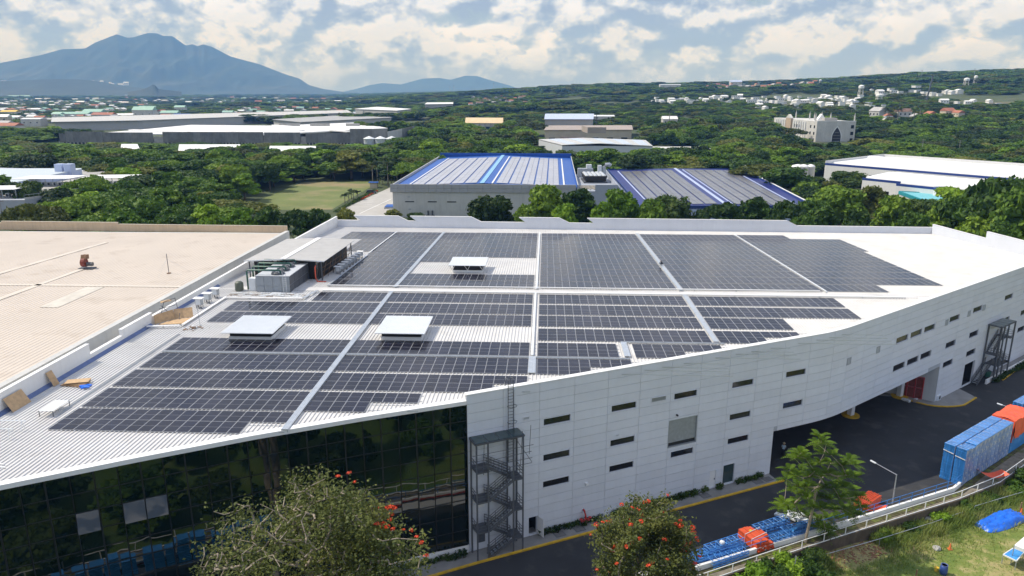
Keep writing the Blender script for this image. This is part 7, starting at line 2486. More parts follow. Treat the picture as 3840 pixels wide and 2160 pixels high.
for j, (s0, s1) in enumerate(((20, 50), (66, 92))):
 wall_windows(ch, pf0 - sd_ * s1, pf0 - sd_ * s0, sn, (7.6, 13.6), 5, 2.6, 3.0)
 ob('arcade', MB().wallrect(pf0 - sd_ * s1, pf0 - sd_ * s0, 0, 5.6, 0, 2.6, sn), M['oldwhite'], ch)
 for k in range(6):
  s = s0 + (s1 - s0) * (k + .5) / 6
  ob('buttress', MB().wallrect(pf0 - sd_ * (s + .5), pf0 - sd_ * (s - .5), 5.6, 19.5, 0, .9, sn), M['white'], ch)
s = 58
ob('entrance_gable', MB().wallrect(pf0 - sd_ * (s + 6), pf0 - sd_ * (s - 6), 0, 21.5, -.5, 1.6, sn), mat('sandstone', (.42, .33, .24), .85, var=.12), ch)
g0, g1 = pf0 - sd_ * (s + 6), pf0 - sd_ * (s - 6)
def off(p, d_): return Vector((p.x + sn[0] * d_, p.y + sn[1] * d_))
gm_ = (g0 + g1) / 2
mb = MB().add([(*off(g0, 1.7), 21.5), (*off(g1, 1.7), 21.5), (*off(gm_, 1.7), 25), (*off(g0, -.5), 21.5), (*off(g1, -.5), 21.5), (*off(gm_, -.5), 25)], [(0, 1, 2), (5, 4, 3), (0, 2, 5, 3), (2, 1, 4, 5)])
ob('gable_top', mb, M['oldwhite'], ch)
for k, (u, v) in enumerate(((.02, .05), (.98, .02), (.42, .5), (.6, .2), (.52, .9), (.3, .3), (.75, .5))):
 p = pf0 + (pf1 - pf0) * u + sidev * v
 ob('pinnacle', MB().box(p.x, p.y, Hc, .9, .9, 4).add([(p.x - .45, p.y - .45, Hc + 4), (p.x + .45, p.y - .45, Hc + 4), (p.x + .45, p.y + .45, Hc + 4), (p.x - .45, p.y + .45, Hc + 4), (p.x, p.y, Hc + 7.5)], [(0, 1, 4), (1, 2, 4), (2, 3, 4), (3, 0, 4)]), M['oldwhite'], ch)
p = pf0 + (pf1 - pf0) * .45 + sidev * .12
ob('roof_hut', MB().box(p.x, p.y, Hc, 11, 9, 2.6), M['conc'], ch)
p = pf0 + (pf1 - pf0) * .5 + sidev * .3
ob('spire_gable', MB().add([(p.x - 4, p.y, Hc), (p.x + 4, p.y, Hc), (p.x, p.y, Hc + 5.5), (p.x - 4, p.y + 5, Hc), (p.x + 4, p.y + 5, Hc), (p.x, p.y + 5, Hc + 5.5)], [(0, 1, 2), (5, 4, 3), (0, 2, 5, 3), (1, 4, 5, 2)]), M['white'], ch)
ob('coping', MB().wallrect(pf0, pf1, Hc, Hc + .6, -.6, .1, fnn), M['white'], ch)
# ------------------------------------------------------------------ striped white factory at the right edge
w3t = thing('striped_factory', 'white factory with navy stripes and stepped roofs at the right edge', 'building', (200, 360, 0))
zt3 = 13.0
p0 = D(2076, 410, zt3).xy
p1 = D(2470, 442, zt3).xy
p1 = p0 + (p1 - p0) * 1.25
wd = Vector((46, 38))
mb = MB().prism([(q.x, q.y) for q in (p0, p1, p1 + wd, p0 + wd)], 0, zt3 - .6)
wm = mat('white_masonry', (.66, .66, .65), .8, var=.05, scale=.15, streak=.1)
ob('wall', mb, wm, w3t)
nn3 = outn(p0, p1)
ob('stripe', MB().wallrect(p0, p1, zt3 - .9, zt3, -.3, .06, nn3), M['dblue'], w3t)
mb = MB()
for a, b in ((p1, p1 + wd), (p1 + wd, p0 + wd), (p0 + wd, p0)): mb.wallrect(a, b, zt3 - .6, zt3 + 1.1, -.3, 0, outn(a, b))
ob('parapet', mb, wm, w3t)
mb = MB().prism([(q.x, q.y) for q in (p0 + wd * .1, p1 + wd * .1, p1 + wd * .92, p0 + wd * .92)], zt3 - .6, zt3 + .1)
a, b = p0 + wd * .55 + (p1 - p0) * .06, p1 + wd * .55
mb.tube([(a.x, a.y, zt3 + .4), (b.x, b.y, zt3 + .4)], 1.6, 8)
ob('roof', mb, M['white'], w3t)
dd3 = (p1 - p0).normalized()
for s in (13, 17, 24.5, 28.5):
 fr = ob('window', MB().wallrect(p0 + dd3 * (s + 5), p0 + dd3 * (s + 7.6), 7.0, 7.2, 0, .12, nn3), M['white'], w3t)
 ob('pane', MB().wallrect(p0 + dd3 * (s + 5), p0 + dd3 * (s + 7.6), 7.2, 9.2, 0, .05, nn3), M['pane'], fr)
w4 = thing('stepped_factory', 'lower white factory with navy stripe in front of the longer striped one', 'building', (190, 320, 0))
zt4 = 11.5
p0 = D(2170, 447, zt4).xy
p1 = D(2480, 478, zt4).xy
p1 = p0 + (p1 - p0) * 1.3
pm_ = p0 + (p1 - p0) * .26
nn4 = outn(p0, p1)
wd = Vector((22, 22))
mb = MB().prism([(q.x, q.y) for q in (p0, p1, p1 + wd, p0 + wd)], 0, zt4 - .5)
ob('wall', mb, wm, w4)
ob('stripe', MB().wallrect(p0, pm_, zt4 - .9, zt4, -.3, .06, nn4), M['dblue'], w4)
pj0, pj1 = Vector((pm_.x + nn4[0] * 3, pm_.y + nn4[1] * 3)), Vector((p1.x + nn4[0] * 3, p1.y + nn4[1] * 3))
mb = MB().prism([(q.x, q.y) for q in (pj0, pj1, p1, pm_)], 0, zt4 - 1.0)
ob('wall', mb, wm, w4)
ob('stripe', MB().wallrect(pj0, pj1, zt4 - 1.4, zt4 - .5, -.3, .06, nn4), M['dblue'], w4)
mb = MB().prism([(q.x, q.y) for q in (p0 + wd * .12, p1 + wd * .1, p1 + wd, p0 + wd)], zt4 - .5, zt4 + .1)
a, b = p0 + wd * .6 + (p1 - p0) * .12, p0 + wd * .6 + (p1 - p0) * .8
mb.tube([(a.x, a.y, zt4 + .3), (b.x, b.y, zt4 + .3)], 1.2, 8)
ob('roof', mb, M['white'], w4)
mb = MB()
p = pj0 + (pj1 - pj0) * .42
mb.lathe(p.x, p.y, [(4.2, 0), (4.2, zt4 - 1.3)], 16)
ob('round_tower', mb, wm, w4)
ob('tower_stripe', MB().lathe(p.x, p.y, [(4.3, zt4 - 1.3), (4.3, zt4 - .3)], 16), M['dblue'], w4)
dd4 = (p1 - p0).normalized()
for s in (6.5, 9.5):
 fr = ob('window', MB().wallrect(p0 + dd4 * (s), p0 + dd4 * (s + 2.3), 4.6, 4.8, 0, .12, nn4), M['white'], w4)
 ob('pane', MB().wallrect(p0 + dd4 * (s), p0 + dd4 * (s + 2.3), 4.8, 7.0, 0, .05, nn4), M['pane'], fr)
w5 = thing('aqua_roof_office', 'small white office with aqua roof and teal fascia at the right edge', 'building', (165, 270, 0))
z5 = 8.3
c5 = [D(2262, 482, z5).xy, D(2330, 507, z5).xy, D(2440, 505, z5).xy, D(2475, 494, z5).xy]
ob('wall', MB().prism([(q.x, q.y) for q in c5], 0, z5 - .5), wm, w5)
mb = MB()
for a, b in zip(c5, c5[1:] + c5[:1]):
 if sum((b - a)) == 0: continue
 nx_ = outn(a, b)
 mb.wallrect(a, b, z5 - .9, z5 + .3, -.25, .25, nx_)
ob('fascia', mb, M['teal'], w5)
cen = sum(c5, Vector((0, 0))) / 4
ob('roof', MB().prism([tuple(cen + (q - cen) * .97) for q in c5], z5 - .5, z5 + .05), M['aqua'], w5)
a, b = c5[0], c5[1]
wall_windows(w5, a, b, outn(a, b), (4.6,), 4, 1.8, 1.6)
# tanks beside the striped factory
for i, (x, y, h, r_) in enumerate(((2992 / K, 690 / K, 9, 3.0), (3013 / K, 690 / K, 8.4, 2.6), (3041 / K, 690 / K, 8.6, 2.0))):
 p = D(x, y - 5, 0)
 p = Vector((135 + 7 * i, 385 + 2 * i, 0))
 px = D(x, 625 / K, 10)
 t = thing('storage_tank', ('widest white storage tank left of the striped factory', 'white storage tank tucked behind the widest one', 'slim white storage tank nearest the striped factory')[i], 'tank', (px.x, px.y, 0), 0, 'tanks beside the striped factory')
 ob('body', MB().lathe(px.x, px.y, [(r_, 0), (r_, 10)], 16), M['oldwhite'], t, smooth=False)
 ob('dome', MB().lathe(px.x, px.y, [(r_ * 1.03, 10), (r_ * .8, 10.7), (r_ * .3, 11.1), (.2, 11.2)], 16), M['white'], t)
# ------------------------------------------------------------------ foliage meshes
def unit(a): return a / np.maximum(1e-9, np.linalg.norm(a, axis=1))[:, None]
def leaf_quads(rg, P_, N_, size, aspect=.62, jitter=.75):
 n_ = len(P_)
 N2_ = unit(N_ + rg.normal(size=(n_, 3)) * jitter)
 T_ = rg.normal(size=(n_, 3))
 T_ = unit(T_ - N2_ * (T_ * N2_).sum(1)[:, None])
 B__ = np.cross(N2_, T_)
 s_ = (size * rg.uniform(.55, 1.35, n_))[:, None]
 return np.stack([P_ - T_ * s_ - B__ * s_ * aspect * .5, P_ + T_ * s_ * .2 - B__ * s_ * aspect, P_ + T_ * s_ + B__ * s_ * aspect * .4, P_ - T_ * s_ * .3 + B__ * s_ * aspect], 1).reshape(-1, 3)
_ico = bmesh.new()
bmesh.ops.create_icosphere(_ico, subdivisions=2, radius=1)
ICO_V = np.array([v.co[:] for v in _ico.verts])
ICO_F = np.array([[v.index for v in f.verts] for f in _ico.faces])
_ico.free()
def crown_mesh(name, seed, lobes, n_leaf, size, leafm, core=.80, up=.35):
 """leaf clumps over the skins of many lobes round dark inner masses; lobes: (x, y, z, rx, rz)"""
 rg = np.random.default_rng(seed)
 L_ = np.array(lobes)
 w = L_[:, 3] ** 2
 pick = rg.choice(len(L_), n_leaf, p=w / w.sum())
 d_ = unit(rg.normal(size=(n_leaf, 3)))
 d_[:, 2] = np.where(d_[:, 2] < -.25, -d_[:, 2], d_[:, 2])
 rad = np.stack([L_[pick, 3], L_[pick, 3], L_[pick, 4]], 1)
 bump = 1 + .16 * np.sin(d_[:, 0] * 7 + pick * 1.7) * np.cos(d_[:, 1] * 6 + pick) + .10 * np.sin(d_[:, 2] * 11 + pick * 3)
 P_ = L_[pick, :3] + d_ * rad * bump[:, None] * rg.uniform(.80, 1.08, n_leaf)[:, None]
 keep = np.ones(n_leaf, bool)
 for i in range(len(L_)):
  q = (P_ - L_[i, :3]) / np.array([L_[i, 3], L_[i, 3], L_[i, 4]])
  keep &= ~(((q ** 2).sum(1) < .62) & (pick != i))
 P_, d_ = P_[keep], d_[keep]
 N_ = unit(d_ + np.array([0, 0, up]))
 V_ = leaf_quads(rg, P_, N_, size)
 Q_ = np.arange(len(V_)).reshape(-1, 4)
 T_ = []
 off = len(V_)
 cv = []
 for l in L_:
  b = 1 + .18 * np.sin(ICO_V[:, 0] * 6 + l[0]) * np.cos(ICO_V[:, 1] * 5 + l[1]) + .1 * np.sin(ICO_V[:, 2] * 9)
  cv.append(l[:3] + ICO_V * np.array([l[3], l[3], l[4]]) * core * b[:, None])
  T_.append(ICO_F + off)
  off += len(ICO_V)
 V_ = np.concatenate([V_] + cv)
 return np_mesh(name, V_, Q_, np.concatenate(T_), [leafm])
def lobes_round(seed, R_=4.6, z0=2.6, z1=9.6, n_=15, flat=.85):
 rg = random.Random(seed)
 o = [(0, 0, (z0 + z1) / 2, R_ * .72, (z1 - z0) * .42)]
 for i in range(n_):
  a, t_ = i * 2.4 + rg.uniform(-.4, .4), rg.uniform(0, 1)
  z = z0 + 1.2 + (z1 - z0 - 2.2) * t_
  rr_ = R_ * .72 * math.sqrt(max(.1, 1 - ((t_ - .35) / .78) ** 2)) * rg.uniform(.75, 1.1)
  s_ = rg.uniform(1.1, 2.0)
  o.append((rr_ * math.cos(a), rr_ * math.sin(a), z, s_, s_ * flat))
 return o
def lobes_umbrella(seed, R_=6.8, z0=5.6, z1=8.8, n_=26):
 rg = random.Random(seed)
 o = []
 for i in range(n_):
  a, r_ = i * 2.4 + rg.uniform(-.3, .3), R_ * math.sqrt((i + .5) / n_) * rg.uniform(.85, 1.05)
  z = z1 - (z1 - z0) * (r_ / R_) ** 2.2 - rg.uniform(0, 1.0)
  s_ = rg.uniform(1.4, 2.2)
  o.append((r_ * math.cos(a), r_ * math.sin(a), z, s_, s_ * .5))
 return o
def lobes_layer(seed, R_=5.4, n_=24):
 rg = random.Random(seed)
 o = []
 for i in range(n_):
  t_ = (i + .5) / n_
  a = i * 2.4 + rg.uniform(-.5, .5)
  z = 3.0 + 6.4 * t_
  r_ = R_ * (1 - .72 * t_) * rg.uniform(.55, 1.0)
  s_ = rg.uniform(1.0, 1.9)
  o.append((r_ * math.cos(a), r_ * math.sin(a), z, s_, s_ * .55))
 o.append((0, 0, 5.5, 2.4, 3.0))
 return o
def trunk_mesh(seed, h=6.5, r_=.28):
 rg = random.Random(seed)
 mb = MB()
 mb.tube([(0, 0, -.5), (.1, .05, h * .35), (0, .1, h * .62)], r_, 7, r_ * .7)
 for i in range(5):
  a = i * 1.3 + rg.uniform(-.3, .3)
  z = h * rg.uniform(.4, .6)
  mb.tube([(0, .05, z), (1.3 * math.cos(a), 1.3 * math.sin(a), z + h * .16), (2.8 * math.cos(a), 2.8 * math.sin(a), z + h * .36)], r_ * .5, 5, .06)
 return mb.mesh('trunk', M['bark'], True)
KINDS = {}
for nm, fn, seeds, leafm, cnt, sz in (('round', lobes_round, (1, 2, 3), 'leaf', 3000, .42), ('umbrella', lobes_umbrella, (4, 5, 6), 'leaf', 3200, .40), ('layer', lobes_layer, (7, 8), 'leaf', 2800, .42),
                                      ('dark', lobes_round, (9, 10), 'leafdark', 3000, .40), ('olive', lobes_layer, (11,), 'leafolive', 2400, .40), ('bright', lobes_layer, (12, 15), 'leafbright', 2800, .40), ('oliveumbrella', lobes_umbrella, (13, 14), 'leafolive', 3000, .40)):
 KINDS[nm] = [(crown_mesh('crown', s, fn(s), cnt, sz, M[leafm]), trunk_mesh(s)) for s in seeds]
def whole_tree(name, crown, trunk):
 """crown and trunk in one mesh, for trees too small to show parts"""
 bm = bmesh.new()
 bm.from_mesh(crown)
 nf = len(bm.faces)
 bm.from_mesh(trunk)
 bm.faces.ensure_lookup_table()
 for f in bm.faces[nf:]: f.material_index = 1
 me = bpy.data.meshes.new(name)
 bm.to_mesh(me)
 bm.free()
 me.materials.append(crown.materials[0])
 me.materials.append(M['bark'])
 return me
WHOLE = {k: [whole_tree('tree', c, t) for c, t in v] for k, v in KINDS.items()}
NTREE = 0
WORD = {'round': 'round crowned green tree', 'umbrella': 'wide flat crowned green tree', 'layer': 'layered green tree', 'dark': 'dark green dense tree', 'olive': 'olive green thin tree', 'bright': 'bright yellow green tree', 'oliveumbrella': 'wide olive green tree'}
trng = random.Random(21)
def tree(kind, loc, h, r_, label, group, parts=True):
 global NTREE
 NTREE += 1
 i = trng.randrange(len(KINDS[kind]))
 R0 = 6.6 if 'umbrella' in kind else 5.0
 sc_ = (r_ / R0 * trng.uniform(.92, 1.08), r_ / R0 * trng.uniform(.92, 1.08), h / 10.0)
 if parts:
  t = thing('tree', label, 'tree', loc, trng.uniform(0, 6.28), group)
  t.scale = sc_
  link('crown', KINDS[kind][i][0], t, (0, 0, 0), True)
  link('trunk', KINDS[kind][i][1], t, (0, 0, 0), True)
 else:
  t = tag(link('tree', WHOLE[kind][i], loc=loc), label, 'tree', group)
  t.rotation_euler = (0, 0, trng.uniform(0, 6.28))
  t.scale = sc_
 return t
def hand_tree(kind, x, ytop, wpx, Y, label, group=None):
 p = DY(x, ytop, Y)
 f = Y * _cp + (CAMH - p.z) * _sp
 r_ = wpx * K / F * f / 2
 return tree(kind, (p.x, p.y, 0), p.z * 1.0, r_, label, group)
ROWL = [('oliveumbrella', 75, 503, 150, 205, 'broad olive tree at the left end of the row behind the tan roof'), ('umbrella', 165, 487, 150, 225, 'wide tree against the pale left warehouse'),
  ('umbrella', 255, 476, 170, 238, 'wide sunlit tree in front of the left warehouse deck'), ('round', 345, 492, 150, 222, 'full green tree in the row behind the tan roof, left of centre'), ('bright', 300, 530, 130, 200, 'yellow green tree low in the row behind the tan roof'),
  ('layer', 415, 470, 140, 240, 'layered tree behind the middle of the tan roof'), ('umbrella', 445, 512, 130, 205, 'tree right behind the raised part of the tan parapet'), ('bright', 520, 516, 120, 206, 'bright tree in the row before the lawn, left one'),
  ('bright', 600, 527, 110, 204, 'bright tree in the row before the lawn, middle one'), ('layer', 672, 522, 110, 206, 'layered tree in the row before the lawn'), ('umbrella', 745, 518, 130, 205, 'wide tree at the end of the tan roof'), ('layer', 800, 528, 90, 208, 'tree between the tan roof and the white parapet'),
  ('olive', 865, 526, 80, 212, 'greyish thin tree behind the left corner of the white roof'), ('olive', 985, 527, 55, 258, 'low bush like tree at the corner of the grey factory'), ('dark', 1045, 534, 60, 255, 'low dark tree at the foot of the grey factory wall'),
  ('dark', 1232, 484, 150, 222, 'big dark tree standing alone before the grey factory wall'), ('layer', 1375, 468, 130, 216, 'tallest layered tree before the grey factory'), ('round', 1330, 510, 90, 214, 'smaller tree at the foot of the tallest layered one'),
  ('layer', 1455, 476, 130, 220, 'layered tree before the right corner of the grey factory'), ('bright', 1420, 515, 90, 205, 'bright low tree between two layered ones'), ('bright', 1565, 482, 120, 214, 'bright tree before the left end of the navy roof'), ('bright', 1520, 510, 90, 205, 'bright low tree left of the navy roof'),
  ('dark', 1700, 484, 130, 215, 'dark tree before the middle of the navy roof'), ('layer', 1640, 505, 100, 208, 'layered tree before the navy roof, left of the dark one'), ('umbrella', 1815, 502, 120, 212, 'wide tree before the navy roof ridge'), ('layer', 1900, 497, 120, 214, 'layered tree before the right part of the navy roof'),
  ('umbrella', 1985, 500, 110, 210, 'wide tree at the right end of the navy roof'), ('round', 2060, 505, 110, 215, 'round tree right of the navy roof'), ('round', 2120, 470, 150, 232, 'tall round tree between the navy roof and the striped factory'), ('olive', 2200, 470, 120, 232, 'olive tree left of the aqua roof'),
  ('layer', 2250, 495, 110, 212, 'layered tree left of the aqua roof'), ('dark', 2325, 497, 110, 216, 'dark brownish tree hiding the aqua roof corner'), ('layer', 2390, 505, 130, 205, 'layered tree below the aqua roof'),
  ('layer', 2475, 470, 170, 200, 'big layered tree right of the aqua roof'), ('umbrella', 2545, 432, 240, 190, 'huge tree cut by the right edge of the picture'), ('layer', 2590, 470, 200, 175, 'large dark tree below the huge one at the right edge'), ('round', 2480, 530, 130, 182, 'round tree behind the right parapet corner'), ('layer', 2530, 560, 120, 172, 'tree right beside the stepped right parapet'),
  ('layer', 2160, 528, 90, 196, 'low tree behind the parapet below the striped factory'), ('umbrella', 2020, 530, 90, 192, 'low wide tree behind the parapet at its notch'), ('round', 2300, 535, 90, 190, 'low round tree behind the right half of the parapet')]
for kd, x, yt, w_, Y, lb in ROWL: hand_tree(kd, x, yt, w_, Y, lb)
for kd, x, yt, w_, Y, lb in (('dark', 2145, 427, 110, 335, 'dense dark tree covering the end wall of the striped factory'), ('dark', 2040, 440, 90, 330, 'dark tree left of the striped factory'), ('olive', 2085, 455, 80, 325, 'brownish tree left of the striped factory'), ('dark', 1975, 420, 90, 400, 'dark tree behind the white tanks'), ('round', 2010, 415, 80, 395, 'tree beside the white tanks'),
                             ('bright', 1795, 380, 60, 430, 'bright lime green tree behind the navy roof'), ('bright', 1660, 372, 60, 500, 'yellowish tree right of the lettered factory'), ('bright', 1430, 395, 60, 470, 'pale tree left of the lettered factory'),
                             ('umbrella', 1160, 306, 105, 735, 'spreading tree left of the cream vaulted building'), ('oliveumbrella', 1330, 303, 90, 745, 'spreading tree covering part of the cream vaulted building'), ('umbrella', 1275, 303, 60, 760, 'dark round tree in front of the cream vaulted building')):
 hand_tree(kd, x, yt, w_, Y, lb)
# ------------------------------------------------------------------ where trees may not grow
def fp(*pts): return [Vector((p[0], p[1])) for p in pts]
BLOCKED = [ROOFPOLY, fp(*TN), lawn, yard, fp(A, B_, E2, F2, C_, D_), fp(A2, B2_, C2, D2), fp((-330, 245), D(345, 466, 9), D(200, 425, 9), (-350, 400)),
           fp(left + Vector((-5, -18)), right + Vector((22, -18)), (-85, 770), (-200, 830), (-440, 830)), fp((-380, 800), (-100, 860), (-90, 1060), (-700, 1060), (-600, 900)),
           fp((sx - 20, a.y if False else 490), (150, 490), (150, 600), (20, 600)), fp(pf0 + Vector((-12, -22)), pf1 + Vector((12, -22)), pf1 + sidev * .8 + Vector((5, 5)), pb1 + Vector((-16, -5))),
           fp((120, 340), (420, 250), (460, 340), (150, 420)), fp((120, 285), (300, 240), (330, 300), (140, 335)), fp((20, 640), (125, 640), (130, 800), (20, 800)), fp((-60, 735), (60, 735), (60, 815), (-60, 815))]
SHEDS = [o for o in bpy.data.objects if o.name.startswith('white_shed')]
for o in SHEDS: BLOCKED.append(fp((o.location.x - 24, o.location.y - 20), (o.location.x + 24, o.location.y - 20), (o.location.x + 26, o.location.y + 16), (o.location.x - 26, o.location.y + 16)))
HOUSES = []        # (x, y, clear radius)
def free(x, y, m=3.0):
 for poly in BLOCKED:
  if inside((x, y), poly): return False
  for a_ in (0, 1.57, 3.14, 4.71):
   if inside((x + m * math.cos(a_), y + m * math.sin(a_)), poly): return False
 return True
# ------------------------------------------------------------------ houses of the towns, far water towers and masts
def house_mesh(seed, L, Wd, h, rise, wall, roof):
 mb = MB()
 mb.mat(0).box(0, 0, -2, L, Wd, h + 2)
 mb.mat(1)
 o_ = .5
 if rise > 0:
  v_ = [(-L / 2 - o_, -Wd / 2 - o_, h), (L / 2 + o_, -Wd / 2 - o_, h), (L / 2 + o_, Wd / 2 + o_, h), (-L / 2 - o_, Wd / 2 + o_, h), (-L / 2 - o_, 0, h + rise), (L / 2 + o_, 0, h + rise)]
  mb.add(v_, [(0, 1, 5, 4), (2, 3, 4, 5), (0, 4, 3), (1, 2, 5), (3, 2, 1, 0)])
 else: mb.box(0, 0, h, L + .6, Wd + .6, .5)
 mb.mat(2)
 for i in range(3):
  for y in (-1, 1): mb.box(-L / 3 + L / 3 * i, y * (Wd / 2), h * .45, 1.6, .12, 1.4)
 return mb.mesh('house', [wall, roof, M['pane']])
wmats = [M['white'], M['oldwhite'], M['cream'], lg]
greyroof = mat('town_grey_roof', (.40, .39, .38), .7, var=.15, scale=.2)
brownroof = mat('town_brown_roof', (.20, .12, .09), .8, var=.2, scale=.2)
HM = {'white': [house_mesh(i, 11 + i, 9, 6.0, 0 if i % 2 else 2.0, M['white'], M['white'] if i < 3 else M['lilac']) for i in range(4)],
      'brown': [house_mesh(i, 12 + i, 10, 5.5, 3.0, wmats[i % 4], (M['terracotta'], brownroof, M['terracotta'], greyroof)[i]) for i in range(4)],
      'town': [house_mesh(i, 12 + 2 * i, 10, 5.5, 2.2, wmats[(i + 1) % 4], (greyroof, M['hood'], M['terracotta'], M['greenroof'], greyroof, M['white'])[i]) for i in range(6)]}
def ground_hit(x, y):
 """first point where the sight line meets the land"""
 d_ = ray(x * K, y * K)
 t_ = 300.0
 while t_ < 9000:
  px_, py_ = d_[0] * t_, d_[1] * t_
  if CAMH + d_[2] * t_ < land(px_, py_): return Vector((px_, py_, land(px_, py_)))
  t_ *= 1.01
 px_, py_ = d_[0] * 5600, d_[1] * 5600
 return Vector((px_, py_, land(px_, py_)))
hr = random.Random(3)
def cluster(kind, n_, x0, x1, ymid, spread, label, group, cat='house', sc=1.0, slope=0.0):
 for i in range(n_):
  x = x0 + (x1 - x0) * (i + hr.uniform(0, 1)) / n_
  y = ymid + slope * (x - x0) + hr.uniform(-spread, spread)
  p = ground_hit(x, y)
  if p is None or p.y > 5200: continue
  if not free(p.x, p.y, 6): continue
  o = tag(link('house', hr.choice(HM[kind]), loc=p), label, cat, group)
  o.rotation_euler = (0, 0, hr.choice((0, 1.57)) + hr.uniform(-.3, .3))
  s_ = sc * hr.uniform(.8, 1.35) * (.62 if x0 > 1000 else .8)
  o.scale = (s_, s_, s_ * hr.uniform(.85, 1.3))
  HOUSES.append((p.x, p.y, 14 * s_))
cluster('white', 84, 1640, 2170, 256, 9, 'small white house in the long white estate right of centre', 'white houses of the estate on the slope', sc=1.05, slope=-.004)
cluster('white', 16, 1900, 2230, 268, 10, 'small white house among trees just below the white estate', 'white houses below the estate')
cluster('brown', 40, 1770, 2060, 219, 7, 'brown roofed house in the upper estate below the skyline', 'brown roofed houses of the upper estate', sc=1.1, slope=-.02)
cluster('white', 16, 2190, 2420, 236, 9, 'pale house in the group beside the water towers at far right', 'pale houses by the water towers', sc=1.25)
cluster('white', 6, 2370, 2520, 262, 5, 'white house on the green slope at the right edge', 'white houses at the right edge')
cluster('brown', 8, 2150, 2420, 300, 6, 'long brown roofed house among palms behind the gothic school', 'brown roofs behind the school', sc=1.5)
cluster('brown', 26, 1180, 1330, 256, 10, 'small brown house in the trees above the cream vaulted building', 'small houses above the vaulted building')
cluster('town', 84, -10, 430, 282, 24, 'small town house under the mountain at far left', 'houses of the left town', sc=1.15)
cluster('town', 60, 0, 900, 256, 8, 'tiny town house in the hazy plain under the mountain', 'houses in the hazy plain', sc=1.5)
cluster('town', 50, 560, 900, 285, 10, 'small town house beyond the long grey warehouse', 'houses beyond the long warehouse')
cluster('town', 18, 0, 130, 316, 14, 'larger town house at the left edge above the trees', 'houses at the left edge', sc=1.3)
for (x, y, L, Wd, h, rm, lb) in ((185, 297, 62, 20, 9, 'greenroof', 'long pale green roofed hall in the left town'), (240, 296, 34, 22, 13, 'greenroof', 'white gabled hall with green roof in the left town'), (264, 301, 34, 20, 10, 'terracotta', 'red roofed hall beside the green ones in the left town'), (366, 297, 36, 18, 17, 'greenroof', 'four storey white building with green roof above the long warehouse'),
                                 (430, 297, 30, 16, 11, 'greenroof', 'smaller white hall with green roof above the long warehouse'), (460, 300, 26, 14, 8, 'blueroof', 'blue roofed shed above the long warehouse'), (455, 281, 24, 14, 12, 'greenroof', 'distant green roofed house in the plain'), (28, 291, 30, 16, 9, 'yellowp', 'yellow roofed house at far left'), (15, 332, 34, 18, 9, 'terracotta', 'red roofed house low at the left edge'), (88, 318, 26, 16, 12, 'hood', 'white house among trees at the left'),
                                 (50, 246, 150, 30, 14, 'greenroof', 'very long pale hall in the haze at far left'), (372, 236, 330, 60, 20, 'hood', 'enormous white hall under the mountain foot'), (1500, 303, 44, 16, 6, 'hood', 'small white shed right of the far blue hall'), (1685, 222, 60, 20, 12, 'hood', 'long white building on the wooded slope'), (1850, 216, 34, 18, 14, 'lilac', 'pale big house in the upper estate'), (1683, 316, 16, 12, 9, 'white', 'small white hut behind a palm on the slope')):
 p = ground_hit(x, y)
 mat_ = M[rm]
 me = house_mesh(1, L, Wd, h * .8, h * .35 if rm != 'hood' else 1.5, M['oldwhite'], mat_)
 o = tag(link('far_hall', me, loc=p), lb, 'building')
 HOUSES.append((p.x, p.y, L * .7))
def water_tower(x, ytop, ybase, label, w_):
 b = ground_hit(x, ybase)
 f = b.y * _cp
 zt_ = DY(x, ytop, b.y).z
 r_ = w_ * K / F * b.y / 2
 t = thing('water_tower', label, 'water tower', b, 0, 'white water towers on the slope')
 h = zt_ - b.z
 ob('tank', MB().lathe(b.x, b.y, [(r_ * .3, b.z + h * .66), (r_, b.z + h * .74), (r_, b.z + h * .93), (r_ * .5, zt_), (.2, zt_ + .3)], 12), M['white'], t)
 for a_ in range(5):
  c_, s_ = math.cos(a_ * 1.2566), math.sin(a_ * 1.2566)
  ob('leg', MB().tube([(b.x + r_ * 1.25 * c_, b.y + r_ * 1.25 * s_, b.z - 2), (b.x + r_ * .7 * c_, b.y + r_ * .7 * s_, b.z + h * .74)], r_ * .13, 5), M['oldwhite'], t)
 mb = MB()
 for z in (.25, .5):
  q_ = [(b.x + r_ * (1.25 - .6 * z) * math.cos(a_ * 1.2566), b.y + r_ * (1.25 - .6 * z) * math.sin(a_ * 1.2566), b.z + h * z) for a_ in range(6)]
  mb.tube(q_, r_ * .07, 4)
 ob('brace', mb, M['oldwhite'], t)
for x, yt, yb, w_, lb in ((2164, 214, 246, 13, 'tall white water tower above the white estate'), (2210, 236, 262, 17, 'squat white water tower right of the tall one'), (2429, 196, 222, 13, 'white water tower near the skyline at far right'), (2452, 190, 215, 8, 'small white tank tower behind the one near the skyline'), (2063, 200, 212, 6, 'small white round tank on the skyline'), (246, 266, 285, 6, 'white tank tower in the left town')):
 water_tower(x, yt, yb, lb, w_)
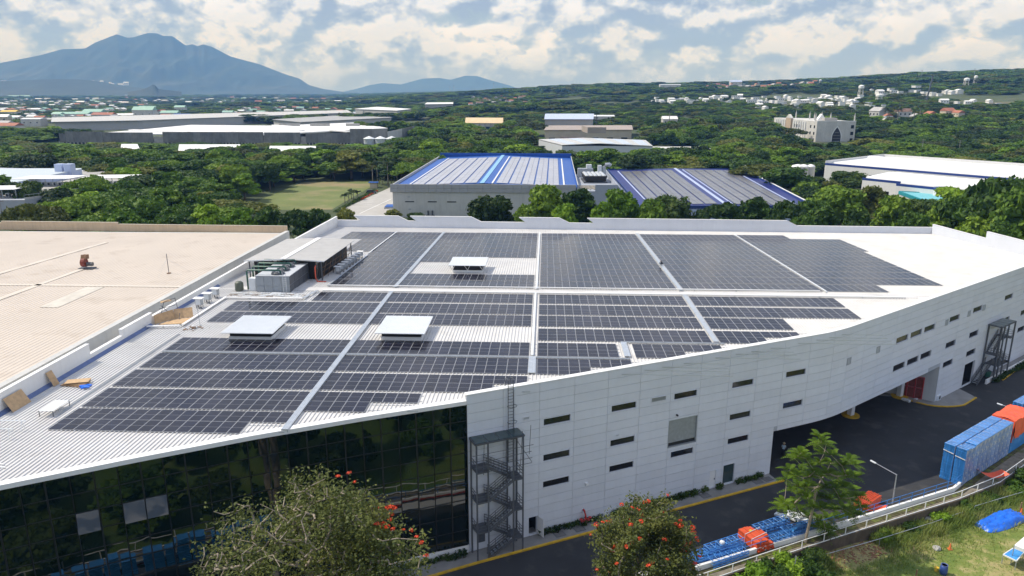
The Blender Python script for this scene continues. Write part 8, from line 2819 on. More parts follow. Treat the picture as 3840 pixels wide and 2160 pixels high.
def mast(x, ytop, ybase, label, w_=.9):
 b = ground_hit(x, ybase) or D(x, ybase + 4, 0)
 zt_ = DY(x, ytop, b.y).z
 t = thing('lattice_mast', label, 'mast', b, 0, 'masts on the horizon')
 w_ = w_ * b.y / 1500
 mb = MB()
 for a_, c_ in ((-1, -1), (1, -1), (0, 1)): mb.tube([(b.x + a_ * w_, b.y + c_ * w_, b.z - 2), (b.x + a_ * w_ * .35, b.y + c_ * w_ * .35, zt_)], w_ * .22, 4)
 ob('legs', mb, M['galv'], t)
 mb = MB()
 h = zt_ - b.z
 for k in range(8):
  z0, z1 = b.z + h * k / 8, b.z + h * (k + 1) / 8
  mb.beam((b.x - w_ * .8, b.y, z0), (b.x + w_ * .8, b.y, z1), w_ * .2)
 ob('brace', mb, M['galv'], t)
 ob('antenna', MB().box(b.x, b.y, zt_ - h * .12, w_ * 1.3, w_ * 1.3, h * .12), M['steel'], t)
for x, yt, yb, lb in ((1132, 216, 231, 'left mast of the pair on the far skyline'), (1142, 214, 231, 'right mast of the pair on the far skyline'), (1242, 208, 229, 'single tall mast on the far skyline right of the pale mountain'), (1497, 218, 227, 'short mast on the middle skyline'), (1570, 211, 224, 'mast beside the dark trees on the skyline'), (2316, 176, 206, 'tall lattice mast on the right skyline'), (2309, 182, 206, 'shorter lattice mast beside the tall one on the right skyline'), (2448, 172, 204, 'crane like mast behind the far water tower'), (1908, 202, 214, 'thin mast on the skyline above the upper estate'), (2111, 201, 212, 'thin mast on the skyline right of the white round tank'), (40, 246, 290, 'lattice mast at the left edge in the haze'), (58, 240, 292, 'second lattice mast at the left edge in the haze')):
 mast(x, yt, yb, lb, .55)
p = ground_hit(2329, 258)
t = thing('dark_pole', 'tall dark leaning pole on the slope right of the tall water tower', 'pole', p)
ob('pole', MB().tube([(p.x, p.y, p.z - 2), (p.x + 5, p.y, DY(2329, 193, p.y).z)], 1.1, 6), M['steel'], t)
ob('top', MB().tube([(p.x + 5, p.y, DY(2329, 193, p.y).z), (p.x + 5, p.y, DY(2329, 191, p.y).z)], 1.6, 6), M['steel'], t)
for i, (x, y, s) in enumerate(((2255, 322, 1.7), (2295, 325, 1.7), (2310, 322, 1.9), (2230, 318, 1.5), (1683, 318, 1.6), (1760, 425, 1.1), (2190, 295, 1.4), (2225, 300, 1.4), (2140, 298, 1.3), (1960, 372, 1.1), (1985, 375, 1.1), (705, 315, 1.3), (745, 313, 1.3), (790, 312, 1.3), (860, 308, 1.5))):
 p = ground_hit(x, y)
 palm('tall' if i < 5 else 'coco', p, i, 'palm rising from the trees, ' + ('leftish of the brown roofs' if i == 0 else 'tallest of those before the brown roofs' if i == 2 else 'before the brown roofs behind the school' if i < 4 else 'beside the small white hut' if i == 4 else 'behind the navy roof' if i == 5 else 'beside the gothic school' if i < 11 else 'in front of the long grey warehouse'), 'palms among the far trees', s)
# ------------------------------------------------------------------ woods: nearest trees one by one, the rest as one wood
pts = []
wr = random.Random(99)
def px_of(x, y): return proj((x, y, 0))[0] / K
y_ = 178.0
while y_ < 760:
 st = 11.2 + (y_ - 178) * .006
 x_ = -.80 * y_ - 30
 while x_ < .80 * y_ + 30:
  x, y = x_ + wr.uniform(-.42, .42) * st, y_ + wr.uniform(-.42, .42) * st
  x_ += st
  pxx = px_of(x, y)
  if y < 285 and -62 < x < 114: continue                 # hand set row before the blue roofs
  if pxx < 72 and y < 265: continue
  if y < 215 and x < -40: continue
  if y < 285 and 600 < pxx < 1000 : continue             # keep the lawn and yard open to view
  if -120 < x < -60 and 285 < y < 310: continue
  if not free(x, y, 4.5): continue
  pts.append((x, y, st))
 y_ += st * .92
pts.sort(key=lambda p: p[0] ** 2 + p[1] ** 2)
LEFTN = 300 - NTREE - 34
LOWZ = [(72, 345, 200, 262, .72), (-50, 1000, 500, 660, .5), (1375, 1545, 440, 540, .36), (1545, 1720, 420, 540, .8), (1365, 1600, 590, 730, .42), (1165, 1490, 640, 790, .4), (1955, 2170, 540, 665, .42), (2130, 2330, 240, 345, .62), (1955, 2080, 330, 390, .6), (2000, 2576, 400, 700, .8)]
def zone_words(x, y):
 px = px_of(x, y)
 if px < 620: return 'in the belt beyond the left warehouse', 'trees of the left belt'
 if px < 1060: return 'in the dark belt behind the brown lawn', 'trees behind the lawn'
 if px < 1550: return 'behind the blue roofed factory', 'trees behind the blue roof'
 if px < 1950: return 'behind the navy roofed factory', 'trees behind the navy roof'
 return 'in the woods around the striped factory', 'trees round the striped factory'
wood = []
for i, (x, y, st) in enumerate(pts):
 px = px_of(x, y)
 kind = wr.choices(['round', 'umbrella', 'layer', 'dark', 'olive', 'bright', 'oliveumbrella'], [3, 4, 3, 3, .8, 1.3, 1.5 if px < 1500 else 3.5])[0]
 big = 'umbrella' in kind
 h = wr.uniform(8, 15.5) * (.85 if y > 430 and px < 1000 else 1)
 for a0, a1, b0, b1, k_ in LOWZ:
  if a0 < px < a1 and b0 < y < b1: h *= k_
 r_ = st * wr.uniform(.46, .95) * (1.3 if big else 1)
 if i < LEFTN:
  zw, gp = zone_words(x, y)
  tree(kind, (x, y, land(x, y)), h, r_, WORD[kind] + ' ' + zw, gp + ', ' + kind, y < 330)
 else: wood.append((x, y, land(x, y) - .3, h, r_, kind))
CLEAR = [(*ground_hit(x, y).xy, a_1, b_1) for x, y, a_1, b_1 in ((1975, 246, 95, 130), (2050, 249, 60, 90), (1420, 252, 70, 110), (1560, 262, 60, 70), (1190, 268, 50, 60), (1050, 262, 60, 90), (2480, 250, 70, 120), (1890, 216, 110, 220), (760, 264, 80, 90), (560, 268, 70, 80), (1720, 300, 26, 34), (1050, 350, 30, 22))]
# far woods thin out into the plain and up the hills
r_ = 700.0
while r_ < 9000:
 st = r_ * (.0165 if r_ < 2500 else .022)
 az = -.72
 while az < .72:
  a_ = az + wr.uniform(-.5, .5) * st / r_
  q = r_ + wr.uniform(-.5, .5) * st
  az += st / r_
  x, y = q * math.sin(a_), q * math.cos(a_)
  if y < 700 or not free(x, y, 8): continue
  px, z = px_of(x, y), land(x, y)
  if any(((x - cx_) / a_1) ** 2 + ((y - cy_) / b_1) ** 2 < 1 + .3 * math.sin(x * .05) for cx_, cy_, a_1, b_1 in CLEAR): continue
  town, skip = False, False
  for hx, hy, hc in HOUSES:
   if abs(x - hx) < 160 and abs(y - hy) < 190:
    t_ = hy / y
    if abs(x * t_ - hx) < hc * .8 and -8 < hy - y < 46 + q * .012: skip = True; break
    town = True
  if skip: continue
  if px < 980 and q < 1150 and wr.random() < .25: continue
  h = wr.uniform(9, 14) * (.5 if town else 1) * (1 + (q - 700) / 9000)
  if px < 1000 and q > 2500 and wr.random() < .35: continue
  kind = wr.choices(['round', 'umbrella', 'layer', 'dark', 'olive', 'bright', 'oliveumbrella'], [3, 3, 2, 4, 1, .6, 2])[0]
  rad = st * wr.uniform(.55, .85)
  wood.append((x, y, z - .5, min(h, 16), min(rad, 40) * (.7 if town else 1), kind))
 r_ += st * .8
kinds = list(WHOLE)
srcs = [(k, i) for k in kinds for i in range(len(WHOLE[k]))]
srcobj = {}
for o in list(COL.objects):
 if o.type == 'MESH' and o.name.startswith('crown') and o.data.name.startswith('crown'):
  for k, i in srcs:
   if o.data == KINDS[k][i][0]: srcobj.setdefault((k, i), o)
srcs = [s for s in srcs if s in srcobj]
wm_ = bpy.data.meshes.new('woodland')
wm_.from_pydata([w[:3] for w in wood], [], [])
a1 = wm_.attributes.new('tscale', 'FLOAT_VECTOR', 'POINT')
a2 = wm_.attributes.new('trot', 'FLOAT_VECTOR', 'POINT')
a3 = wm_.attributes.new('tkind', 'INT', 'POINT')
sc_arr, ro_arr, ki_arr = [], [], []
for (x, y, z, h, rad, kind) in wood:
 c_ = [j for j, s in enumerate(srcs) if s[0] == kind] or [0]
 j = wr.choice(c_)
 R0 = 6.6 if 'umbrella' in kind else 5.0
 sc_arr += [rad / R0, rad / R0, h / 10]
 ro_arr += [0, 0, wr.uniform(0, 6.28)]
 ki_arr.append(j)
wm_.attributes['tscale'].data.foreach_set('vector', sc_arr)
wm_.attributes['trot'].data.foreach_set('vector', ro_arr)
wm_.attributes['tkind'].data.foreach_set('value', ki_arr)
wo = link('woodland', wm_)
tag(wo, kind='stuff')
g = bpy.data.node_groups.new('woodland_trees', 'GeometryNodeTree')
g.interface.new_socket('Geometry', in_out='INPUT', socket_type='NodeSocketGeometry')
g.interface.new_socket('Geometry', in_out='OUTPUT', socket_type='NodeSocketGeometry')
gi, go = g.nodes.new('NodeGroupInput'), g.nodes.new('NodeGroupOutput')
jn = g.nodes.new('GeometryNodeJoinGeometry')
for k, i in reversed(srcs):
 oi = g.nodes.new('GeometryNodeObjectInfo')
 oi.inputs['Object'].default_value = srcobj[(k, i)]
 oi.inputs['As Instance'].default_value = True
 oi.transform_space = 'ORIGINAL'
 g.links.new(oi.outputs['Geometry'], jn.inputs[0])
iop = g.nodes.new('GeometryNodeInstanceOnPoints')
iop.inputs['Pick Instance'].default_value = True
def attr(nm, typ):
 nd = g.nodes.new('GeometryNodeInputNamedAttribute')
 nd.data_type = typ
 nd.inputs[0].default_value = nm
 return nd.outputs[0]
g.links.new(gi.outputs[0], iop.inputs['Points'])
g.links.new(jn.outputs[0], iop.inputs['Instance'])
g.links.new(attr('tkind', 'INT'), iop.inputs['Instance Index'])
e2r = g.nodes.new('FunctionNodeEulerToRotation')
g.links.new(attr('trot', 'FLOAT_VECTOR'), e2r.inputs[0])
g.links.new(e2r.outputs[0], iop.inputs['Rotation'])
g.links.new(attr('tscale', 'FLOAT_VECTOR'), iop.inputs['Scale'])
g.links.new(iop.outputs[0], go.inputs[0])
wo.modifiers.new('trees', 'NODES').node_group = g
from mathutils import noise as mnoise
# ------------------------------------------------------------------ mountains
MT = [(0, 470), (150, 440), (300, 410), (470, 362), (640, 358), (720, 310), (880, 247), (960, 275), (1010, 270), (1110, 238), (1180, 240), (1230, 260), (1300, 262), (1400, 335), (1450, 325), (1490, 340), (1530, 325), (1600, 345), (1740, 420), (1960, 480), (2160, 560), (2260, 590), (2330, 640), (2430, 668), (2570, 690), (2700, 700)]
def mountain(nm, prof, Rd, m, ext=(-900, None), depth=.34, seed=1, rough=1.0):
 xs_ = [p[0] for p in prof]
 ys_ = [p[1] for p in prof]
 rg = np.random.default_rng(seed)
 na, nr = 260, 60
 v_, f_ = [], []
 X = np.linspace(xs_[0] + ext[0], xs_[-1], na)
 ph = rg.uniform(0, 6.28, 12)
 for i, x in enumerate(X):
  y = np.interp(x, xs_, ys_) if x >= xs_[0] else ys_[0] + (xs_[0] - x) * .22
  rd_ = ray(x / 2.0125, min(y / 2.0125, 346))
  az_ = rd_[0] / rd_[1]
  e = max(1.0, rd_[2] / math.hypot(rd_[0], rd_[1]) * Rd + CAMH)
  gul = sum(math.sin(az_ * (60 + 37 * k) + ph[k]) / (1 + .7 * k) for k in range(6))
  for j in range(nr):
   t_ = j / (nr - 1)              # 0 at the near foot, .6 the crest, 1 the far foot
   if t_ < .62:
    s_ = t_ / .62
    w_ = .12 * s_ + .88 * s_ ** 1.75
   else: w_ = max(0, 1 - (t_ - .62) / .38) ** 1.2
   q = Rd * (1 - depth * .62 + depth * t_)
   px_, py_ = q * az_, q
   bump_ = rough * .16 * e * math.sin(3.14 * min(1, t_ / .62)) * (mnoise.ridged_multi_fractal(Vector((px_ * .0011 + seed, py_ * .00055, seed)), 1.0, 2.1, 5, 1.0, 2.0) - 1.1 + .08 * gul)
   z = e * w_ + bump_ * (1 if t_ < .55 else 0)
   v_.append((q * az_ / math.sqrt(1 + az_ * az_) * 1.0, q / math.sqrt(1 + az_ * az_), max(-3, z)))
 for i in range(na - 1):
  for j in range(nr - 1):
   a_ = i * nr + j
   f_.append((a_, a_ + nr, a_ + nr + 1, a_ + 1))
 return tag(ob(nm, MB().add(v_, f_), m, smooth=True), kind='structure')
fm_ = mat('mountain_forest', (0.020, 0.036, 0.022), .95, var=.35, scale=.004, second=(.045, .055, .03), sfac=(.0016, .55, .72))
mountain('mountain', MT, 11500, fm_)
M2P = [(1800, 690), (1900, 668), (2000, 640), (2100, 625), (2250, 635), (2420, 590), (2560, 585), (2640, 600), (2760, 568), (2850, 570), (2950, 600), (3100, 640), (3180, 668), (3260, 690)]
M2P = [(x / 1.0, y) for x, y in M2P]
mountain('distant_mountain', [(2600 + (x - 1800) * .95, y) for x, y in M2P], 15200, fm_, (-10, None), .2, 5, .5)
# foothill with scattered houses and the small cone in front of the mountain
FH = [(0, 610), (200, 600), (420, 592), (600, 596), (760, 612), (840, 630), (1000, 655), (1200, 672)]
mountain('hills', FH, 7800, fm_, (-700, None), .28, 8, .35)
CO = [(980, 690), (1060, 678), (1110, 660), (1150, 636), (1170, 640), (1195, 668), (1240, 676), (1300, 682), (1370, 692)]
mountain('hills', CO, 6000, fm_, (-20, None), .08, 9, .2)
for i in range(55):
 x = hr.uniform(0, 330)
 y = hr.uniform(202, 214) + x * .012
 d_ = ray(x * K, y * K)
 t_ = 7100.0
 z = CAMH + d_[2] * t_
 o = tag(link('house', hr.choice(HM['white']), loc=(d_[0] * t_, d_[1] * t_, z - 6)), 'tiny pale house on the hazy foothill below the mountain', 'house', 'houses on the foothill')
 s_ = hr.uniform(1.5, 3.2)
 o.scale = (s_ * 1.2, s_, s_)
 o.rotation_euler = (0, 0, hr.uniform(0, 3))
# ------------------------------------------------------------------ trees of the foreground
def grow(seed, trunk, targets, jit=.25, r_tip=.022, k=6, expo=2.3):
 """branch system: each target joins the nearest limb; limbs thicken towards the trunk"""
 rg = random.Random(seed)
 nodes = [Vector(p) for p in trunk]
 par = [-1] + list(range(len(trunk) - 1))
 top = nodes[-1]
 tg = sorted(targets, key=lambda p: (Vector(p) - top).length)
 tips = []
 for t_ in tg:
  t_ = Vector(t_)
  best, bi = 1e9, 0
  for i in range(max(1, len(trunk) // 2), len(nodes)):
   d_ = (nodes[i] - t_).length + .15 * (nodes[i] - top).length
   if d_ < best: best, bi = d_, i
  d_ = (t_ - nodes[bi]).length
  n_ = max(1, int(d_ / .8))
  a = nodes[bi].copy()
  pi = bi
  for j in range(1, n_ + 1):
   p = a.lerp(t_, j / n_)
   if j < n_: p += Vector((rg.gauss(0, jit), rg.gauss(0, jit), rg.gauss(0, jit * .8) - .1 * math.sin(3.14 * j / n_)))
   nodes.append(p)
   par.append(pi)
   pi = len(nodes) - 1
  tips.append(pi)
 cnt = [0.0] * len(nodes)
 for t_ in tips:
  i = t_
  while i >= 0:
   cnt[i] += 1
   i = par[i]
 rad = [r_tip * max(1, c) ** (1 / expo) for c in cnt]
 mb = MB()
 for i, p in enumerate(nodes):
  if par[i] >= 0 and (p - nodes[par[i]]).length > 1e-4:
   mb.tube([nodes[par[i]], p], min(rad[par[i]], rad[i] * 1.5), k if rad[i] > .06 else 4, rad[i], cap=False)
 return nodes, tips, mb, rad
def ellips_targets(seed, c, r, n_, zlo=-.55, shell=.45):
 rg = random.Random(seed)
 o = []
 while len(o) < n_:
  v = Vector((rg.gauss(0, 1), rg.gauss(0, 1), rg.gauss(0, 1))).normalized()
  if v.z < zlo: continue
  s_ = (shell ** 3 + (1 - shell ** 3) * rg.random()) ** (1 / 3)
  b = 1 + .14 * math.sin(v.x * 5 + seed) * math.cos(v.y * 4)
  o.append((c[0] + v.x * r[0] * s_ * b, c[1] + v.y * r[1] * s_ * b, c[2] + v.z * r[2] * s_ * b))
 return o
def leaf_cloud(seed, tips, per, spread, size, drop=.0):
 rg = np.random.default_rng(seed)
 T_ = np.array([t[:] for t in tips])
 P_ = np.repeat(T_, per, 0) + rg.normal(size=(len(T_) * per, 3)) * spread
 P_[:, 2] -= np.abs(rg.normal(size=len(P_))) * drop
 N_ = np.tile(np.array([[0, 0, 1.0]]), (len(P_), 1))
 return leaf_quads(rg, P_, N_, size, .5, .8)
def quads_obj(nm, V_, m, parent, kind=None):
 o = link(nm, np_mesh(nm, V_, np.arange(len(V_)).reshape(-1, 4), None, [m] if not isinstance(m, list) else m), parent)
 return o
FLM = []
for s in range(3):
 rg = np.random.default_rng(50 + s)
 n_ = 26
 d_ = unit(rg.normal(size=(n_, 3)))
 d_[:, 2] = np.abs(d_[:, 2])
 P_ = d_ * np.array([.30, .30, .17])
 V_ = leaf_quads(rg, P_, d_, .15, .7, .4)
 FLM.append(np_mesh('flower_cluster', V_, np.arange(len(V_)).reshape(-1, 4), None, [M['flower']]))
def flowers(parent, pos, seed, k=.8):
 rg = random.Random(seed)
 for p in pos:
  o = link('flower_cluster', rg.choice(FLM), parent)
  o.location = o.location + Vector(p)
  o.rotation_euler = (rg.uniform(-.4, .4), rg.uniform(-.4, .4), rg.uniform(0, 6.28))
  s_ = rg.uniform(.7, 1.25) * k
  o.scale = (s_,) * 3
# big half bare tree at the lower left, in front of the glass
Y1 = 45.0
c1 = DY(775, 1390, Y1)
tb_ = Vector((c1.x + .5, Y1 + .3, FZ))
h1 = thing('flame_tree', 'big half bare tree with tangled pale twigs in front of the glass facade', 'tree', tb_)
top1 = DY(770, 1225, Y1).z
cz1 = c1.z - 1.0
tg = ellips_targets(5, (c1.x - .3, Y1, cz1), (7.0, 5.6, top1 - cz1), 470, -.35, .38)
tg += [(DY(x, y, Y1 - rngy).x, Y1 - rngy, DY(x, y, Y1 - rngy).z) for x, y, rngy in [(random.Random(i).uniform(880, 1065), random.Random(i + 500).uniform(1275, 1440), random.Random(i + 900).uniform(-2, 3)) for i in range(70)] if y > 1190 + (x - 800) * .62]
nodes, tips, mb, rad = grow(3, [tb_, tb_ + Vector((-.2, 0, 4)), Vector((c1.x + .2, Y1, cz1 - 7)), Vector((c1.x, Y1, cz1 - 3.5))], tg, .3, .03)
ob('trunk', mb, M['twig'], h1, smooth=True)
tipv = [nodes[i] for i in tips]
rr1 = random.Random(8)
full, sparse = [], []
for t_ in tipv:
 px = proj(t_)
 x = px[0] / K
 (full if (x > 800 or rr1.random() < .30) else sparse).append(t_)
V_ = np.concatenate([leaf_cloud(1, full, 54, .42, .135, .25), leaf_cloud(2, sparse, 13, .40, .125, .2)])
quads_obj('crown', V_, M['flowertree'], h1)
V_ = leaf_cloud(3, [t for t in sparse if rr1.random() < .7], 12, .42, .115, .2)
quads_obj('crown', V_, M['leafolive'], h1)
fp_ = []
for x, y in ((955, 1277), (975, 1278), (985, 1275), (992, 1278), (985, 1293), (980, 1306), (948, 1318), (958, 1322), (965, 1316), (975, 1325), (988, 1331), (1015, 1332), (1036, 1334), (1048, 1350), (1072, 1398), (1004, 1393), (878, 1190), (850, 1198), (892, 1212), (1060, 1365)):
 t_ = min(tipv, key=lambda t: (proj(t)[0] / K - x) ** 2 + (proj(t)[1] / K - y) ** 2 + 20 * (t.y - 42) ** 2 * .2)
 q = DY(x, y, t_.y - .3)
 fp_.append(q)
flowers(h1, fp_, 4, .5)
# flame tree with orange flowers, lower middle
Y2 = 57.0
c2 = DY(1625, 1385, Y2)
tb2 = Vector((c2.x + .3, Y2 + .5, FZ))
h2 = thing('flame_tree', 'bushy flame tree covered with orange red flowers between road and railing', 'tree', tb2)
top2 = DY(1640, 1270, Y2).z
cz2 = c2.z - .8
tg = ellips_targets(12, (c2.x, Y2, cz2), (4.55, 4.0, top2 - cz2), 330, -.75, .45)
nodes, tips, mb, rad = grow(6, [tb2, tb2 + Vector((0, 0, 1.5)), Vector((c2.x, Y2, cz2 - 3.2))], tg, .22, .026)
ob('trunk', mb, M['twig'], h2, smooth=True)
tipv = [nodes[i] for i in tips]
V_ = leaf_cloud(21, tipv, 95, .36, .13, .25)
quads_obj('crown', V_, M['flowertree'], h2)
fp_ = []
rr2 = random.Random(17)
cand = [t for t in tipv if (t - Vector((c2.x, Y2, cz2))).length > 2.9 and (t.y < Y2 + 1.2)]
rr2.shuffle(cand)
for t_ in cand[:52]:
 v = (t_ - Vector((c2.x, Y2, cz2))).normalized()
 fp_.append(t_ + v * .45)
for x, y in ((1700, 1318), (1712, 1322), (1742, 1328), (1748, 1340), (1752, 1352), (1755, 1360), (1738, 1366), (1727, 1372), (1722, 1385), (1760, 1400), (1530, 1440), (1545, 1380), (1560, 1385)):
 fp_.append(DY(x, y, Y2 - .8))
flowers(h2, fp_, 9, .58)
# green tree with rosettes of feather leaves by the railing
tb3 = Vector((30.6, 68.0, FZ))
h3 = thing('rosette_tree', 'slender tree with bright green rosettes of feather leaves by the railing', 'tree', tb3)
rg3 = random.Random(31)
ros = []
for (x, y) in ((390, 400), (405, 440), (370, 450), (440, 455), (250, 520), (225, 545), (285, 560), (200, 560), (620, 570), (590, 600), (650, 610), (560, 620), (420, 530), (390, 590), (330, 620), (470, 600), (160, 650), (200, 690), (250, 660), (140, 720), (310, 700), (380, 690), (450, 680), (520, 700), (590, 690), (650, 700), (230, 770), (290, 780), (180, 800), (360, 780), (430, 770), (500, 790), (570, 780), (640, 800), (120, 900), (90, 930), (160, 950), (200, 900), (300, 860), (380, 850), (460, 870), (540, 860), (620, 870), (680, 850), (330, 930), (410, 940), (490, 950), (560, 940), (640, 950), (300, 1000), (380, 1020), (450, 1010), (530, 1010), (600, 1000), (660, 990), (430, 1090), (380, 1080), (470, 1100), (420, 1150), (350, 660), (480, 540), (540, 760), (260, 840), (230, 960), (700, 930)):
 dY = rg3.uniform(-2.2, 2.6)
 p = SY(2880 + x / 2.0125, 1440 + y / 2.0125, 68.3 + dY)
 ros.append(p)
nodes, tips, mb, rad = grow(9, [tb3, tb3 + Vector((.25, .1, 2.4)), Vector((31.2, 68.2, 4.4)), Vector((31.3, 68.3, 6.5))], ros, .12, .03, 6, 2.6)
ob('trunk', mb, M['twig'], h3, smooth=True)
V_ = []
rgn = np.random.default_rng(3)
for p in ros:
 nb = rg3.randint(9, 11)
 for b in range(nb):
  az_ = b * 6.283 / nb + rg3.uniform(-.25, .25)
  el = rg3.uniform(.15, .75) if b % 3 else rg3.uniform(.7, 1.2)
  L = rg3.uniform(1.05, 1.55)
  prev = None
  dirv = np.array([math.cos(az_) * math.cos(el), math.sin(az_) * math.cos(el), math.sin(el)])
  side = np.array([-math.sin(az_), math.cos(az_), 0])
  n_ = 7
  for i in range(1, n_ + 1):
   t_ = i / n_
   c = np.array(p[:]) + dirv * L * t_ + np.array([0, 0, -.5 * L * t_ * t_])
   w_ = .24 * math.sin(3.14 * (.15 + .8 * t_)) + .04
   for s_ in (-1, 1):
    a = c + side * s_ * .01
    tip_ = c + side * s_ * w_ + dirv * .08 + np.array([0, 0, -.05])
    hw_ = L / n_ * .44
    u_ = dirv * hw_ + np.array([0, 0, -.5 * hw_ * t_])
    V_ += [a - u_, a + u_, tip_ + u_ * .7, tip_ - u_ * .5]
quads_obj('crown', np.array(V_), M['pinnate'], h3)
# ------------------------------------------------------------------ bushes and weeds on the field
def fence_off(s, d_):
 """point s metres along the white fence from its left visible end, d metres out on the grass"""
 pts_ = FEN[2:-1]
 for a, b in zip(pts_, pts_[1:]):
  L = (b - a).length
  if s <= L:
   dd__ = (b - a) / L
   p = a + dd__ * s + Vector((dd__.y, -dd__.x)) * d_
   return Vector((p.x, p.y, field_z(p.x, p.y)))
  s -= L
 p = pts_[-1]
 return Vector((p.x, p.y, field_z(p.x, p.y)))
BUSH = []
for s in range(4):
 lob = [(0, 0, .45, .8, .6)] + [(.75 * math.cos(i * 1.9), .75 * math.sin(i * 1.9), .35 + .25 * (i % 3), .5, .42) for i in range(7)]
 BUSH.append(crown_mesh('bush', 70 + s, lob, 900, .12, M[('leaf', 'leafbright', 'leafdark', 'leaf')[s]], .8))
br = random.Random(5)
BL = [(-3.5, 1.2, 1.7, 1), (-1.0, 1.6, 1.5, 0), (1.5, 1.3, 1.4, 1), (3.5, 2.2, 1.3, 0), (5.6, 1.2, 1.2, 2), (.5, 3.6, 1.3, 1), (3, 4.4, 1.3, 3), (15.3, .8, .9, 0), (19.8, .9, .9, 0), (24.3, .9, .9, 1), (29, 1.0, 1.0, 3), (33, 1.2, 1.0, 0), (37.5, 1.3, 1.3, 3), (41, 1.6, 1.5, 0)]
for i, (s, d_, sc_, k) in enumerate(BL):
 p = fence_off(max(0, s), d_) if s >= 0 else fence_off(0, d_) - Vector((df.x, df.y, 0)) * abs(s)
 o = link('bush', BUSH[k], loc=(p.x, p.y, field_z(p.x, p.y)))
 o.rotation_euler = (0, 0, br.uniform(0, 6.28))
 o.scale = (sc_, sc_, sc_ * br.uniform(.8, 1.15))
 o['label'] = ('leafy green bush at the fence foot below the slender tree' if s < 8 else 'weedy bush under the white fence short of the thin pipe rail' if s < 21 else 'weedy bush under the white fence along the thin pipe rail' if s < 32 else 'large weedy bush under the white fence at the right edge')
 o['category'] = 'bush'
 o['group'] = 'bushes at the fence foot, ' + ('left' if s < 8 else 'middle' if s < 21 else 'pipe rail' if s < 32 else 'right')
# grass blades: dense tall weeds near the fence, short dry tufts farther out
rgw = np.random.default_rng(12)
V_ = []
def blade(p, h, w_, lean):
 a = rgw.uniform(0, 6.283)
 s_ = np.array([math.cos(a), math.sin(a), 0]) * w_
 l_ = np.array([lean * math.cos(a + 1.3), lean * math.sin(a + 1.3), 0])
 p = np.array(p)
 m_ = p + l_ * .35 + np.array([0, 0, h * .6])
 t_ = p + l_ + np.array([0, 0, h])
 return [p - s_, p + s_, m_ + s_ * .7, m_ - s_ * .7, m_ - s_ * .7, m_ + s_ * .7, t_ + s_ * .15, t_ - s_ * .15]
for i in range(17000):
 s = rgw.uniform(-6, 46)
 wd_ = 3.8 if s > 7 else 6
 d_ = abs(rgw.normal(0, wd_ * .6)) + .2
 p = fence_off(max(0, s), d_) if s >= 0 else fence_off(0, d_) - Vector((df.x, df.y, 0)) * abs(s)
 if 7 < s < 14 and d_ < 3.4: continue
 cl_ = math.sin(p.x * .9) * math.cos(p.y * 1.1)
 h = rgw.uniform(.4, 1.25) * (1.0 if d_ < 3 else .55) * (1 + .4 * cl_)
 V_ += blade((p.x, p.y, field_z(p.x, p.y) - .03), max(.15, h), .035, rgw.uniform(.1, .55))
for i in range(20000):
 x, y = rgw.uniform(16, 64), rgw.uniform(54, 84)
 if not inside((x, y), fpoly): continue
 cl_ = math.sin(x * .35 + 1) * math.cos(y * .31) + .5 * math.sin(x * 1.1) * math.cos(y * .9)
 if cl_ < rgw.uniform(-1.0, .6): continue
 V_ += blade((x, y, field_z(x, y) - .02), rgw.uniform(.10, .28), .03, rgw.uniform(.05, .25))
V_ = np.array(V_)
gr_ = link('grass', np_mesh('grass', V_, np.arange(len(V_)).reshape(-1, 4), None, [M['grassblade']]))
tag(gr_, kind='stuff')
# fallen brown leaves and rubble at the foot of the retaining wall
mb = MB()
for i in range(260):
 s = br.uniform(6.5, 15)
 p = fence_off(s, br.uniform(.4, 3.0))
 mb.box(p.x, p.y, field_z(p.x, p.y) + br.uniform(-.02, .06), br.uniform(.1, .35), br.uniform(.08, .2), .04, br.uniform(0, 3))
tag(ob('rubble', mb, mat('brown_litter', (.25, .13, .07), .95, var=.45, scale=2.5)), kind='stuff')
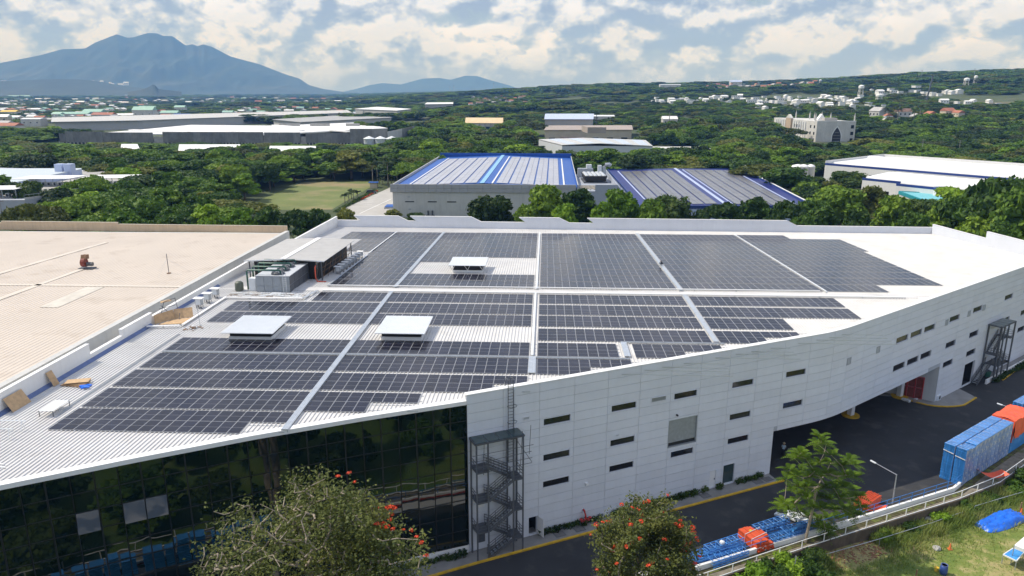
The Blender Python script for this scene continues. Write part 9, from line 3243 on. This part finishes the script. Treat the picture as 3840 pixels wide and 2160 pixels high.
# trees and bushes on the slope toward the viewer: what the glass front mirrors
mr = random.Random(44)
for i, (x, y, h, r_, kd) in enumerate(((-44, 27, 9, 5.5, 'dark'), (-36, 20, 10, 6, 'layer'), (-27, 27, 8, 4.6, 'dark'), (-20, 15, 9, 5, 'dark'), (-13, 26, 8.5, 4.6, 'layer'), (-6, 34, 9, 5, 'dark'), (2, 22, 9, 5, 'round'), (8, 36, 8.5, 4.8, 'dark'), (-48, 12, 9, 5, 'layer'), (-32, 6, 9, 5, 'round'), (-5, 9, 8, 5, 'layer'), (12, 14, 8, 4.6, 'dark'), (-58, 24, 10, 6, 'round'), (16, 26, 9, 5, 'layer'), (-14, -2, 9, 5, 'dark'), (4, -4, 9, 5, 'layer'), (-40, 33, 7, 4.5, 'olive'), (-31, 36, 6, 4, 'dark'), (-22, 36, 6.5, 4.2, 'layer'), (-16, 40, 5, 3.4, 'dark'), (-25, 12, 9, 5, 'dark'), (-40, 8, 9, 5.5, 'dark'), (-52, 33, 8, 5, 'layer'), (-10, 17, 8, 5, 'dark'), (9, 27, 7, 4.4, 'olive'), (-3, 41, 5, 3.4, 'dark'), (6, 44, 5, 3.2, 'layer'), (-62, 14, 9, 5.5, 'dark'), (-26, -4, 9, 5.5, 'layer'), (13, 44, 5, 3, 'dark'), (-34, 27, 6, 4, 'dark'))):
 tree(kd, (x, y, FZ), h, r_, 'tree on the grassy slope mirrored in the dark glass front', 'trees mirrored in the glass', True)
# ------------------------------------------------------------------ the air
hz = bpy.data.materials.new('haze_air')
hz.use_nodes = True
ht = hz.node_tree
ht.nodes.clear()
ho = ht.nodes.new('ShaderNodeOutputMaterial')
pv = ht.nodes.new('ShaderNodeVolumePrincipled')
pv.inputs['Color'].default_value = (0.17, 0.42, 1.0, 1)
pv.inputs['Density'].default_value = 1.05e-4
pv.inputs['Density Attribute'].default_value = ''
pv.inputs['Absorption Color'].default_value = (1, 1, 1, 1)
pv.inputs['Anisotropy'].default_value = 0.0
ht.links.new(pv.outputs[0], ho.inputs['Volume'])
try: hz.cycles.homogeneous_volume = True
except Exception: pass
hb = MB().box(0, 0, -6, 33000, 33000, 1206)
tag(ob('haze', hb, hz), kind='stuff')
